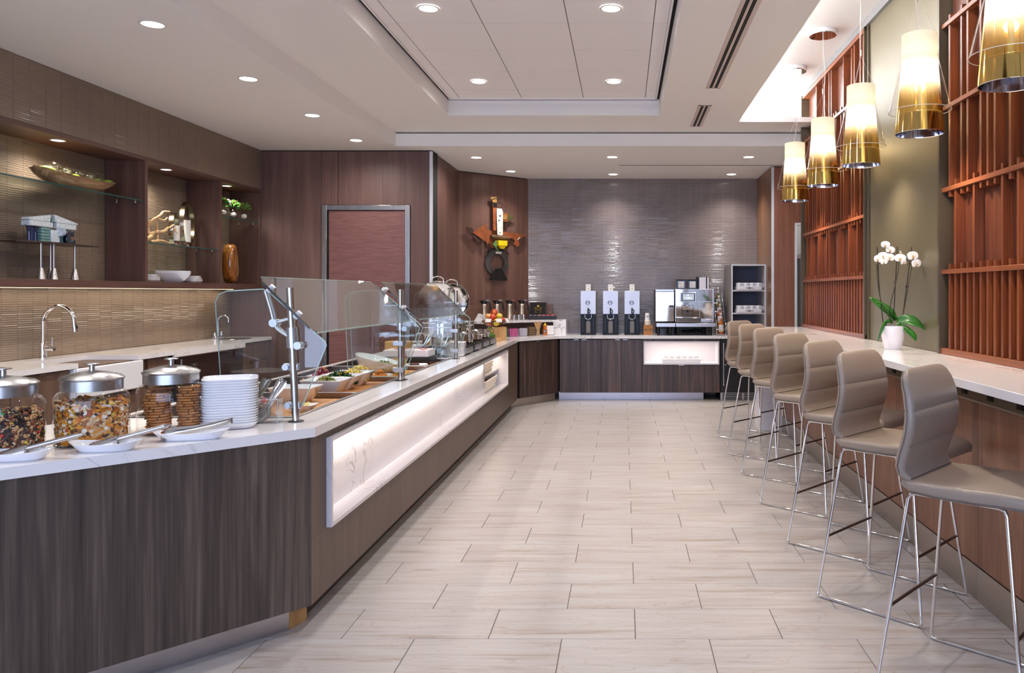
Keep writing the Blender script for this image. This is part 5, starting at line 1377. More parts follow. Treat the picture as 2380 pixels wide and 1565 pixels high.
caddy('clear caddy of brown raw sugar packets', 'condiments', -1.225, 10.30, 0.12, 0.08, 0.115, flatpackets([(138, 96, 56), (118, 78, 42), (166, 124, 80)], 11), rzA)
t = thing('stirrer_cup', 'clear cup crammed with wooden stirrers', 'stirrers', (-1.15, 10.45, ZT))
MB().lathe([(0.034, 0), (0.042, 0.10)], n=20, cap0=True, cap1=False).build('cup', acrylic, t, smooth=40)
stk = mat('birch_stick', (214, 170, 122), 0.6)
r_ = random.Random(9)
for k in range(26):
    a = r_.uniform(0, 2 * PI); b = a + PI + r_.uniform(-1.4, 1.4); ra = r_.uniform(0.008, 0.030); rb = r_.uniform(0.02, 0.058)
    p0 = Vector((ra * math.cos(b), ra * math.sin(b), 0.003)); p1 = Vector((rb * math.cos(a), rb * math.sin(a), r_.uniform(0.165, 0.19)))
    MB().tube([p0, p1], 0.0032, 5).build('stirrer', stk, t)
t = thing('honey_bottle', 'amber bear-shaped honey bottle with yellow cap', 'honey bottle', (-1.055, 10.46, ZT))
hm = mat('honey_amber', (186, 96, 20), 0.15, coat=0.5)
MB().lathe([(0, 0), (0.028, 0), (0.031, 0.01), (0.033, 0.045), (0.030, 0.075), (0.022, 0.090), (0.026, 0.105), (0.026, 0.122), (0.018, 0.132), (0, 0.132)], n=20, cap0=False, cap1=False).build('body', hm, t, smooth=50)
MB().ball((-0.021, 0, 0.130), 0.008, 8, 6).ball((0.021, 0, 0.130), 0.008, 8, 6).build('ears', hm, t, smooth=60)
MB().lathe([(0, 0.131), (0.017, 0.131), (0.017, 0.146), (0.008, 0.150), (0.003, 0.168), (0, 0.168)], n=16, cap0=False, cap1=False).build('cap', mat('honey_cap', (236, 196, 40), 0.4), t, smooth=40)
box(-0.016, 0.016, -0.035, -0.031, 0.030, 0.070).build('label', mat('honey_label', (36, 40, 66), 0.5), t)
box(-0.007, 0.007, -0.0358, -0.035, 0.036, 0.064).build('label_print', mat('honey_label2', (214, 206, 196), 0.5), t)
t = thing('napkin_holder', 'clear holder with a stack of white napkins beside the stone block', 'napkins', (-0.99, 10.50, ZT))
MB().box(-0.06, 0.06, -0.05, 0.04, 0, 0.004).box(-0.06, -0.056, -0.05, 0.04, 0.004, 0.13).box(0.056, 0.06, -0.05, 0.04, 0.004, 0.13).build('acrylic_holder', acrylic, t)
for k in range(7): box(-0.054, 0.054, -0.046 + k * 0.012, -0.036 + k * 0.012, 0.005, 0.128 - 0.001 * k).build('napkin', mat('napkin_white', (236, 232, 230), 0.8), t, bevel=0.003)
# ================================================================== THINGS ON THE BUFFET
# jars
lidm = steel('jar_lid_steel', (186, 184, 184), 0.28, 'x', 20)
def jar(label, x, y, r, h):
    t = thing('snack_jar', label, 'jar', (x, y, ZT), 0, 'glass snack jars')
    pr = [(0.0, 0.0), (r * 0.96, 0.0), (r, 0.008), (r, h * 0.80), (r * 0.985, h * 0.86), (r * 0.90, h * 0.94), (r * 0.80, h * 0.97), (r * 0.79, h)]
    MB().lathe(pr, n=48, cap0=False, cap1=False).build('glass', jarglass, t, smooth=50)
    MB().lathe([(0, 0.002), (r * 0.93, 0.002), (r * 0.93, 0.007), (0, 0.007)], n=40, cap0=False, cap1=False).build('glass_bottom', jarglass, t, smooth=50)
    rl = r * 0.82
    l = MB().lathe([(rl - 0.004, h - 0.004), (rl, h - 0.004), (rl, h + 0.034), (rl + 0.004, h + 0.036), (rl + 0.005, h + 0.041), (rl * 0.92, h + 0.050), (rl * 0.5, h + 0.062), (0.02, h + 0.067), (0, h + 0.067)], n=48, cap0=True, cap1=False).build('lid', lidm, t, smooth=30)
    MB().lathe([(0, h + 0.066), (0.010, h + 0.066), (0.009, h + 0.088), (0.026, h + 0.091), (0.026, h + 0.094), (0.018, h + 0.097), (0, h + 0.098)], n=24, cap0=False, cap1=False).build('knob', lidm, l, smooth=30)
    return t
J = [(-2.215, 2.775), (-2.024, 2.96), (-1.856, 3.19)]
JR, JH = 0.124, 0.205
jar('round glass jar of dark trail mix with steel lid at the picture edge', J[0][0], J[0][1], JR, JH)
jar('round glass jar of orange pretzel snack mix with steel lid', J[1][0], J[1][1], JR, JH)
jar('round glass jar of cookies with steel lid', J[2][0], J[2][1], JR, JH)
def bits(n, kinds, R0, z0, z1, seed, shell=True):
    """many small pieces filling a round jar; returns one mesh per material"""
    r_ = random.Random(seed); out = {}
    for k in range(n):
        name, rgb, fn, sz = r_.choices(kinds, [q[4] for q in kinds])[0][:4]
        a = r_.uniform(0, 2 * PI)
        top = r_.random() < 0.22
        rad = R0 * math.sqrt(r_.random()) if top else R0 * r_.uniform(0.88, 0.985)
        z = z1 + r_.uniform(-0.012, 0.012) * (1 + 0.5 * math.cos(a * 2)) if top else r_.uniform(z0, z1)
        s = sz * r_.uniform(0.8, 1.2)
        mb = MB(); fn(mb, s, r_)
        lim = R0 - 0.35 * s
        rad = min(rad, lim)
        M = Matrix.Translation((rad * math.cos(a), rad * math.sin(a), z)) @ Matrix.Rotation(a, 4, 'Z') @ Matrix.Rotation(r_.uniform(-0.5, 0.5) if not top else r_.uniform(-2, 2), 4, 'Y') @ Matrix.Rotation(r_.uniform(0, 6), 4, 'X')
        mb.move(M)
        out.setdefault((name, rgb), MB()).add(mb.v, mb.f)
    return out
def f_nut(mb, s, r_): mb.ball((0, 0, 0), (s * 0.32, s * 0.5, s * 0.30), 7, 5)
def f_ball(mb, s, r_): mb.ball((0, 0, 0), s * 0.42, 8, 6)
def f_flat(mb, s, r_): mb.cbox((0, 0, 0), (s * 0.14, s * 0.8, s * 0.8))
def f_stick(mb, s, r_): mb.cbox((0, 0, 0), (s * 0.16, s * 1.3, s * 0.24))
def f_disc(mb, s, r_): mb.tube([(-s * 0.1, 0, 0), (s * 0.1, 0, 0)], s * 0.5, 9)
def f_hex(mb, s, r_): mb.tube([(-s * 0.16, 0, 0), (s * 0.16, 0, 0)], s * 0.42, 6)
def f_curl(mb, s, r_): mb.tube([(0, s * 0.45 * math.cos(q), s * 0.45 * math.sin(q)) for q in (0, 0.7, 1.4, 2.1, 2.8)], s * 0.16, 5)
def f_pretzel(mb, s, r_):
    mb.tube([(0, s * 0.55 * math.cos(q), s * 0.5 * math.sin(q)) for q in [i * 2 * PI / 10 for i in range(10)]], s * 0.12, 5, True)
    mb.tube([(0, -s * 0.3, s * 0.4), (0, s * 0.05, -s * 0.45)], s * 0.1, 5); mb.tube([(0, s * 0.3, s * 0.4), (0, -s * 0.05, -s * 0.45)], s * 0.1, 5)
def fill(idx, name, label, kinds, n, z1, core):
    x, y = J[idx]
    t = thing(name, label, 'snack mix', (x, y, ZT + 0.008))
    MB().lathe([(0, 0), (JR * 0.90, 0), (JR * 0.90, z1 - 0.016), (JR * 0.5, z1 - 0.008), (0, z1 - 0.006)], n=28, cap0=False, cap1=False).build('packed_core', core, t, smooth=50)
    for (nm, rgb), mb in bits(n, kinds, JR * 0.965, 0.006, z1, idx + 1).items():
        mb.build(nm, mat('bit_%s_%d_%d_%d' % ((nm,) + rgb), rgb, 0.45), t, smooth=60, kind='stuff')
fill(0, 'trail_mix', 'dark trail mix of nuts, raisins and candies in the glass jar', [('peanuts', (206, 158, 104), f_nut, 0.017, 5), ('almonds', (132, 72, 44), f_nut, 0.022, 4), ('raisins', (34, 22, 26), f_nut, 0.017, 6), ('cashews', (222, 178, 120), f_curl, 0.020, 3), ('seeds', (214, 200, 176), f_nut, 0.010, 3), ('candies', (206, 42, 40), f_ball, 0.014, 0.5), ('green_candies', (52, 150, 84), f_ball, 0.014, 0.35), ('yellow_candies', (222, 206, 48), f_ball, 0.014, 0.35), ('orange_candies', (234, 116, 34), f_ball, 0.014, 0.35)], 1500, 0.128, mat('mix_core_dark', (70, 46, 34), 0.8))
fill(1, 'snack_mix', 'orange snack mix of pretzels, crackers and nuts in the glass jar', [('cheese_crackers', (222, 146, 34), f_flat, 0.026, 5), ('orange_sticks', (212, 120, 36), f_stick, 0.020, 4), ('pretzels', (148, 88, 34), f_pretzel, 0.022, 1.6), ('toast_rounds', (216, 182, 142), f_disc, 0.026, 1.6), ('white_squares', (232, 220, 204), f_hex, 0.019, 2), ('pale_sticks', (226, 206, 170), f_stick, 0.016, 2.5), ('cashews', (214, 168, 112), f_curl, 0.022, 2), ('raisins', (58, 30, 34), f_nut, 0.017, 2), ('corn_squares', (204, 168, 78), f_flat, 0.024, 2), ('red_bits', (176, 84, 64), f_hex, 0.017, 0.8)], 1300, 0.140, mat('mix_core_gold', (150, 96, 44), 0.8))
# cookies: three stacks
ckm = mat('cookie', (190, 128, 72), 0.75, var=0.22, vscale=40, bump=0.6, bscale=90)
chip = mat('chocolate_chip', (58, 30, 20), 0.5)
def cookie_mesh(seed):
    r_ = random.Random(seed); n = 18; secs = []
    rad = [0.044 * r_.uniform(0.95, 1.05) for _ in range(n)]
    def ring(k, z): return [(rad[i] * k * math.cos(2 * PI * i / n), rad[i] * k * math.sin(2 * PI * i / n), z) for i in range(n)]
    m = MB().loft([ring(0.90, 0), ring(1.0, 0.0025), ring(0.98, 0.006), ring(0.80, 0.009), ring(0.3, 0.0105)])
    c = MB()
    for k in range(9):
        a = r_.uniform(0, 2 * PI); q = 0.044 * r_.choice((0.97, 0.97, 0.7, 0.4))
        c.ball((q * math.cos(a), q * math.sin(a), 0.0045 if q > 0.036 else 0.0095), 0.0036, 6, 4)
    return m.mesh('cookie_body', ckm, smooth=60), c.mesh('chocolate_chips', chip, smooth=60)
CM = [cookie_mesh(s) for s in range(4)]
r_ = random.Random(21)
for si, (ox, oy, cnt, nm) in enumerate(((-0.018, -0.068, 15, 'front'), (-0.068, 0.033, 16, 'left'), (0.068, 0.008, 17, 'right'))):
    for k in range(cnt):
        m = CM[r_.randrange(4)]
        t = thing('cookie', 'chocolate chip cookie, %s from the bottom of the %s stack in the jar' % (ORD[k], nm), 'cookie', (J[2][0] + ox + r_.uniform(-0.003, 0.003) + (0.004 * math.sin(k * 0.5)), J[2][1] + oy + r_.uniform(-0.003, 0.003), ZT + 0.0085 + k * 0.0108), r_.uniform(0, 6), 'cookies stacked in the jar')
        share('body', m[0], t); share('chips', m[1], t)
# trays with scoops and tongs in front of the jars
def boat(label, x, y, lx, ly, rz):
    t = thing('serving_dish', label, 'dish', (x, y, ZT), rz, 'boat dishes for serving tools')
    def sec(k, w, z, bend): return [(lx / 2 * k * math.cos(2 * PI * i / 32) * (1.0), ly / 2 * w * math.copysign(abs(math.sin(2 * PI * i / 32)) ** 0.75, math.sin(2 * PI * i / 32)), z + bend * abs(math.cos(2 * PI * i / 32)) ** 3) for i in range(32)]
    MB().loft([sec(0.70, 0.62, 0.0, 0), sec(0.78, 0.74, 0.006, 0.002), sec(0.96, 0.95, 0.026, 0.008), sec(1.0, 1.0, 0.029, 0.010), sec(0.98, 0.95, 0.030, 0.010), sec(0.92, 0.88, 0.024, 0.007), sec(0.72, 0.66, 0.006, 0.002)]).build('dish', whiteware, t, smooth=60)
    return t
boat('white boat dish with a scoop before the trail mix jar', -2.075, 2.64, 0.25, 0.115, 0.15)
boat('white boat dish with a scoop before the pretzel jar', -1.862, 2.80, 0.235, 0.115, 0.20)
boat('white boat dish with tongs before the cookie jar', -1.672, 3.01, 0.27, 0.10, 0.28)
def scoop(label, x, y, rz):
    t = thing('steel_scoop', label, 'scoop', (x, y, ZT + 0.016), rz, 'steel scoops')
    b = MB(); vs = []; fs = []
    for i in range(9):
        s = i / 8; xx = -0.075 + 0.085 * s; w = 0.030 * (0.55 + 0.45 * math.sin(PI * (0.15 + 0.7 * s)))
        for k in range(9):
            a = PI * (k / 8); vs.append((xx, w * math.cos(a), 0.034 * math.sin(a) * (0.4 + 0.75 * s) - 0.002))
    for i in range(8):
        for k in range(8): fs.append((i * 9 + k, i * 9 + k + 1, (i + 1) * 9 + k + 1, (i + 1) * 9 + k))
    vs.append((0.012, 0, 0.015)); q = len(vs) - 1
    for k in range(8): fs.append((72 + k, 72 + k + 1, q))
    o = b.add(vs, fs).build('bowl', polished, t, smooth=50)
    o.modifiers.new('solid', 'SOLIDIFY').thickness = 0.0012
    MB().tube([(0.008, 0, 0.020), (0.16, 0, 0.058)], 0.0085, 10).build('handle', brushed_x, t, smooth=50)
    MB().tube([(0.16, 0, 0.058), (0.178, 0, 0.0625)], [0.0085, 0.003], 10).build('handle_tip', polished, t, smooth=50)
scoop('steel scoop lying in the dish before the trail mix jar', -2.05, 2.655, 0.25)
scoop('steel scoop lying in the dish before the pretzel jar', -1.85, 2.825, 0.35)
t = thing('steel_tongs', 'steel tongs lying in the dish before the cookie jar', 'tongs', (-1.67, 3.015, ZT + 0.014), 0.36)
for s in (-1, 1):
    vs = []; fs = []
    P = [(-0.105, 0.022, 0.006, 0.019), (-0.085, 0.024, 0.012, 0.019), (-0.05, 0.022, 0.018, 0.016), (0.0, 0.018, 0.026, 0.011), (0.07, 0.010, 0.038, 0.010), (0.125, 0.003, 0.050, 0.011), (0.135, 0.001, 0.052, 0.011)]
    for x, y, z, h in P: vs += [(x, s * y, z - h), (x, s * (y + 0.003), z), (x, s * y, z + h)]
    for i in range(len(P) - 1): fs += [(3 * i, 3 * i + 1, 3 * i + 4, 3 * i + 3), (3 * i + 1, 3 * i + 2, 3 * i + 5, 3 * i + 4)]
    o = MB().add(vs, fs).build('tong_arm', polished, t, smooth=60)
    o.modifiers.new('solid', 'SOLIDIFY').thickness = 0.0012
MB().cbox((0.136, 0, 0.052), (0.006, 0.010, 0.022)).build('tong_hinge', polished, t)
# plate stacks
def plate_mesh(w, h):
    o = rrect(w, w, w * 0.24, 6)
    S_ = lambda k, z: [(a * k, b * k, z) for a, b in o]
    return MB().loft([S_(0.80, 0), S_(0.86, 0.002), S_(0.985, h * 0.85), S_(1.0, h), S_(0.985, h + 0.0015), S_(0.95, h * 0.86), S_(0.83, 0.006)]).mesh('plate', whiteware, smooth=60)
pm = plate_mesh(0.215, 0.024)
r_ = random.Random(2)
for k in range(18):
    o = bpy.data.objects.new('square_plate', pm); C.objects.link(o); o.location = (-1.672 + r_.uniform(-0.001, 0.001), 3.305 + r_.uniform(-0.001, 0.001), ZT + 0.0005 + k * 0.01085); o.rotation_euler = (0, 0, 0.42 + r_.uniform(-0.02, 0.02))
    tag(o, 'white square plate, %s from the bottom of the tall stack beside the cookie jar' % ORD[k], 'plate', 'plates in the tall stack')
pm2 = plate_mesh(0.22, 0.022)
for k in range(10):
    o = bpy.data.objects.new('square_plate', pm2); C.objects.link(o); o.location = (-1.53, 6.98, ZT + 0.0005 + k * 0.0115); o.rotation_euler = (0, 0, 0.05 + r_.uniform(-0.02, 0.02))
    tag(o, 'white square plate, %s from the bottom of the stack by the far post' % ORD[k], 'plate', 'plates in the far stack')
for k in range(7):
    o = bpy.data.objects.new('square_plate', pm2); C.objects.link(o); o.location = (-1.86, 7.10, ZT + 0.0005 + k * 0.0115); o.rotation_euler = (0, 0, 0.03 + r_.uniform(-0.02, 0.02))
    tag(o, 'white square plate, %s from the bottom of the stack behind the cutlery' % ORD[k], 'plate', 'plates behind the cutlery')
# cutlery caddies
def utensil(kind):
    mb = MB(); L_ = 0.20
    if kind == 'spoon':
        secs = []
        for x, w, z in ((0, 0.006, 0), (0.02, 0.015, -0.003), (0.04, 0.019, -0.006), (0.055, 0.014, -0.003), (0.07, 0.005, 0.0), (0.12, 0.004, 0.006), (0.18, 0.008, 0.002), (0.20, 0.006, 0.0)):
            secs.append([(x, -w, z + 0.002), (x, 0, z - 0.001), (x, w, z + 0.002), (x, 0, z + 0.0035)])
        mb.loft(secs)
    elif kind == 'fork':
        for q in (-0.009, -0.003, 0.003, 0.009): mb.cbox((0.02, q, 0.001), (0.042, 0.003, 0.002))
        secs = []
        for x, w, z in ((0.04, 0.011, 0.001), (0.055, 0.011, 0), (0.07, 0.004, 0.002), (0.12, 0.004, 0.006), (0.18, 0.008, 0.002), (0.20, 0.006, 0.0)):
            secs.append([(x, -w, z), (x, 0, z - 0.0012), (x, w, z), (x, 0, z + 0.0015)])
        mb.loft(secs)
    else:
        secs = []
        for x, w, z in ((0, 0.002, 0), (0.02, 0.008, 0), (0.10, 0.010, 0), (0.12, 0.006, 0), (0.19, 0.009, 0), (0.21, 0.007, 0)):
            secs.append([(x, -w, z), (x, 0, z - 0.002), (x, w, z), (x, 0, z + 0.002)])
        mb.loft(secs)
    return mb
UM = {k: utensil(k).mesh(k, polished, smooth=60) for k in ('spoon', 'fork', 'knife')}
def cutlery(label, x, y, rz, kind, n, where, lx=0.075, ly=0.10, h=0.105, flip=False):
    t = thing('cutlery_caddy', label, 'cutlery caddy', (x, y, ZT), rz, 'acrylic cutlery caddies')
    e = 0.003
    MB().box(-lx / 2, lx / 2, -ly / 2, ly / 2, 0, e).box(-lx / 2, lx / 2, -ly / 2, -ly / 2 + e, e, h).box(-lx / 2, lx / 2, ly / 2 - e, ly / 2, e, h).box(-lx / 2, -lx / 2 + e, -ly / 2 + e, ly / 2 - e, e, h).box(lx / 2 - e, lx / 2, -ly / 2 + e, ly / 2 - e, e, h).build('acrylic_box', acrylic, t)
    el = mat('acrylic_edge', (196, 204, 212), 0.15)
    for sx in (-1, 1):
        MB().tube([(sx * (lx / 2 - 0.0015), -ly / 2 + 0.0015, 0), (sx * (lx / 2 - 0.0015), -ly / 2 + 0.0015, h)], 0.0016, 4).build('box_edge', el, t)
    MB().tube([(a, b, h) for a, b in rrect(lx - 0.003, ly - 0.003, 0.002, 1)], 0.0014, 4, True).build('box_edge', el, t)
    r_ = random.Random(int(x * 1000) % 97)
    M = Matrix.Translation((x, y, ZT)) @ Matrix.Rotation(rz, 4, 'Z')
    for k in range(n):
        u = bpy.data.objects.new('steel_' + kind, UM[kind]); C.objects.link(u)
        tilt = math.radians(62 + r_.uniform(-5, 5))
        yy = -ly / 2 + 0.016 + (ly - 0.032) * k / max(1, n - 1)
        x0_ = -lx / 2 + 0.012 + r_.uniform(0, 0.006)
        dirv = Vector((math.cos(tilt), r_.uniform(-0.08, 0.08), math.sin(tilt))).normalized()
        side = Vector((0, 1, 0)); side = (side - dirv * side.dot(dirv)).normalized(); up = dirv.cross(side)
        Mr = Matrix((dirv, side, up)).transposed().to_4x4()
        roll = Matrix.Rotation(math.radians(90) + r_.uniform(-0.5, 0.5), 4, 'X')
        u.matrix_world = M @ Matrix.Translation((x0_, yy, 0.006)) @ Mr @ roll
        tag(u, 'steel %s standing in %s' % (kind, where), kind, 'steel %ss in %s' % (kind, where))
cutlery('clear cutlery caddy of spoons in front, beside the tall plate stack', -1.555, 3.405, 0.12, 'spoon', 11, 'the near caddy by the first post', lx=0.10, ly=0.075)
cutlery('clear cutlery caddy of forks behind the spoons by the plate stack', -1.655, 3.455, 0.12, 'fork', 9, 'the caddy behind the near spoons', lx=0.08, ly=0.07)
cutlery('clear cutlery caddy of forks farthest left, by the white boxes', -1.80, 6.90, 0.25, 'fork', 10, 'the left caddy at the far end')
cutlery('clear cutlery caddy of knives, middle one at the far end', -1.70, 6.90, 0.25, 'knife', 9, 'the middle caddy at the far end')
cutlery('clear cutlery caddy of spoons, right one by the far post', -1.60, 6.83, 0.25, 'spoon', 10, 'the right caddy at the far end')

# ------------------------------------------------------------------ bowls of food in the wells
def sqbowl(label, x, y, w, d, h, z=ZBD, rz=0.0, base=0.55, group='white square salad bowls'):
    t = thing('salad_bowl', label, 'bowl', (x, y, z), rz, group)
    o = rrect(1, 1, 0.09, 4)
    S_ = lambda k, zz: [(a * w * k, b * d * k, zz) for a, b in o]
    MB().loft([S_(base, 0.0), S_(base + 0.03, 0.004), S_(base + (1 - base) * 0.55, h * 0.5), S_(1.0, h), S_(0.97, h + 0.001), S_(base + (1 - base) * 0.5, h * 0.5), S_(base - 0.02, 0.008)]).build('bowl', whiteware, t, smooth=50)
    return t
def heap(name, label, cat, x, y, z, rx, ry, h, kinds, n, seed, core):
    """a mound of small pieces"""
    t = thing(name, label, cat, (x, y, z))
    r_ = random.Random(seed)
    MB().lathe([(0, h * 0.80), (0.35, h * 0.70), (0.7, h * 0.38), (0.95, 0.0), (0, 0)], n=18, cap0=False, cap1=False, sx=rx, sy=ry).build('mound', core, t, smooth=60)
    out = {}
    for k in range(n):
        nm, rgb, fn, sz, wt_ = r_.choices(kinds, [q[4] for q in kinds])[0]
        a = r_.uniform(0, 2 * PI); q = math.sqrt(r_.random())
        mb = MB(); fn(mb, sz * r_.uniform(0.7, 1.2), r_)
        zz = h * (1 - q * q) * 0.85 + r_.uniform(-0.002, 0.006)
        mb.move(Matrix.Translation((rx * q * math.cos(a), ry * q * math.sin(a), max(0.004, zz))) @ Matrix.Rotation(r_.uniform(0, 6), 4, 'Z') @ Matrix.Rotation(r_.uniform(-1.2, 1.2), 4, 'Y') @ Matrix.Rotation(r_.uniform(-1, 1), 4, 'X'))
        out.setdefault((nm, rgb), MB()).add(mb.v, mb.f)
    for (nm, rgb), mb in out.items():
        mb.build(nm, mat('food_%s_%d_%d_%d' % ((nm,) + rgb), rgb, 0.5), t, smooth=60, kind='stuff')
def f_leaf(mb, s, r_):
    mb.add([(-s, 0, 0), (-s * 0.3, -s * 0.5, s * 0.3), (s * 0.4, -s * 0.35, 0), (s, 0, s * 0.2), (s * 0.4, s * 0.4, s * 0.1), (-s * 0.3, s * 0.45, -s * 0.1), (0, 0, s * 0.3)], [(0, 1, 6), (1, 2, 6), (2, 3, 6), (3, 4, 6), (4, 5, 6), (5, 0, 6)])
def f_crumb(mb, s, r_): mb.ball((0, 0, 0), (s * 0.5, s * 0.4, s * 0.4), 6, 4)
def f_wedge(mb, s, r_): mb.extr([(-s * 0.5, -s * 0.4, 0), (s * 0.5, -s * 0.3, 0), (s * 0.1, s * 0.5, 0)], (0, 0, s * 0.4))
BX = -1.74
sqbowl('nearest white salad bowl, with only a few crumbs showing', -1.77, 4.20, 0.235, 0.20, 0.085)
sqbowl('white salad bowl of olive green grain salad', BX, 4.545, 0.245, 0.20, 0.085)
sqbowl('white salad bowl of dark kale and squash', BX, 4.765, 0.245, 0.20, 0.085)
sqbowl('white salad bowl of egg salad, farthest of the row', BX, 4.99, 0.245, 0.20, 0.085)
heap('salad_crumbs', 'few green and brown crumbs in the nearest bowl', 'food', -1.77, 4.20, ZBD + 0.01, 0.075, 0.065, 0.05, [('seeds', (176, 140, 90), f_crumb, 0.010, 2), ('herbs', (52, 92, 40), f_leaf, 0.010, 2)], 120, 1, mat('crumb_core', (196, 176, 140), 0.8))
heap('grain_salad', 'heap of olive green grain salad in the white bowl', 'food', BX, 4.545, ZBD + 0.03, 0.085, 0.07, 0.078, [('grain', (168, 140, 84), f_crumb, 0.010, 3), ('olive', (110, 118, 42), f_crumb, 0.014, 3), ('herbs', (72, 92, 34), f_leaf, 0.010, 2)], 420, 2, mat('grain_core', (130, 116, 62), 0.8))
heap('kale_salad', 'heap of dark kale with orange squash cubes', 'food', BX, 4.765, ZBD + 0.03, 0.105, 0.08, 0.085, [('kale', (22, 66, 28), f_leaf, 0.017, 6), ('kale_light', (44, 96, 40), f_leaf, 0.014, 3), ('squash', (222, 138, 32), f_crumb, 0.018, 1.2)], 420, 3, mat('kale_core', (20, 52, 24), 0.8))
heap('egg_salad', 'heap of yellow egg salad with green herbs', 'food', BX, 4.99, ZBD + 0.03, 0.10, 0.075, 0.072, [('egg', (226, 196, 76), f_crumb, 0.015, 4), ('egg_pale', (236, 222, 150), f_crumb, 0.013, 2), ('herbs', (72, 112, 40), f_leaf, 0.011, 1.6)], 320, 4, mat('egg_core', (214, 182, 80), 0.8))
# watermelon bowl and small dish near the first post
sqbowl('white bowl of watermelon beside the cutlery', -1.78, 3.74, 0.19, 0.16, 0.07, group=None)
heap('watermelon_pieces', 'red watermelon chunks in the white bowl', 'fruit', -1.78, 3.74, ZBD + 0.03, 0.075, 0.06, 0.06, [('melon', (226, 72, 66), f_wedge, 0.034, 1), ('melon_pale', (234, 104, 92), f_wedge, 0.03, 1)], 60, 5, mat('melon_core', (210, 70, 64), 0.6))
sqbowl('small white dish with a lemon slice', -1.60, 3.88, 0.13, 0.10, 0.034, group=None)
heap('lemon_slices', 'pale yellow lemon slices in the small dish', 'fruit', -1.60, 3.88, ZBD + 0.006, 0.045, 0.032, 0.03, [('lemon', (238, 222, 120), f_disc, 0.03, 1)], 14, 6, mat('lemon_core', (230, 214, 120), 0.6))
# fruit platter
pl = thing('fruit_platter', 'white platter of pineapple and apricots', 'platter', (-1.77, 5.36, ZBD), 0.2)
o = rrect(1, 1, 0.2, 5); S_ = lambda k, zz: [(a * 0.34 * k, b * 0.20 * k, zz) for a, b in o]
MB().loft([S_(0.7, 0), S_(0.75, 0.003), S_(1, 0.022), S_(0.98, 0.024), S_(0.72, 0.007)]).build('platter', whiteware, pl, smooth=50)
heap('pineapple_chunks', 'pale yellow pineapple chunks piled on the platter', 'fruit', -1.83, 5.38, ZBD + 0.008, 0.085, 0.07, 0.075, [('pineapple', (240, 214, 126), f_wedge, 0.034, 3), ('pineapple_dark', (230, 194, 92), f_wedge, 0.03, 1)], 80, 7, mat('pine_core', (226, 196, 104), 0.6))
apr = mat('apricot', (236, 140, 32), 0.4)
for k, (a, b, c) in enumerate(((-1.70, 5.31, 0.008), (-1.665, 5.335, 0.008), (-1.70, 5.36, 0.010), (-1.66, 5.375, 0.008), (-1.685, 5.335, 0.034), (-1.675, 5.36, 0.034))):
    t = thing('dried_apricot', 'orange apricot half on the fruit platter, %s' % ('nearest', 'at the tip', 'in the middle', 'farthest', 'on top in front', 'on top at the back')[k], 'apricot', (a, b, ZBD + c), k * 1.1, 'apricots on the platter')
    MB().ball((0, 0, 0.014), (0.028, 0.022, 0.013), 14, 8).build('flesh', apr, t, smooth=60)
    MB().tube(smoothpath([(-0.026, 0.003, 0.017), (0, 0.006, 0.0272), (0.026, 0.003, 0.017)], 4), 0.0012, 4).build('crease', mat('apricot_crease', (196, 100, 20), 0.5), t)
# grapes
sqbowl('small white bowl of grapes behind the salad row', -1.985, 5.12, 0.17, 0.14, 0.05, group=None)
gcol = [mat('grape_red', (150, 52, 54), 0.25, coat=0.3), mat('grape_amber', (172, 112, 52), 0.25, coat=0.3), mat('grape_dark', (110, 40, 56), 0.25, coat=0.3)]
r_ = random.Random(31)
gp = []
for lay, (n, rr_, z) in enumerate(((9, 0.062, 0.022), (8, 0.05, 0.045), (5, 0.030, 0.066), (2, 0.012, 0.084))):
    for k in range(n):
        a = 2 * PI * k / n + lay * 0.4
        gp.append((rr_ * math.cos(a), rr_ * 0.8 * math.sin(a), z))
gp += [(-0.10, -0.06, 0.013), (-0.075, -0.085, 0.013)]
for k, (a, b, c) in enumerate(gp):
    o = MB().ball((0, 0, 0), (0.0145, 0.0145, 0.0165), 12, 8).build('grape', gcol[r_.randrange(3)], smooth=60, loc=(-1.985 + a, 5.12 + b, ZBD + c + 0.004))
    tag(o, 'round red and amber grape in the pile behind the kale salad', 'grape', 'grapes piled behind the kale salad')
sqbowl('low white dish of golden crumble behind the grapes', -1.90, 5.34, 0.19, 0.13, 0.04, group=None)
heap('crumble_topping', 'golden granola crumble in the low white dish', 'food', -1.90, 5.34, ZBD + 0.012, 0.075, 0.05, 0.032, [('crumble', (206, 158, 92), f_crumb, 0.010, 1)], 160, 8, mat('crumble_core', (196, 148, 84), 0.8))
# big slanted bowl
t = thing('slanted_bowl', 'big white slant-rimmed bowl of leafy pasta salad', 'bowl', (-1.81, 5.74, ZBD), 0)
secs = []
for k, zz in ((0.55, 0.0), (0.62, 0.004), (0.88, 0.45), (1.0, 1.0), (0.975, 1.01), (0.84, 0.45), (0.55, 0.06)):
    secs.append([(0.165 * k * math.cos(2 * PI * i / 36), 0.145 * k * math.sin(2 * PI * i / 36), zz * (0.105 - 0.042 * math.cos(2 * PI * i / 36)) ) for i in range(36)])
MB().loft(secs).build('bowl', whiteware, t, smooth=60)
heap('pasta_salad', 'leafy green pasta salad in the slanted bowl', 'food', -1.775, 5.72, ZBD + 0.028, 0.105, 0.10, 0.062, [('leaf_dark', (40, 84, 40), f_leaf, 0.014, 3), ('leaf_pale', (150, 168, 110), f_leaf, 0.014, 3), ('pasta', (222, 210, 160), f_crumb, 0.013, 3)], 420, 9, mat('pasta_core', (150, 160, 100), 0.8))
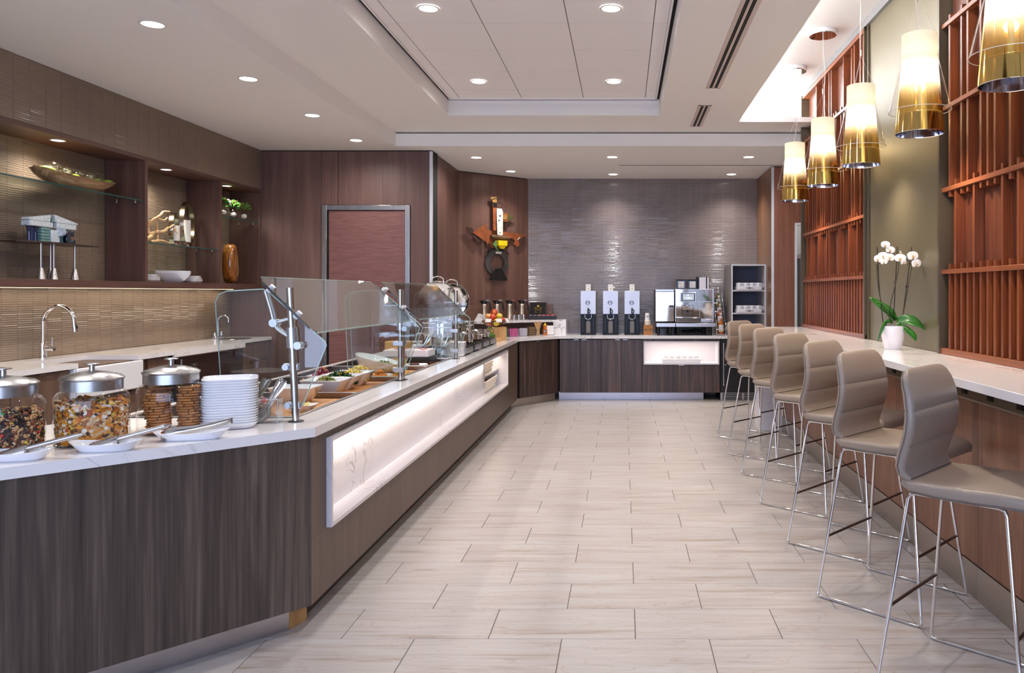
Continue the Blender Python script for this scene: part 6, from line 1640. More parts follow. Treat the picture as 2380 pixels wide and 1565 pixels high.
# corn bread plate, brownie, black tray with white lids, bamboo block
t = thing('cake_plate', 'oblong white plate of corn bread and brownie', 'plate', (-1.72, 6.10, ZBD + 0.0), 0.25)
S_ = lambda k, zz: [(a * 0.36 * k, b * 0.18 * k, zz) for a, b in rrect(1, 1, 0.25, 5)]
MB().loft([S_(0.7, 0), S_(0.75, 0.003), S_(1, 0.026), S_(0.98, 0.028), S_(0.72, 0.007)]).build('plate', whiteware, t, smooth=50)
corn = mat('corn_bread', (222, 180, 74), 0.8, var=0.12, vscale=50, bump=0.8, bscale=120); crust = mat('corn_crust', (150, 88, 34), 0.7, var=0.2, vscale=40)
for k, (a, b) in enumerate(((-1.79, 6.08), (-1.73, 6.09))):
    t = thing('corn_bread', 'yellow corn bread square with brown crust, %s one' % ('left', 'right')[k], 'corn bread', (a, b, ZBD + 0.008), 0.25, 'corn bread squares')
    MB().box(-0.028, 0.028, -0.04, 0.04, 0, 0.066).build('crumb', corn, t, bevel=0.005)
    MB().box(-0.028, 0.028, -0.04, 0.04, 0.0662, 0.072).build('crust', crust, t, bevel=0.003)
t = thing('brownie', 'dark brownie at the tip of the cake plate', 'brownie', (-1.645, 6.115, ZBD + 0.010), 0.25)
MB().box(-0.038, 0.038, -0.03, 0.03, 0, 0.022).build('cake', mat('brownie_dark', (66, 34, 24), 0.7, bump=1, bscale=80), t, bevel=0.004)
MB().box(-0.036, 0.036, -0.028, 0.028, 0.0222, 0.026).build('crackled_top', mat('brownie_top', (92, 46, 32), 0.5, var=0.3, vscale=70), t, bevel=0.002)
t = thing('yellow_bread_piece', 'flat yellow bread piece near the middle posts', 'bread', (-1.60, 5.62, ZBD + 0.0), 0.3)
MB().prism(rrect(0.10, 0.06, 0.02, 4), 0, 0.020).build('crumb', corn, t, bevel=0.004)
MB().prism(rrect(0.098, 0.058, 0.02, 4), 0.0202, 0.024).build('crust', mat('pale_crust', (206, 160, 70), 0.7), t)
t = thing('black_tray', 'black display tray under the white boxes', 'tray', (-1.79, 6.50, ZBD))
MB().box(-0.20, 0.20, -0.13, 0.13, 0, 0.055).build('tray', mat('tray_black', (20, 21, 24), 0.35), t, bevel=0.003)
MB().box(-0.20, 0.20, -0.13, 0.13, 0.0552, 0.062).build('rim', mat('tray_rim', (34, 35, 38), 0.3), t, bevel=0.002)
for k, xx in enumerate((-1.885, -1.695)):
    t = thing('sachet_box', 'white box of small packets on the black tray, %s one' % ('left', 'right')[k], 'box', (xx, 6.50, ZBD + 0.0625), 0, 'white boxes on the black tray')
    MB().box(-0.092, 0.092, -0.115, 0.115, 0, 0.055).build('box', mat('box_white', (226, 224, 232), 0.4), t, bevel=0.003)
    MB().box(-0.084, 0.084, -0.105, 0.105, 0.0551, 0.057).build('contents', mat('box_contents', (232, 214, 214), 0.6), t)
    rr_ = random.Random(k); mb = MB()
    for q in range(9): mb.cbox((rr_.uniform(-0.07, 0.07), rr_.uniform(-0.09, 0.09), 0.058), (0.025, 0.012, 0.003))
    mb.build('red_wrappers', mat('wrapper_red', (190, 70, 84), 0.5), t, kind='stuff')
t = thing('bamboo_riser', 'round bamboo display riser behind the white boxes', 'riser', (-2.03, 7.02, ZT))
MB().lathe([(0, 0), (0.122, 0), (0.122, 0.003), (0.122, 0.125), (0.119, 0.128), (0, 0.128)], n=40, cap0=False, cap1=False).build('drum', bamboo, t, smooth=30)
MB().lathe([(0, 0.1285), (0.112, 0.1285), (0.112, 0.131), (0, 0.131)], n=40, cap0=False, cap1=False).build('top', wood('bamboo_top', (196, 146, 88), (214, 168, 110), (228, 184, 128), 'x', 1.8, 0.4), t, smooth=30)
# white cake stand with bun, behind
t = thing('cake_stand', 'small white pedestal stand behind the glass guard', 'stand', (-1.95, 7.42, ZT))
MB().lathe([(0, 0), (0.06, 0), (0.06, 0.006), (0.012, 0.014), (0.012, 0.10), (0, 0.10)], n=24, cap0=False, cap1=False).build('foot', whiteware, t, smooth=40)
MB().lathe([(0, 0.10), (0.11, 0.10), (0.112, 0.106), (0.10, 0.110), (0, 0.110)], n=32, cap0=False, cap1=False).build('plate', whiteware, t, smooth=40)

# ------------------------------------------------------------------ induction burners, kettles, pans
BY = [7.16, 7.60, 8.04, 8.46]
for i, y in enumerate(BY):
    t = thing('induction_burner', 'black countertop induction burner, %s from the camera' % ORD[i], 'induction burner', (-1.60, y, ZT), 0, 'induction burners along the far buffet')
    MB().box(-0.18, 0.175, -0.185, 0.185, 0.012, 0.072).build('housing', mat('burner_housing', (52, 50, 52), 0.35, 0.4), t, bevel=0.004)
    MB().box(0.1755, 0.180, -0.10, 0.185, 0.020, 0.066).build('control_strip', brushed_y, t)
    MB().box(-0.175, 0.172, -0.18, 0.18, 0.0722, 0.080).build('glass_top', blackgloss, t, bevel=0.002)
    for a in (-0.14, 0.14):
        for b in (-0.14, 0.14): MB().tube([(a, b, 0), (a, b, 0.012)], 0.015, 10).build('foot', black, t)
    MB().tube([(0.11 * math.cos(q), 0.11 * math.sin(q), 0.0802) for q in [k * 2 * PI / 28 for k in range(28)]], 0.0012, 4, True).build('ring_mark', mat('ring_grey', (120, 120, 124), 0.4), t)
def kettle(label, x, y, r, h, lidang):
    z = ZT + 0.0815
    t = thing('soup_kettle', label, 'chafing dish', (x, y, z), 0, 'polished steel soup kettles')
    MB().lathe([(0, 0), (r * 0.94, 0), (r * 0.97, 0.006), (r * 0.97, h * 0.78), (r * 1.0, h * 0.80), (r * 1.0, h * 0.97), (r * 1.03, h), (r * 0.96, h), (r * 0.94, h * 0.85), (0, h * 0.80)], n=44, cap0=False, cap1=False).build('pot', polished, t, smooth=35)
    MB().lathe([(r * 1.002, h * 0.80), (r * 1.02, h * 0.815), (r * 1.002, h * 0.83)], n=44, cap0=False, cap1=False).build('band', chrome, t, smooth=35)
    for s in (-1, 1):
        MB().tube(smoothpath([(s * r * 0.96, -0.045, h * 0.55), (s * (r + 0.04), -0.045, h * 0.52), (s * (r + 0.045), 0.0, h * 0.50), (s * (r + 0.04), 0.045, h * 0.52), (s * r * 0.96, 0.045, h * 0.55)], 5), 0.007, 8).build('handle', chrome, t, smooth=60)
    MB().tube(smoothpath([(r * 0.55, -r * 0.80, h * 0.70), (r * 0.85, -r * 0.95, h * 0.62), (r * 0.9, -r * 0.98, h * 0.2), (r * 0.75, -r * 0.85, 0.012)], 6), 0.005, 8).build('drip_guard', chrome, t, smooth=60)
    # hinged lid standing open
    ld = MB(); ld.lathe([(r * 1.02, 0.0), (r * 1.03, 0.012), (r * 0.96, 0.035), (r * 0.6, 0.058), (0.0, 0.066)], n=40, cap0=False, cap1=False)
    ld.move(Matrix.Translation((0, 0, 0.0)))
    M = Matrix.Translation((-r * 0.40, r * 0.55, h + 0.01)) @ Matrix.Rotation(lidang, 4, 'Z') @ Matrix.Rotation(math.radians(-80), 4, 'Y') @ Matrix.Translation((r * 1.02, 0, 0))
    o = MB(); o.v = ld.v; o.f = ld.f; o.move(M)
    lo = o.build('lid', polished, t, smooth=40); lo.modifiers.new('solid', 'SOLIDIFY').thickness = 0.003
    hd = MB(); hd.tube(smoothpath([(r * 0.86, -0.055, 0.03), (r * 1.12, -0.05, 0.040), (r * 1.22, 0, 0.042), (r * 1.12, 0.05, 0.040), (r * 0.86, 0.055, 0.03)], 5), 0.006, 8); hd.move(M)
    hd.build('lid_handle', chrome, lo, smooth=60)
    MB().cbox((-r * 0.42, r * 0.60, h + 0.004), (0.06, 0.05, 0.03)).build('hinge', chrome, t, bevel=0.006)
kettle('large polished soup kettle with open lid, nearer one', -1.68, 7.20, 0.185, 0.215, math.radians(-62))
kettle('large polished soup kettle with open lid, farther one', -1.64, 7.62, 0.175, 0.215, math.radians(-62))
def pan(label, x, y, r, h):
    z = ZT + 0.0815
    t = thing('saute_pan', label, 'pan', (x, y, z), 0, 'small polished pans on the burners')
    MB().lathe([(0, 0), (r * 0.92, 0), (r, 0.008), (r, h), (r * 1.03, h + 0.003), (r * 0.97, h + 0.003), (r * 0.95, 0.012), (0, 0.008)], n=36, cap0=False, cap1=False).build('pan', polished, t, smooth=35)
    MB().tube(smoothpath([(r * 0.6, -r * 0.78, h * 0.8), (r * 0.95, -r * 1.0, h * 0.72), (r * 1.2, -r * 0.6, h * 0.70), (r * 1.0, -r * 0.1, h * 0.8)], 6), 0.005, 8).build('handle', chrome, t, smooth=60)
    MB().lathe([(0, h * 0.6), (r * 0.93, h * 0.6)], n=30, cap0=False, cap1=False).build('contents', mat('pan_food', (206, 186, 150), 0.7, var=0.2, vscale=50), t)
    return z + h
pan('small polished pan on the third burner', -1.60, 8.05, 0.135, 0.085)
pan('small polished pan on the fourth burner', -1.60, 8.46, 0.135, 0.085)
t = thing('glass_cloche', 'small dish of food under a clear domed cover beyond the kettles', 'cloche', (-1.80, 8.72, ZT))
MB().lathe([(0, 0), (0.055, 0), (0.02, 0.01), (0.015, 0.16), (0, 0.16)], n=20, cap0=False, cap1=False).build('stand', whiteware, t, smooth=40)
MB().lathe([(0, 0.16), (0.11, 0.16), (0.112, 0.168), (0, 0.170)], n=28, cap0=False, cap1=False).build('dish', whiteware, t, smooth=40)
MB().lathe([(0.085, 0.171), (0.08, 0.20), (0.05, 0.228), (0.0, 0.238)], n=28, cap0=False, cap1=False).build('dome', clearglass, t, smooth=60)
MB().lathe([(0, 0.172), (0.06, 0.172), (0.05, 0.186), (0, 0.19)], n=20, cap0=False, cap1=False).build('food', mat('cloche_food', (222, 172, 88), 0.7, bump=1, bscale=80), t, smooth=60)
# glass vase with herbs, wooden sign stand
t = thing('flower_vase', 'clear glass vase with yellow flowers beside the apple basket', 'vase', (-1.52, 8.88, ZT))
MB().lathe([(0, 0), (0.048, 0), (0.050, 0.006), (0.046, 0.15), (0.048, 0.19)], n=24, cap0=False, cap1=False).build('glass', jarglass, t, smooth=50)
r_ = random.Random(17); mbs = {0: MB(), 1: MB(), 2: MB()}
for k in range(120):
    c = r_.choice((0, 0, 1, 2)); a = r_.uniform(0, 6.28); q = 0.040 * math.sqrt(r_.random())
    mb = MB(); f_leaf(mb, 0.010, r_); mb.move(Matrix.Translation((q * math.cos(a), q * math.sin(a), r_.uniform(0.02, 0.17))) @ Matrix.Rotation(r_.uniform(0, 6), 4, 'Z') @ Matrix.Rotation(r_.uniform(-1.5, 1.5), 4, 'Y')); mbs[c].add(mb.v, mb.f)
for k, (nm, c) in enumerate((('yellow_petals', (226, 190, 40)), ('green_leaves', (74, 128, 40)), ('white_petals', (226, 224, 206)))): mbs[k].build(nm, mat('vase_' + nm, c, 0.6), t, kind='stuff')
t = thing('herb_planter', 'low dark planter of green herbs before the vase', 'planter', (-1.50, 8.76, ZT))
MB().box(-0.06, 0.06, -0.045, 0.045, 0, 0.055).build('trough', mat('planter_grey', (92, 86, 88), 0.4, 0.3), t, bevel=0.004)
mb = MB()
for k in range(160):
    m2 = MB(); f_leaf(m2, 0.014, r_); m2.move(Matrix.Translation((r_.uniform(-0.055, 0.055), r_.uniform(-0.04, 0.04), r_.uniform(0.05, 0.095))) @ Matrix.Rotation(r_.uniform(0, 6), 4, 'Z') @ Matrix.Rotation(r_.uniform(-1.5, 1.5), 4, 'Y')); mb.add(m2.v, m2.f)
mb.build('herbs', mat('herb_green', (86, 138, 32), 0.6, var=0.3, vscale=40), t, kind='stuff')
t = thing('sign_stand', 'clear sign in a wooden block before the bamboo block', 'sign stand', (-1.475, 9.02, ZT), 0.5)
MB().box(-0.055, 0.055, -0.03, 0.03, 0, 0.045).build('block', bamboo, t, bevel=0.002)
MB().box(-0.045, 0.045, -0.003, 0.003, 0.0452, 0.13).build('clear_sign', acrylic, t)
# apple basket on the bamboo block
t = thing('bamboo_block', 'upright bamboo block carrying the apple basket', 'riser', (-1.50, 9.38, ZT), 0.35)
MB().box(-0.075, 0.075, -0.075, 0.075, 0, 0.158).build('block', bamboo, t, bevel=0.003)
MB().box(-0.06, 0.06, -0.06, 0.06, 0.1582, 0.162).build('cap', wood('bamboo_top'  , (0,0,0),(0,0,0),(0,0,0)), t)
bz = ZT + 0.1625
bk = thing('apple_basket', 'shallow wire and leather basket of apples with white cards', 'basket', (-1.56, 9.38, bz))
MB().lathe([(0, 0), (0.075, 0), (0.13, 0.035), (0.175, 0.075), (0.180, 0.078), (0.170, 0.078), (0.125, 0.040), (0.07, 0.008), (0, 0.008)], n=30, cap0=False, cap1=False).build('bowl', mat('basket_brown', (108, 66, 40), 0.5), bk, smooth=40)
for k in range(9):
    a = k * 2 * PI / 9 + 0.3
    M = Matrix.Translation((0.182 * math.cos(a), 0.182 * math.sin(a), 0.078)) @ Matrix.Rotation(a + PI / 2, 4, 'Z') @ Matrix.Rotation(-0.5, 4, 'X')
    MB().box(-0.035, 0.035, -0.001, 0.001, -0.022, 0.024).move(M).build('card', cardw, bk)
for k in range(3):
    MB().box(-0.05, 0.05, -0.001, 0.001, 0, 0.10).move(Matrix.Translation((-0.16 - 0.012 * k, -0.08 + 0.01 * k, 0.05)) @ Matrix.Rotation(0.5, 4, 'Y') @ Matrix.Rotation(0.4, 4, 'Z')).build('card', cardw, bk)
def applemat():
    m, nt, p, out = newmat('apple_skin')
    tc = N(nt, 'ShaderNodeTexCoord'); oi = N(nt, 'ShaderNodeObjectInfo')
    nz = N(nt, 'ShaderNodeTexNoise'); nz.inputs['Scale'].default_value = 16; nz.inputs['Detail'].default_value = 3
    nt.links.new(tc.outputs['Object'], nz.inputs['Vector'])
    ad = N(nt, 'ShaderNodeMath', operation='ADD'); ml = N(nt, 'ShaderNodeMath', operation='MULTIPLY_ADD'); ml.inputs[1].default_value = 0.5; ml.inputs[2].default_value = -0.25
    nt.links.new(oi.outputs['Random'], ml.inputs[0]); nt.links.new(nz.outputs['Fac'], ad.inputs[0]); nt.links.new(ml.outputs[0], ad.inputs[1])
    cr = N(nt, 'ShaderNodeValToRGB'); e = cr.color_ramp.elements
    e[0].position = 0.36; e[0].color = lin(216, 196, 62); e[1].position = 0.62; e[1].color = lin(206, 66, 44); k = e.new(0.5); k.color = lin(226, 150, 70)
    nt.links.new(ad.outputs[0], cr.inputs[0]); nt.links.new(cr.outputs[0], p.inputs['Base Color'])
    p.inputs['Roughness'].default_value = 0.25; p.inputs['Coat Weight'].default_value = 0.3
    return m
am = applemat()
apme = MB().lathe([(0.0, 0.010), (0.012, 0.004), (0.020, 0.0), (0.030, 0.006), (0.038, 0.024), (0.040, 0.042), (0.036, 0.060), (0.026, 0.070), (0.014, 0.072), (0.006, 0.068), (0.0, 0.062)], n=20, cap0=False, cap1=False).mesh('apple_body', am, smooth=70)
stme = MB().tube([(0, 0, 0.062), (0.002, 0, 0.082)], 0.0018, 5).mesh('apple_stem', mat('stem_brown', (70, 46, 26), 0.7))
pos = [(-0.115, 0, 0.045), (-0.05, -0.09, 0.035), (0.04, -0.095, 0.035), (0.105, -0.03, 0.045), (0.10, 0.06, 0.045), (0.02, 0.11, 0.045), (-0.07, 0.09, 0.045), (0, 0, 0.02), (-0.075, -0.02, 0.095), (0.0, -0.05, 0.09), (0.065, -0.01, 0.098), (0.04, 0.06, 0.098), (-0.03, 0.045, 0.10), (0.005, 0.01, 0.152)]
nm_ = ['at the left rim', 'at the near rim', 'at the near right rim', 'at the right rim', 'at the far right rim', 'at the far rim', 'at the far left rim', 'at the bottom', 'in the upper layer, left', 'in the upper layer, front', 'in the upper layer, right', 'in the upper layer, back right', 'in the upper layer, back left', 'topmost of the pile']
for k, (a, b, c) in enumerate(pos):
    t = thing('apple', 'red and yellow apple in the basket, %s' % nm_[k], 'apple', (-1.56 + a, 9.38 + b, bz + c - 0.02 + 0.008), k * 1.3, 'apples in the basket')
    q = share('body', apme, t); s_ = share('stem', stme, t)
    t.rotation_euler = (0.5 * math.sin(k * 2.1), 0.5 * math.cos(k * 1.7), k * 1.3)
# ================================================================== LEFT SERVICE COUNTER
ZL = 0.94
lw = MB()
lw.box(-4.435, -3.81, 4.2, 5.43, ZL - 0.035, ZL); lw.box(-4.435, -4.235, 5.43, 6.11, ZL - 0.035, ZL); lw.box(-4.435, -3.81, 6.11, 7.83, ZL - 0.035, ZL); lw.box(-4.435, -3.97, 7.83, 8.775, ZL - 0.035, ZL)
lw.box(-3.83, -3.81, 6.6, 7.83, ZL - 0.055, ZL - 0.035)
tag(lw.build('service_worktop', quartz_w), 'white quartz worktop of the service counter along the tiled wall', 'countertop')
def lcab(label, y0, y1, fx, doors):
    t = thing('service_cabinet', label, 'cabinet', (fx, (y0 + y1) / 2, 0), 0, 'wood cabinets under the service counter')
    h = (y1 - y0) / 2
    box(-0.55 if fx > -3.9 else -0.42, -0.021, -h + 0.002, h - 0.002, 0.10, ZL - 0.037).build('carcass', leftcab, t)
    box(-0.5 if fx > -3.9 else -0.40, -0.08, -h + 0.002, h - 0.002, 0.001, 0.099).build('kick_plate', reveal, t)
    for a, b, z0, z1 in doors:
        d = box(-0.02, 0, a - (y0 + y1) / 2 + 0.0015, b - (y0 + y1) / 2 - 0.0015, z0, z1).build('door' if z1 - z0 > 0.4 else 'drawer', leftcab, t, bevel=0.001, seg=1)
        m = (a + b) / 2 - (y0 + y1) / 2
        box(0.0, 0.012, m - 0.03, m + 0.03, z1 - 0.006, z1).build('edge_pull', brushed_y, d)
lcab('wood cabinet under the service counter, nearest the picture edge', 4.2, 4.868, -3.84, [(4.2, 4.868, 0.105, 0.895)])
lcab('wood cabinet just before the white sink', 4.872, 5.385, -3.84, [(4.872, 5.385, 0.105, 0.895)])
lcab('wood sink cabinet under the white farmhouse sink', 5.389, 6.276, -3.84, [(5.389, 5.83, 0.105, 0.66), (5.83, 6.276, 0.105, 0.66)])
lcab('narrow wood cabinet between sink and dark fridge', 6.28, 6.56, -3.84, [(6.28, 6.56, 0.105, 0.895)])
lcab('wood drawer cabinet at the end beside the bar sink', 7.90, 8.76, -3.99, [(7.90, 8.76, 0.70, 0.895), (7.90, 8.76, 0.105, 0.695)])
# farmhouse sink
t = thing('farmhouse_sink', 'white ceramic farmhouse sink with apron front', 'sink', (-3.79, 5.77, 0.687))
sk = MB(); w = 0.37; hh = 0.217
sk.box(-0.022, 0.0, -w, w, 0.0, hh); sk.box(-0.47, -0.448, -w, w, 0.0, hh); sk.box(-0.448, -0.022, -w, -w + 0.022, 0, hh); sk.box(-0.448, -0.022, w - 0.022, w, 0, hh); sk.box(-0.448, -0.022, -w + 0.022, w - 0.022, 0, 0.02)
sk.build('basin', whiteware, t, bevel=0.012, seg=4)
MB().lathe([(0, 0.0205), (0.04, 0.0205), (0.04, 0.023), (0, 0.022)], (-0.23, 0, 0), 20, False, False).build('drain', chrome, t, smooth=40)
# gooseneck faucet
t = thing('kitchen_faucet', 'tall chrome gooseneck faucet at the white sink', 'faucet', (-4.36, 5.84, ZL))
MB().lathe([(0, 0), (0.030, 0), (0.030, 0.004), (0.024, 0.006), (0.024, 0.118), (0.020, 0.122), (0, 0.122)], n=24, cap0=False, cap1=False).build('base', chrome, t, smooth=40)
pts = [(0, 0, 0.12), (0, 0, 0.28)] + [(0.115 - 0.115 * math.cos(math.radians(a)), 0, 0.28 + 0.112 * math.sin(math.radians(a))) for a in range(15, 166, 15)] + [(0.232, 0, 0.265)]
MB().tube(pts, 0.0145, 14).build('spout', chrome, t, smooth=60)
MB().tube([(0.232, 0, 0.268), (0.240, 0, 0.200)], [0.0165, 0.018], 14).build('spray_head', chrome, t, smooth=50)
MB().cbox((0.252, 0, 0.236), (0.012, 0.012, 0.024)).build('spray_button', black, t, bevel=0.003)
MB().tube([(0.02, 0, 0.075), (0.082, 0, 0.075)], 0.018, 16).build('valve', chrome, t, smooth=50)
MB().tube([(0.066, 0, 0.085), (0.068, 0, 0.155)], 0.0045, 10).build('lever', chrome, t, smooth=50)
# bar sink and small faucet
t = thing('bar_sink', 'round steel bar sink at the far end of the service counter', 'sink', (-4.17, 8.33, ZL + 0.0005))
MB().lathe([(0.17, 0.0), (0.165, 0.003), (0.15, 0.002), (0.145, -0.002), (0.12, -0.0)], n=36, cap0=False, cap1=False).build('rim', polished, t, smooth=50)
MB().lathe([(0.0, 0.0006), (0.145, 0.0008)], n=36, cap0=False, cap1=False).build('bowl', mat('sink_bowl', (120, 112, 106), 0.3, 0.8), t)
t = thing('bar_faucet', 'small chrome two-handle faucet at the bar sink', 'faucet', (-4.37, 8.38, ZL))
MB().box(-0.025, 0.025, -0.09, 0.09, 0, 0.03).build('deck', chrome, t, bevel=0.008)
for s in (-1, 1): MB().lathe([(0, 0.03), (0.020, 0.03), (0.022, 0.05), (0.017, 0.07), (0, 0.072)], (0, s * 0.065, 0), 14, False, False).build('knob', chrome, t, smooth=50)
MB().tube([(0, 0, 0.03), (0, 0, 0.20)] + [(0.055 - 0.055 * math.cos(math.radians(a)), 0, 0.20 + 0.05 * math.sin(math.radians(a))) for a in range(20, 161, 20)] + [(0.112, 0, 0.175)], 0.009, 12).build('spout', chrome, t, smooth=60)
# dark undercounter fridge
t = thing('service_fridge', 'dark bronze undercounter fridge in the service counter', 'fridge', (-3.85, 7.23, 0))
box(-0.52, 0, -0.65, -0.545, 0.05, 0.88).build('side_filler', blackgloss, t)
box(-0.52, 0, -0.54, 0.635, 0.105, 0.868).build('door', mat('fridge_bronze', (78, 64, 60), 0.34, 0.7), t, bevel=0.003)
box(-0.50, -0.04, -0.64, 0.63, 0.001, 0.104).build('body', reveal, t)
box(-0.50, 0.006, -0.54, 0.635, 0.870, 0.882).build('top_trim', brushed_y, t)
MB().tube([(0.035, -0.525, 0.15), (0.035, -0.525, 0.86)], 0.011, 12).build('handle', brushed, t, smooth=50)
for z in (0.2, 0.8): MB().tube([(0.0, -0.525, z), (0.035, -0.525, z)], 0.009, 10).build('handle_mount', brushed, t, smooth=50)
b_ = box(0.0, 0.003, -0.31, -0.21, 0.775, 0.80).build('name_badge', mat('badge_grey'), t)
box(0.003, 0.0036, -0.305, -0.215, 0.779, 0.796).build('badge_field', blackgloss, b_)
inklines('badge_lettering', b_, 0, 0, 0.7875, 0.07, 1, 0, mat('badge_letters'), 0.009).matrix_local = Matrix.Translation((0.0038, -0.26, 0)) @ Matrix.Rotation(PI / 2, 4, 'Z')

# ------------------------------------------------------------------ wall shelving
su = thing('wall_shelving', 'brown veneer wall shelving with three open niches', 'shelving', (-4.267, 6.6, 1.472))
U = lambda x0, x1, y0, y1, z0, z1: box(x0 + 4.267, x1 + 4.267, y0 - 6.6, y1 - 6.6, z0 - 1.472, z1 - 1.472)
U(-4.435, XL, 4.2, 8.775, 2.567, 2.5995).build('top_board', shelfwood_h, su, bevel=0.001, seg=1)
U(-4.435, XL, 4.2, 8.775, 1.472, 1.529).build('bottom_board', shelfwood_h, su, bevel=0.001, seg=1)
for y0, y1 in ((4.2, 4.24), (6.652, 6.689), (7.889, 7.926), (8.755, 8.775)):
    U(-4.435, XL, y0, y1, 1.5295, 2.5665).build('partition', shelfwood, su, bevel=0.001, seg=1)
hole = mat('shelf_pin_hole', (34, 22, 20), 0.8)
for yw in (6.651, 7.888, 8.754):
    hb = MB()
    for xx in (-4.33, -4.17):
        for k in range(26): hb.cbox((xx + 4.267, yw - 6.6, 0.12 + k * 0.032), (0.004, 0.0012, 0.004))
    hb.build('pin_holes', hole, su, kind='stuff')
shelfg = thinglass('shelf_glass', (0.86, 0.93, 0.90), 1.0, 0.0, 1.5)
for i, (y0, y1, z) in enumerate(((4.245, 6.648, 2.216), (6.694, 7.885, 1.863), (7.931, 8.751, 2.214))):
    t = thing('glass_shelf', 'greenish glass shelf in the %s niche' % ('large', 'middle', 'far narrow')[i], 'shelf', (-4.27, (y0 + y1) / 2, z), 0, 'glass shelves in the wall niches')
    h = (y1 - y0) / 2
    box(-0.16, 0.158, -h, h, 0, 0.009).build('pane', shelfg, t)
    box(0.158, 0.1605, -h, h, 0, 0.009).build('front_edge', glassedge, t)
    for xx in (-0.06, 0.10):
        for s in (-1, 1): MB().ball((xx, s * (h - 0.008), -0.008), 0.008, 10, 6).build('shelf_pin', chrome, t, smooth=50)
for i, y in enumerate((5.77, 7.136, 8.225)):
    downlight('recessed puck light in the top of the %s wall niche' % ('large', 'middle', 'far narrow')[i], -4.20, y, 2.567, 24, 0.042, 150, (1.0, 0.94, 0.82), group='puck lights in the wall niches')
area('under_shelf_wash', (-4.33, 6.5, 1.468), (0, 0, 0), 0.03, 4.2, 4.5, (1.0, 0.90, 0.76))
tag(box(-4.345, -4.315, 4.4, 8.6, 1.4695, 1.4715).build('under_shelf_light', emitter('warm_led', (1.0, 0.74, 0.42), 3.0)), 'warm light strip under the wall shelving', 'light strip')

# ------------------------------------------------------------------ decor in the niches
XD = -4.27
# dough bowl with glass balls
t = thing('dough_bowl', 'long carved wooden dough bowl on the upper glass shelf', 'bowl', (-4.25, 6.02, 2.2255))
bw_ = wood('dough_wood', (84, 58, 40), (140, 106, 76), (190, 160, 122), 'y', 1.4, 0.5, contrast=1.1, figure=2.0)
secs_o = []; n = 25
def boatsec(s, shrink):
    y = -0.45 + 0.90 * s; k = math.sin(PI * min(0.985, max(0.015, s))) ** 0.55
    w = 0.125 * k * shrink; dep = (0.095 * k) * shrink
    rim = 0.085 + 0.035 * (abs(2 * s - 1) ** 2.2)
    return [(w * math.cos(PI + PI * i / 10), y, rim + dep * math.sin(PI + PI * i / 10) - (0 if shrink == 1 else 0)) for i in range(11)]
vs = []; fs = []
for j in range(n):
    s = j / (n - 1); a = boatsec(s, 1.0); b = boatsec(s, 0.86)
    vs += a + b[::-1]
m_ = 22
for j in range(n - 1):
    for i in range(m_): fs.append((j * m_ + i, j * m_ + (i + 1) % m_, (j + 1) * m_ + (i + 1) % m_, (j + 1) * m_ + i))
fs.append(tuple(range(m_))); fs.append(tuple((n - 1) * m_ + i for i in range(m_)))
zmin = min(v[2] for v in vs)
MB().add([(a, b, max(0.0, c - zmin - 0.004)) for a, b, c in vs], fs).build('bowl', bw_, t, smooth=50)
bub = thinglass('bubble_glass', (0.93, 0.95, 0.88), 1.0, 0.02, 1.45)
for k, (px, r, dz) in enumerate(((124, 0.056, 0.115), (152, 0.048, 0.105), (181, 0.050, 0.105), (207, 0.052, 0.105), (230, 0.040, 0.100), (139, 0.028, 0.10), (193, 0.028, 0.10))):
    y = 4.25 * 1806 / (1449 - px)
    t = thing('glass_ball', 'clear bubbled glass ball in the dough bowl, %s' % ('first and largest from the left', 'second large one', 'third large one', 'fourth large one', 'last at the right end', 'small one between the first two', 'small one between the third and fourth')[k], 'glass ball', (-4.25 if r > 0.03 else -4.19, y, 2.2255 + dz + 0.02), 0, 'glass balls in the dough bowl')
    MB().ball((0, 0, 0), r, 24, 16).build('sphere', bub, t, smooth=80)
    rr_ = random.Random(k); mb = MB()
    for q in range(46):
        v = Vector((rr_.gauss(0, 1), rr_.gauss(0, 1), rr_.gauss(0, 1))).normalized() * r * rr_.uniform(0.3, 0.93)
        mb.ball(v, r * 0.025, 5, 3)
    mb.build('bubbles', mat('bubble_white', (236, 238, 226), 0.2), t, kind='stuff')
moss = mat('moss_green', (112, 140, 30), 0.8, var=0.3, vscale=30, bump=1, bscale=120)
for k, (y, z, l) in enumerate(((5.69, 0.115, 0.075), (5.98, 0.10, 0.03), (6.22, 0.10, 0.03), (6.36, 0.11, 0.055))):
    t = MB().ball((0, 0, 0), (0.035, l, 0.022), 12, 8).build('moss_clump', moss, smooth=70, loc=(-4.22, y, 2.2255 + z))
    tag(t, 'green moss clump in the dough bowl, %s' % ('left end', 'under the second ball', 'under the fourth ball', 'right end')[k], 'moss', 'moss in the dough bowl')
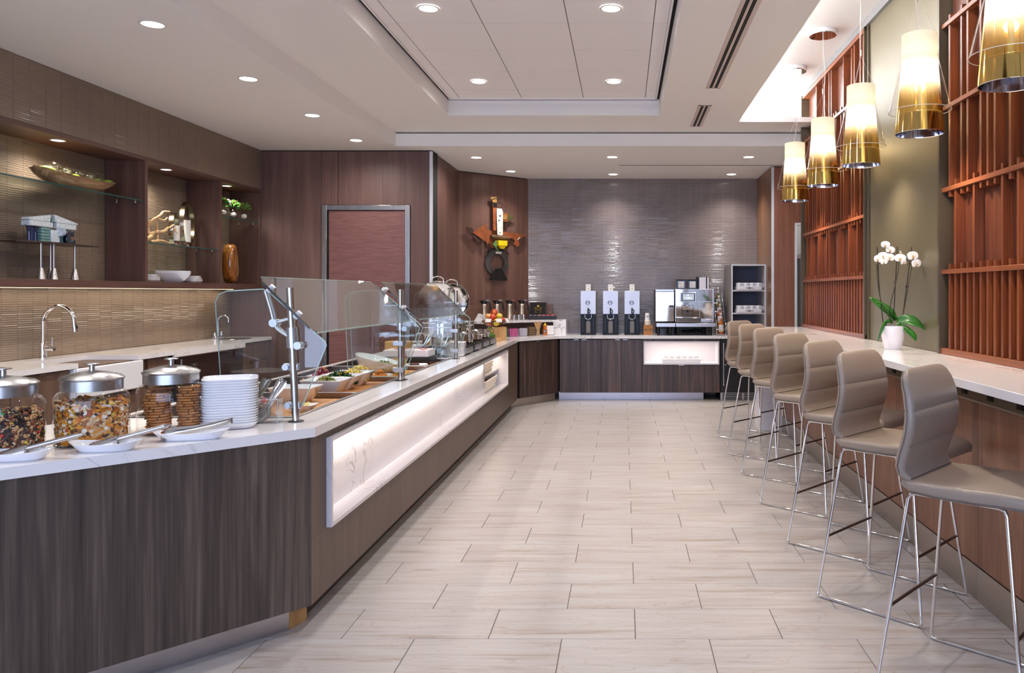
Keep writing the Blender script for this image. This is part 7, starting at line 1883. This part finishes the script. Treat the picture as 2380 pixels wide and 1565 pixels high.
# glass sculpture on a legged metal stand
t = thing('display_stand', 'flat bronze display stand on four conical steel legs', 'stand', (-4.24, 5.76, 1.5295))
plate = [(-0.12, -0.33), (0.02, -0.36), (0.12, -0.20), (0.11, 0.36), (-0.10, 0.33)]
MB().prism(plate, 0.262, 0.272).build('plate', mat('stand_bronze', (86, 70, 64), 0.35, 0.6), t, bevel=0.001, seg=1)
for x, y in ((0.05, -0.17), (0.04, -0.03), (-0.05, 0.06), (0.04, 0.19)):
    MB().lathe([(0, 0), (0.030, 0), (0.031, 0.002), (0.014, 0.085), (0.0075, 0.086), (0.0075, 0.262), (0, 0.262)], (x, y, 0), 20, False, False).build('leg', brushed, t, smooth=30)
t = thing('glass_sculpture', 'blue, green and clear cast glass sculpture on the bronze stand', 'sculpture', (-4.24, 5.76, 1.5295 + 0.2725))
def castglass(name, tint, m2): return thinglass(name, tint, 1.0, 0.05, 1.5)
clr = mat('cast_clear', (206, 216, 222), 0.08, spec=0.9, var=0.2, vscale=60); nav = mat('cast_navy', (18, 34, 78), 0.06, spec=0.9, coat=0.5); aqu = mat('cast_aqua', (108, 152, 148), 0.08, spec=0.9, coat=0.4); tel = mat('cast_teal', (44, 96, 108), 0.06, spec=0.9, coat=0.5); ink = mat('cast_ink', (14, 24, 44), 0.08, spec=0.9, coat=0.5)
for y, m in ((-0.215, nav), (-0.19, nav), (-0.155, nav)):
    MB().tube(smoothpath([(0, y - 0.03, 0.125), (0, y - 0.01, 0.11), (0, y, 0.06), (0, y, 0.0)], 5), 0.014, 8).build('blue_bar', m, t, smooth=60)
for k in range(5): MB().box(-0.03, 0.03, -0.135, -0.05, k * 0.022, k * 0.022 + 0.019).build('aqua_block', aqu, t, bevel=0.004)
MB().box(-0.03, 0.035, -0.045, 0.04, 0.0, 0.095).build('clear_block', clr, t, bevel=0.006)
for k in range(5): MB().lathe([(0, 0), (0.032, 0), (0.028, 0.006), (0, 0.006)], n=16, cap0=False, cap1=False).move(Matrix.Translation((0.045, 0.02 + k * 0.007, 0.085)) @ Matrix.Rotation(-PI / 2, 4, 'X')).build('shell_ring', clr, t, smooth=40)
for y in (0.055, 0.075, 0.10): MB().tube([(0, y, 0.0), (0, y - 0.012, 0.105)], 0.014, 8).build('teal_bar', tel, t, smooth=60)
MB().box(-0.03, 0.03, 0.12, 0.165, 0, 0.105).build('ink_block', ink, t, bevel=0.006); MB().box(-0.03, 0.03, 0.165, 0.20, 0.06, 0.105).build('ink_block', ink, t, bevel=0.006); MB().box(-0.03, 0.03, 0.17, 0.215, 0, 0.035).build('ink_block', ink, t, bevel=0.006)
MB().box(-0.035, 0.035, -0.25, -0.03, 0.110, 0.15).build('clear_slab', clr, t, bevel=0.004); MB().box(-0.035, 0.035, 0.01, 0.215, 0.110, 0.15).build('clear_slab', clr, t, bevel=0.004)
MB().extr([(-0.03, -0.26, 0.152), (-0.03, -0.05, 0.152), (-0.03, -0.045, 0.205), (-0.03, -0.25, 0.17)], (0.06, 0, 0)).build('clear_wedge', clr, t, bevel=0.003)
MB().extr([(-0.03, 0.0, 0.152), (-0.03, 0.235, 0.152), (-0.03, 0.24, 0.165), (-0.03, 0.0, 0.21)], (0.06, 0, 0)).build('clear_wedge', clr, t, bevel=0.003)
MB().lathe([(0, 0), (0.024, 0), (0.024, 0.02), (0, 0.02)], n=16, cap0=False, cap1=False).move(Matrix.Translation((0, -0.03, 0.158)) @ Matrix.Rotation(-PI / 2, 4, 'X')).build('teal_disc', tel, t, smooth=40)
# middle niche: driftwood, rings, candles
t = thing('driftwood', 'pale twisted driftwood branches on the middle glass shelf', 'driftwood', (-4.20, 6.95, 1.8725))
dw = mat('driftwood_pale', (206, 168, 122), 0.75, var=0.25, vscale=20, bump=1, bscale=70)
for pts, r in (([(0, -0.22, 0.02), (0.02, -0.10, 0.05), (-0.01, 0.02, 0.10), (0.02, 0.12, 0.12), (0, 0.22, 0.16), (0.02, 0.30, 0.155)], 0.018), ([(-0.02, -0.02, 0.06), (-0.03, -0.05, 0.14), (0, -0.03, 0.20), (0.02, 0.06, 0.26), (0, 0.14, 0.30), (0.01, 0.22, 0.31)], 0.014), ([(-0.03, -0.05, 0.15), (-0.02, -0.12, 0.19), (0, -0.20, 0.19)], 0.009), ([(0, 0.03, 0.24), (0.03, 0.10, 0.22), (0.02, 0.17, 0.25)], 0.009), ([(0, -0.26, 0.02), (0.02, -0.21, 0.09), (0.0, -0.15, 0.12), (0.02, -0.10, 0.08)], 0.016), ([(0.03, -0.10, 0.012), (0.04, 0.05, 0.03), (0.03, 0.20, 0.015)], 0.012), ([(0.02, 0.20, 0.155), (0.03, 0.25, 0.19), (0.02, 0.27, 0.17)], 0.008), ([(0, 0.05, 0.012), (-0.02, 0.08, 0.10), (0, 0.04, 0.2)], 0.013), ([(0.02, 0.25, 0.16), (0.04, 0.31, 0.11)], 0.006)):
    P = smoothpath(pts, 5); MB().tube(P, [r * (1.15 - 0.7 * i / len(P)) * (1 + 0.15 * math.sin(i * 2.3)) for i in range(len(P))], 8).build('branch', dw, t, smooth=70)
for nm, y, R_, rot in (('smaller metal ring sculpture behind the driftwood', 7.33, 0.158, 0.35), ('larger metal ring sculpture behind the candles', 7.55, 0.222, 0.30)):
    t = thing('metal_ring', nm, 'sculpture', (-4.24, y, 1.8725), rot, 'metal ring sculptures')
    n = 48; vs = []; fs = []
    for i in range(n):
        a = 2 * PI * i / n
        for rr_, xx in ((R_, -0.019), (R_, 0.019), (R_ - 0.004, 0.019), (R_ - 0.004, -0.019)): vs.append((xx, rr_ * math.cos(a), R_ + rr_ * math.sin(a)))
    for i in range(n):
        j = (i + 1) % n
        for k in range(4): fs.append((i * 4 + k, i * 4 + (k + 1) % 4, j * 4 + (k + 1) % 4, j * 4 + k))
    MB().add(vs, fs).build('band', mat('champagne_metal', (176, 160, 136), 0.2, 1), t, smooth=40)
    MB().box(-0.02, 0.02, -0.03, 0.03, 0, 0.006).build('foot', mat('champagne_metal'), t, bevel=0.002)
wax = mat('candle_wax', (240, 234, 226), 0.5, sss=0.2)
for k, (y, r, h) in enumerate(((7.31, 0.050, 0.145), (7.50, 0.046, 0.215))):
    t = thing('candle_holder', 'white pillar candle in a clear glass cylinder, %s one' % ('short', 'tall')[k], 'candle', (-4.22, y, 1.8725), 0, 'pillar candles in the middle niche')
    MB().lathe([(0, 0), (0.034, 0), (0.026, 0.012), (0.022, 0.03), (0.045, 0.045), (0, 0.045)], n=20, cap0=False, cap1=False).build('stand', mat('rose_glass', (150, 104, 96), 0.15, coat=0.3), t, smooth=40)
    MB().lathe([(r, 0.046), (r, 0.046 + h + 0.03)], n=26, cap0=True, cap1=False).build('glass', jarglass, t, smooth=60)
    MB().lathe([(0, 0.05), (r - 0.008, 0.05), (r - 0.008, 0.046 + h), (0, 0.046 + h)], n=24, cap0=False, cap1=False).build('wax', wax, t, smooth=35)
    MB().tube([(0, 0, 0.046 + h), (0, 0, 0.058 + h)], 0.0015, 5).build('wick', black, t)
# bowls and plates at the bottom of the middle niche
t = thing('stacked_bowl', 'two nested wide white square bowls in the middle niche', 'bowls', (-4.22, 7.28, 1.5295), 0.5)
for k in range(2):
    o = rrect(1, 1, 0.1, 4); S_ = lambda q, zz: [(a * 0.30 * q, b * 0.30 * q, zz) for a, b in o]
    MB().loft([S_(0.5, 0), S_(0.55, 0.004), S_(0.86, 0.05), S_(1.0, 0.09), S_(0.98, 0.091), S_(0.5, 0.01)]).build('bowl', whiteware, t, smooth=50, loc=(0, 0, 0.016 * k))
pmesh = plate_mesh(0.19, 0.022)
for nm, y, cnt in (('left of the big bowl', 6.90, 5), ('right of the big bowl', 7.60, 5)):
    for k in range(cnt):
        o = bpy.data.objects.new('small_plate', pmesh); C.objects.link(o); o.location = (-4.24, y, 1.530 + 0.011 * k); o.rotation_euler = (0, 0, 0.1 * k)
        tag(o, 'small white plate, %s from the bottom of the stack %s' % (ORD[k], nm), 'plate', 'small plates in the middle niche')
# far niche: succulents in glass globes, carved wood piece
suc = [mat('succulent_green', (92, 142, 48), 0.55, var=0.35, vscale=40), mat('succulent_red', (110, 34, 38), 0.55, var=0.3, vscale=40), mat('succulent_dark', (44, 92, 34), 0.55)]
for k, y in enumerate((8.16, 8.37, 8.60)):
    t = thing('succulent_vase', 'green and red succulent in a clear glass globe, %s' % ('half hidden by the partition', 'middle one', 'right one')[k], 'plant', (-4.20, y, 2.224), 0, 'succulents on the far glass shelf')
    MB().lathe([(0, 0), (0.025, 0), (0.05, 0.02), (0.062, 0.055), (0.055, 0.09), (0.042, 0.105)], n=26, cap0=False, cap1=False).build('globe', jarglass, t, smooth=60)
    MB().ball((0, 0, 0.055), (0.03, 0.03, 0.026), 10, 7).build('shells', mat('white_shells', (236, 232, 224), 0.4, bump=1, bscale=60), t, smooth=60)
    r_ = random.Random(40 + k); ms = [MB(), MB(), MB()]
    for q in range(150):
        v = Vector((r_.gauss(0, 1), r_.gauss(0, 1), abs(r_.gauss(0.3, 0.8)))).normalized()
        c = Vector((0, 0, 0.135)) + Vector((v.x * 0.055, v.y * 0.055, v.z * 0.055))
        e_ = c + v * 0.026
        ms[r_.choices((0, 1, 2), (5, 2, 4))[0]].tube([c - v * 0.02, c, e_], [0.007, 0.010, 0.001], 5)
    for q, nm in enumerate(('green_leaves', 'red_leaves', 'dark_leaves')): ms[q].build(nm, suc[q], t, smooth=60, kind='stuff')
t = thing('wood_carving', 'polished upright wood slab carving with a golden hollow', 'sculpture', (-4.21, 8.33, 1.5295), 0.15)
outl = [(-0.03, 0.012), (0.04, 0.012), (0.085, 0.06), (0.105, 0.13), (0.112, 0.20), (0.085, 0.255), (0.09, 0.29), (0.07, 0.35), (0.035, 0.40), (-0.01, 0.425), (-0.06, 0.40), (-0.095, 0.33), (-0.105, 0.24), (-0.10, 0.15), (-0.08, 0.07)]
P = [Vector((0, a, b)) for a, b in outl]; P = smoothpath(P, 4, True)
secs = []
for x, k in ((-0.06, 0.80), (-0.05, 0.95), (-0.02, 1.0), (0.03, 0.98), (0.05, 0.86), (0.056, 0.72)):
    secs.append([(x, p.y * k, 0.215 + (p.z - 0.215) * (0.4 + 0.6 * k)) for p in P])
MB().loft(secs).build('slab', wood('burl_wood', (84, 42, 14), (150, 88, 32), (206, 142, 66), 'z', 1.6, 0.22, contrast=1.1, coat=0.5, figure=3.0), t, smooth=60)
hol = [(0.0, 0.31), (0.03, 0.29), (0.045, 0.22), (0.07, 0.17), (0.06, 0.11), (0.02, 0.075), (-0.02, 0.10), (-0.04, 0.18), (-0.03, 0.26)]
hp = smoothpath([Vector((0.0585, a, b)) for a, b in hol], 4, True)
MB().loft([[(0.050, p.y, p.z) for p in hp], [(0.0595, p.y * 0.98, 0.19 + (p.z - 0.19) * 0.98) for p in hp], [(0.052, p.y * 0.7, 0.19 + (p.z - 0.19) * 0.7) for p in hp]]).build('gold_hollow', mat('gilded_hollow', (190, 146, 84), 0.22, 0.5, var=0.3, vscale=25, bump=1, bscale=40), t, smooth=60)
MB().box(-0.03, 0.03, -0.05, 0.05, 0, 0.013).build('acrylic_foot', acrylic, t)

# ------------------------------------------------------------------ scrap-metal sculpture on the angled wall
sc0 = A0 + AU * (0.508 * AL)
wsx = thing('wall_sculpture', 'assembled scrap metal wall sculpture with rusty wings, yellow box and iron ring', 'sculpture', (sc0.x, sc0.y, 2.17), rzA)
def wp(zx, zy, out=0.03): return (((zx / 4.346) - 110) * 0.00682, -0.012 - out, (115 - zy / 4.346) * 0.00588)
def plate_(name, pts, m, out, th):
    return MB().extr([wp(a, b, out) for a, b in pts], (0, -th, 0)).build(name, m, wsx, bevel=0.0015, seg=1)
rust = mat('rust_orange', (142, 74, 34), 0.75, 0.2, var=0.35, vscale=14, bump=0.8, bscale=60); rustd = mat('rust_dark', (66, 44, 36), 0.7, 0.3, var=0.4, vscale=14, bump=0.8, bscale=60)
iron = mat('raw_iron', (92, 90, 90), 0.45, 0.8, var=0.2, vscale=10); wht = mat('chipped_white', (222, 214, 202), 0.55, var=0.12, vscale=40); yel = mat('yellow_paint', (236, 204, 24), 0.4, var=0.08, vscale=20); ochre = mat('ochre_paint', (150, 112, 54), 0.6, var=0.3, vscale=30); grn = mat('green_patina', (92, 90, 52), 0.55, 0.3, var=0.4, vscale=16); dki = mat('dark_iron', (40, 37, 38), 0.45, 0.6, var=0.3, vscale=12)
plate_('centre_plate', [(370, 418), (775, 440), (777, 478), (690, 578), (648, 545), (668, 515), (632, 485), (595, 500), (585, 585), (560, 592), (400, 592), (375, 560)], rust, 0.03, 0.012)
plate_('left_wing', [(180, 405), (232, 405), (236, 420), (320, 520), (290, 558), (180, 425)], rustd, 0.045, 0.012)
plate_('left_triangle', [(225, 450), (370, 358), (370, 545)], rust, 0.06, 0.008)
plate_('right_wing_step', [(700, 500), (777, 450), (777, 480), (712, 545)], rustd, 0.043, 0.006)
plate_('right_slot', [(688, 498), (714, 468), (718, 474), (694, 502)], wht, 0.0425, 0.002)
plate_('mast_bar', [(428, 150), (460, 150), (460, 422), (430, 422)], rust, 0.05, 0.02)
plate_('mast_head', [(408, 86), (466, 84), (468, 140), (432, 142), (410, 110)], ochre, 0.055, 0.012)
plate_('mast_neck', [(430, 142), (466, 142), (466, 188), (432, 188)], dki, 0.055, 0.02)
plate_('white_bar', [(460, 198), (510, 198), (522, 232), (522, 462), (500, 470), (466, 462)], wht, 0.075, 0.012)
for a, b, r in ((492, 272, 0.013), (482, 318, 0.011), (490, 440, 0.007), (488, 212, 0.005), (506, 392, 0.005)):
    c = wp(a, b, 0.087); MB().tube([c, (c[0], c[1] - 0.003, c[2])], r, 12).build('rivet', rustd, wsx)
plate_('flag_triangle', [(575, 236), (652, 278), (548, 342), (520, 330), (518, 210), (535, 222)], grn, 0.045, 0.008)
plate_('flag_square', [(516, 236), (580, 240), (578, 328), (518, 322)], rust, 0.056, 0.012)
c = wp(550, 280, 0.069); MB().tube([c, (c[0], c[1] - 0.004, c[2])], 0.036, 20).build('flag_disc', ochre, wsx)
MB().tube(smoothpath([wp(468, 140, 0.06), wp(505, 138, 0.07), wp(522, 165, 0.07), wp(505, 195, 0.065), wp(472, 192, 0.06)], 6), 0.0035, 6).build('wire_loop', dki, wsx)
MB().tube(smoothpath([wp(378, 90, 0.07), wp(395, 118, 0.075), wp(440, 102, 0.075), wp(480, 98, 0.075), wp(496, 108, 0.07), wp(478, 112, 0.07)], 5), 0.003, 6).build('wire_hook', iron, wsx)
MB().tube([wp(408, 484, 0.075), wp(580, 492, 0.075)], 0.026, 12).build('cross_roll', mat('brown_roll', (96, 74, 52), 0.6, 0.3, var=0.3, vscale=20), wsx, smooth=50)
plate_('green_flank', [(425, 560), (455, 515), (465, 520), (465, 600), (500, 628), (470, 618)], mat('green_paint', (96, 128, 76), 0.6, var=0.3, vscale=20), 0.055, 0.03)
plate_('yellow_box', [(460, 520), (550, 520), (550, 572), (462, 572)], yel, 0.07, 0.06)
plate_('yellow_funnel', [(475, 572), (548, 572), (522, 604), (490, 604)], yel, 0.07, 0.045)
plate_('funnel_mouth', [(488, 596), (524, 592), (516, 622), (492, 626)], dki, 0.065, 0.045)
for a in (392, 575):
    c = wp(a, 572, 0.045); MB().lathe([(0.012, 0), (0.028, 0), (0.028, 0.012), (0.012, 0.012)], n=18, cap0=False, cap1=False).move(Matrix.Translation(c) @ Matrix.Rotation(PI / 2, 4, 'X')).build('lug', rustd, wsx)
plate_('white_tab', [(460, 628), (522, 630), (520, 653), (462, 651)], wht, 0.05, 0.01)
n = 48; vs = []; fs = []; cx, cz = wp(483, 742, 0)[0], wp(483, 742, 0)[2]
for i in range(n):
    a = 2 * PI * i / n
    for rr_, yy in ((0.184, -0.030), (0.184, -0.048), (0.112, -0.048), (0.112, -0.030)): vs.append((cx + rr_ * math.cos(a), yy, cz + rr_ * 0.98 * math.sin(a)))
for i in range(n):
    j = (i + 1) % n
    for k in range(4): fs.append((i * 4 + k, i * 4 + (k + 1) % 4, j * 4 + (k + 1) % 4, j * 4 + k))
MB().add(vs, fs).build('iron_ring', iron, wsx, smooth=40)
plate_('base_trapezoid', [(460, 800), (522, 800), (584, 920), (390, 920)], dki, 0.05, 0.010)
c = wp(490, 896, 0.0605); MB().tube([c, (c[0], c[1] - 0.003, c[2])], 0.022, 16).build('base_hole', reveal, wsx)
for a, b, q in ((392, 628, 0.8), (580, 640, -0.8)):
    mb = MB()
    for k in range(5):
        c = Vector(wp(a, b, 0.055)) + Vector((0.012 * (k - 2) * math.cos(q), 0, 0.012 * (k - 2) * math.sin(q)))
        mb.tube([c + Vector((0.013 * math.cos(w_) * -math.sin(q), 0.010 * math.sin(w_), 0.013 * math.cos(w_) * math.cos(q))) for w_ in [i * PI / 4 for i in range(8)]], 0.0028, 5, True)
    mb.build('spring', dki, wsx, smooth=60)

# ------------------------------------------------------------------ glimpse through the far doorway
t = thing('dark_cabinet', 'dark cabinet glimpsed through the far doorway', 'cabinet', (2.50, 11.6, 0))
box(-0.35, 0.45, -0.2, 0.3, 0, 1.35).build('body', black, t, bevel=0.004)
box(-0.35, 0.45, -0.22, -0.2, 0.02, 0.62).build('door', blackgloss, t)
box(-0.35, 0.45, -0.215, -0.2, 0.66, 0.68).build('trim', whitetrim, t)
t = thing('hanging_apron', 'grey apron hanging by the far doorway', 'apron', (2.45, 10.55, 1.9))
vs = []; fs = []
for j in range(9):
    for i in range(9):
        vs.append((-0.11 + 0.0275 * i * (0.7 + 0.05 * j), 0.02 * math.sin(i * 1.6) * (0.3 + j / 9), -0.13 * j))
for j in range(8):
    for i in range(8): fs.append((j * 9 + i, j * 9 + i + 1, (j + 1) * 9 + i + 1, (j + 1) * 9 + i))
o = MB().add(vs, fs).build('cloth', mat('apron_grey', (150, 150, 154), 0.8), t, smooth=80); o.modifiers.new('solid', 'SOLIDIFY').thickness = 0.003
MB().tube([(0, 0, 0.0), (0, 0.03, 0.05), (0, 0.06, 0.03)], 0.005, 6).build('hook', chrome, t)
t = thing('wall_bracket', 'small chrome coat hook panel in the far doorway', 'hook', (2.45, 10.64, 1.9))
box(-0.15, 0.15, -0.02, 0.02, -0.02, 0.06).build('plate', brushed_x, t); box(-0.02, 0.02, 0.02, 0.04, -1.9, 0.06).build('post', black, t)
point('room_beyond_light', (2.7, 11.2, 2.6), 14, NEUT, 0.15)
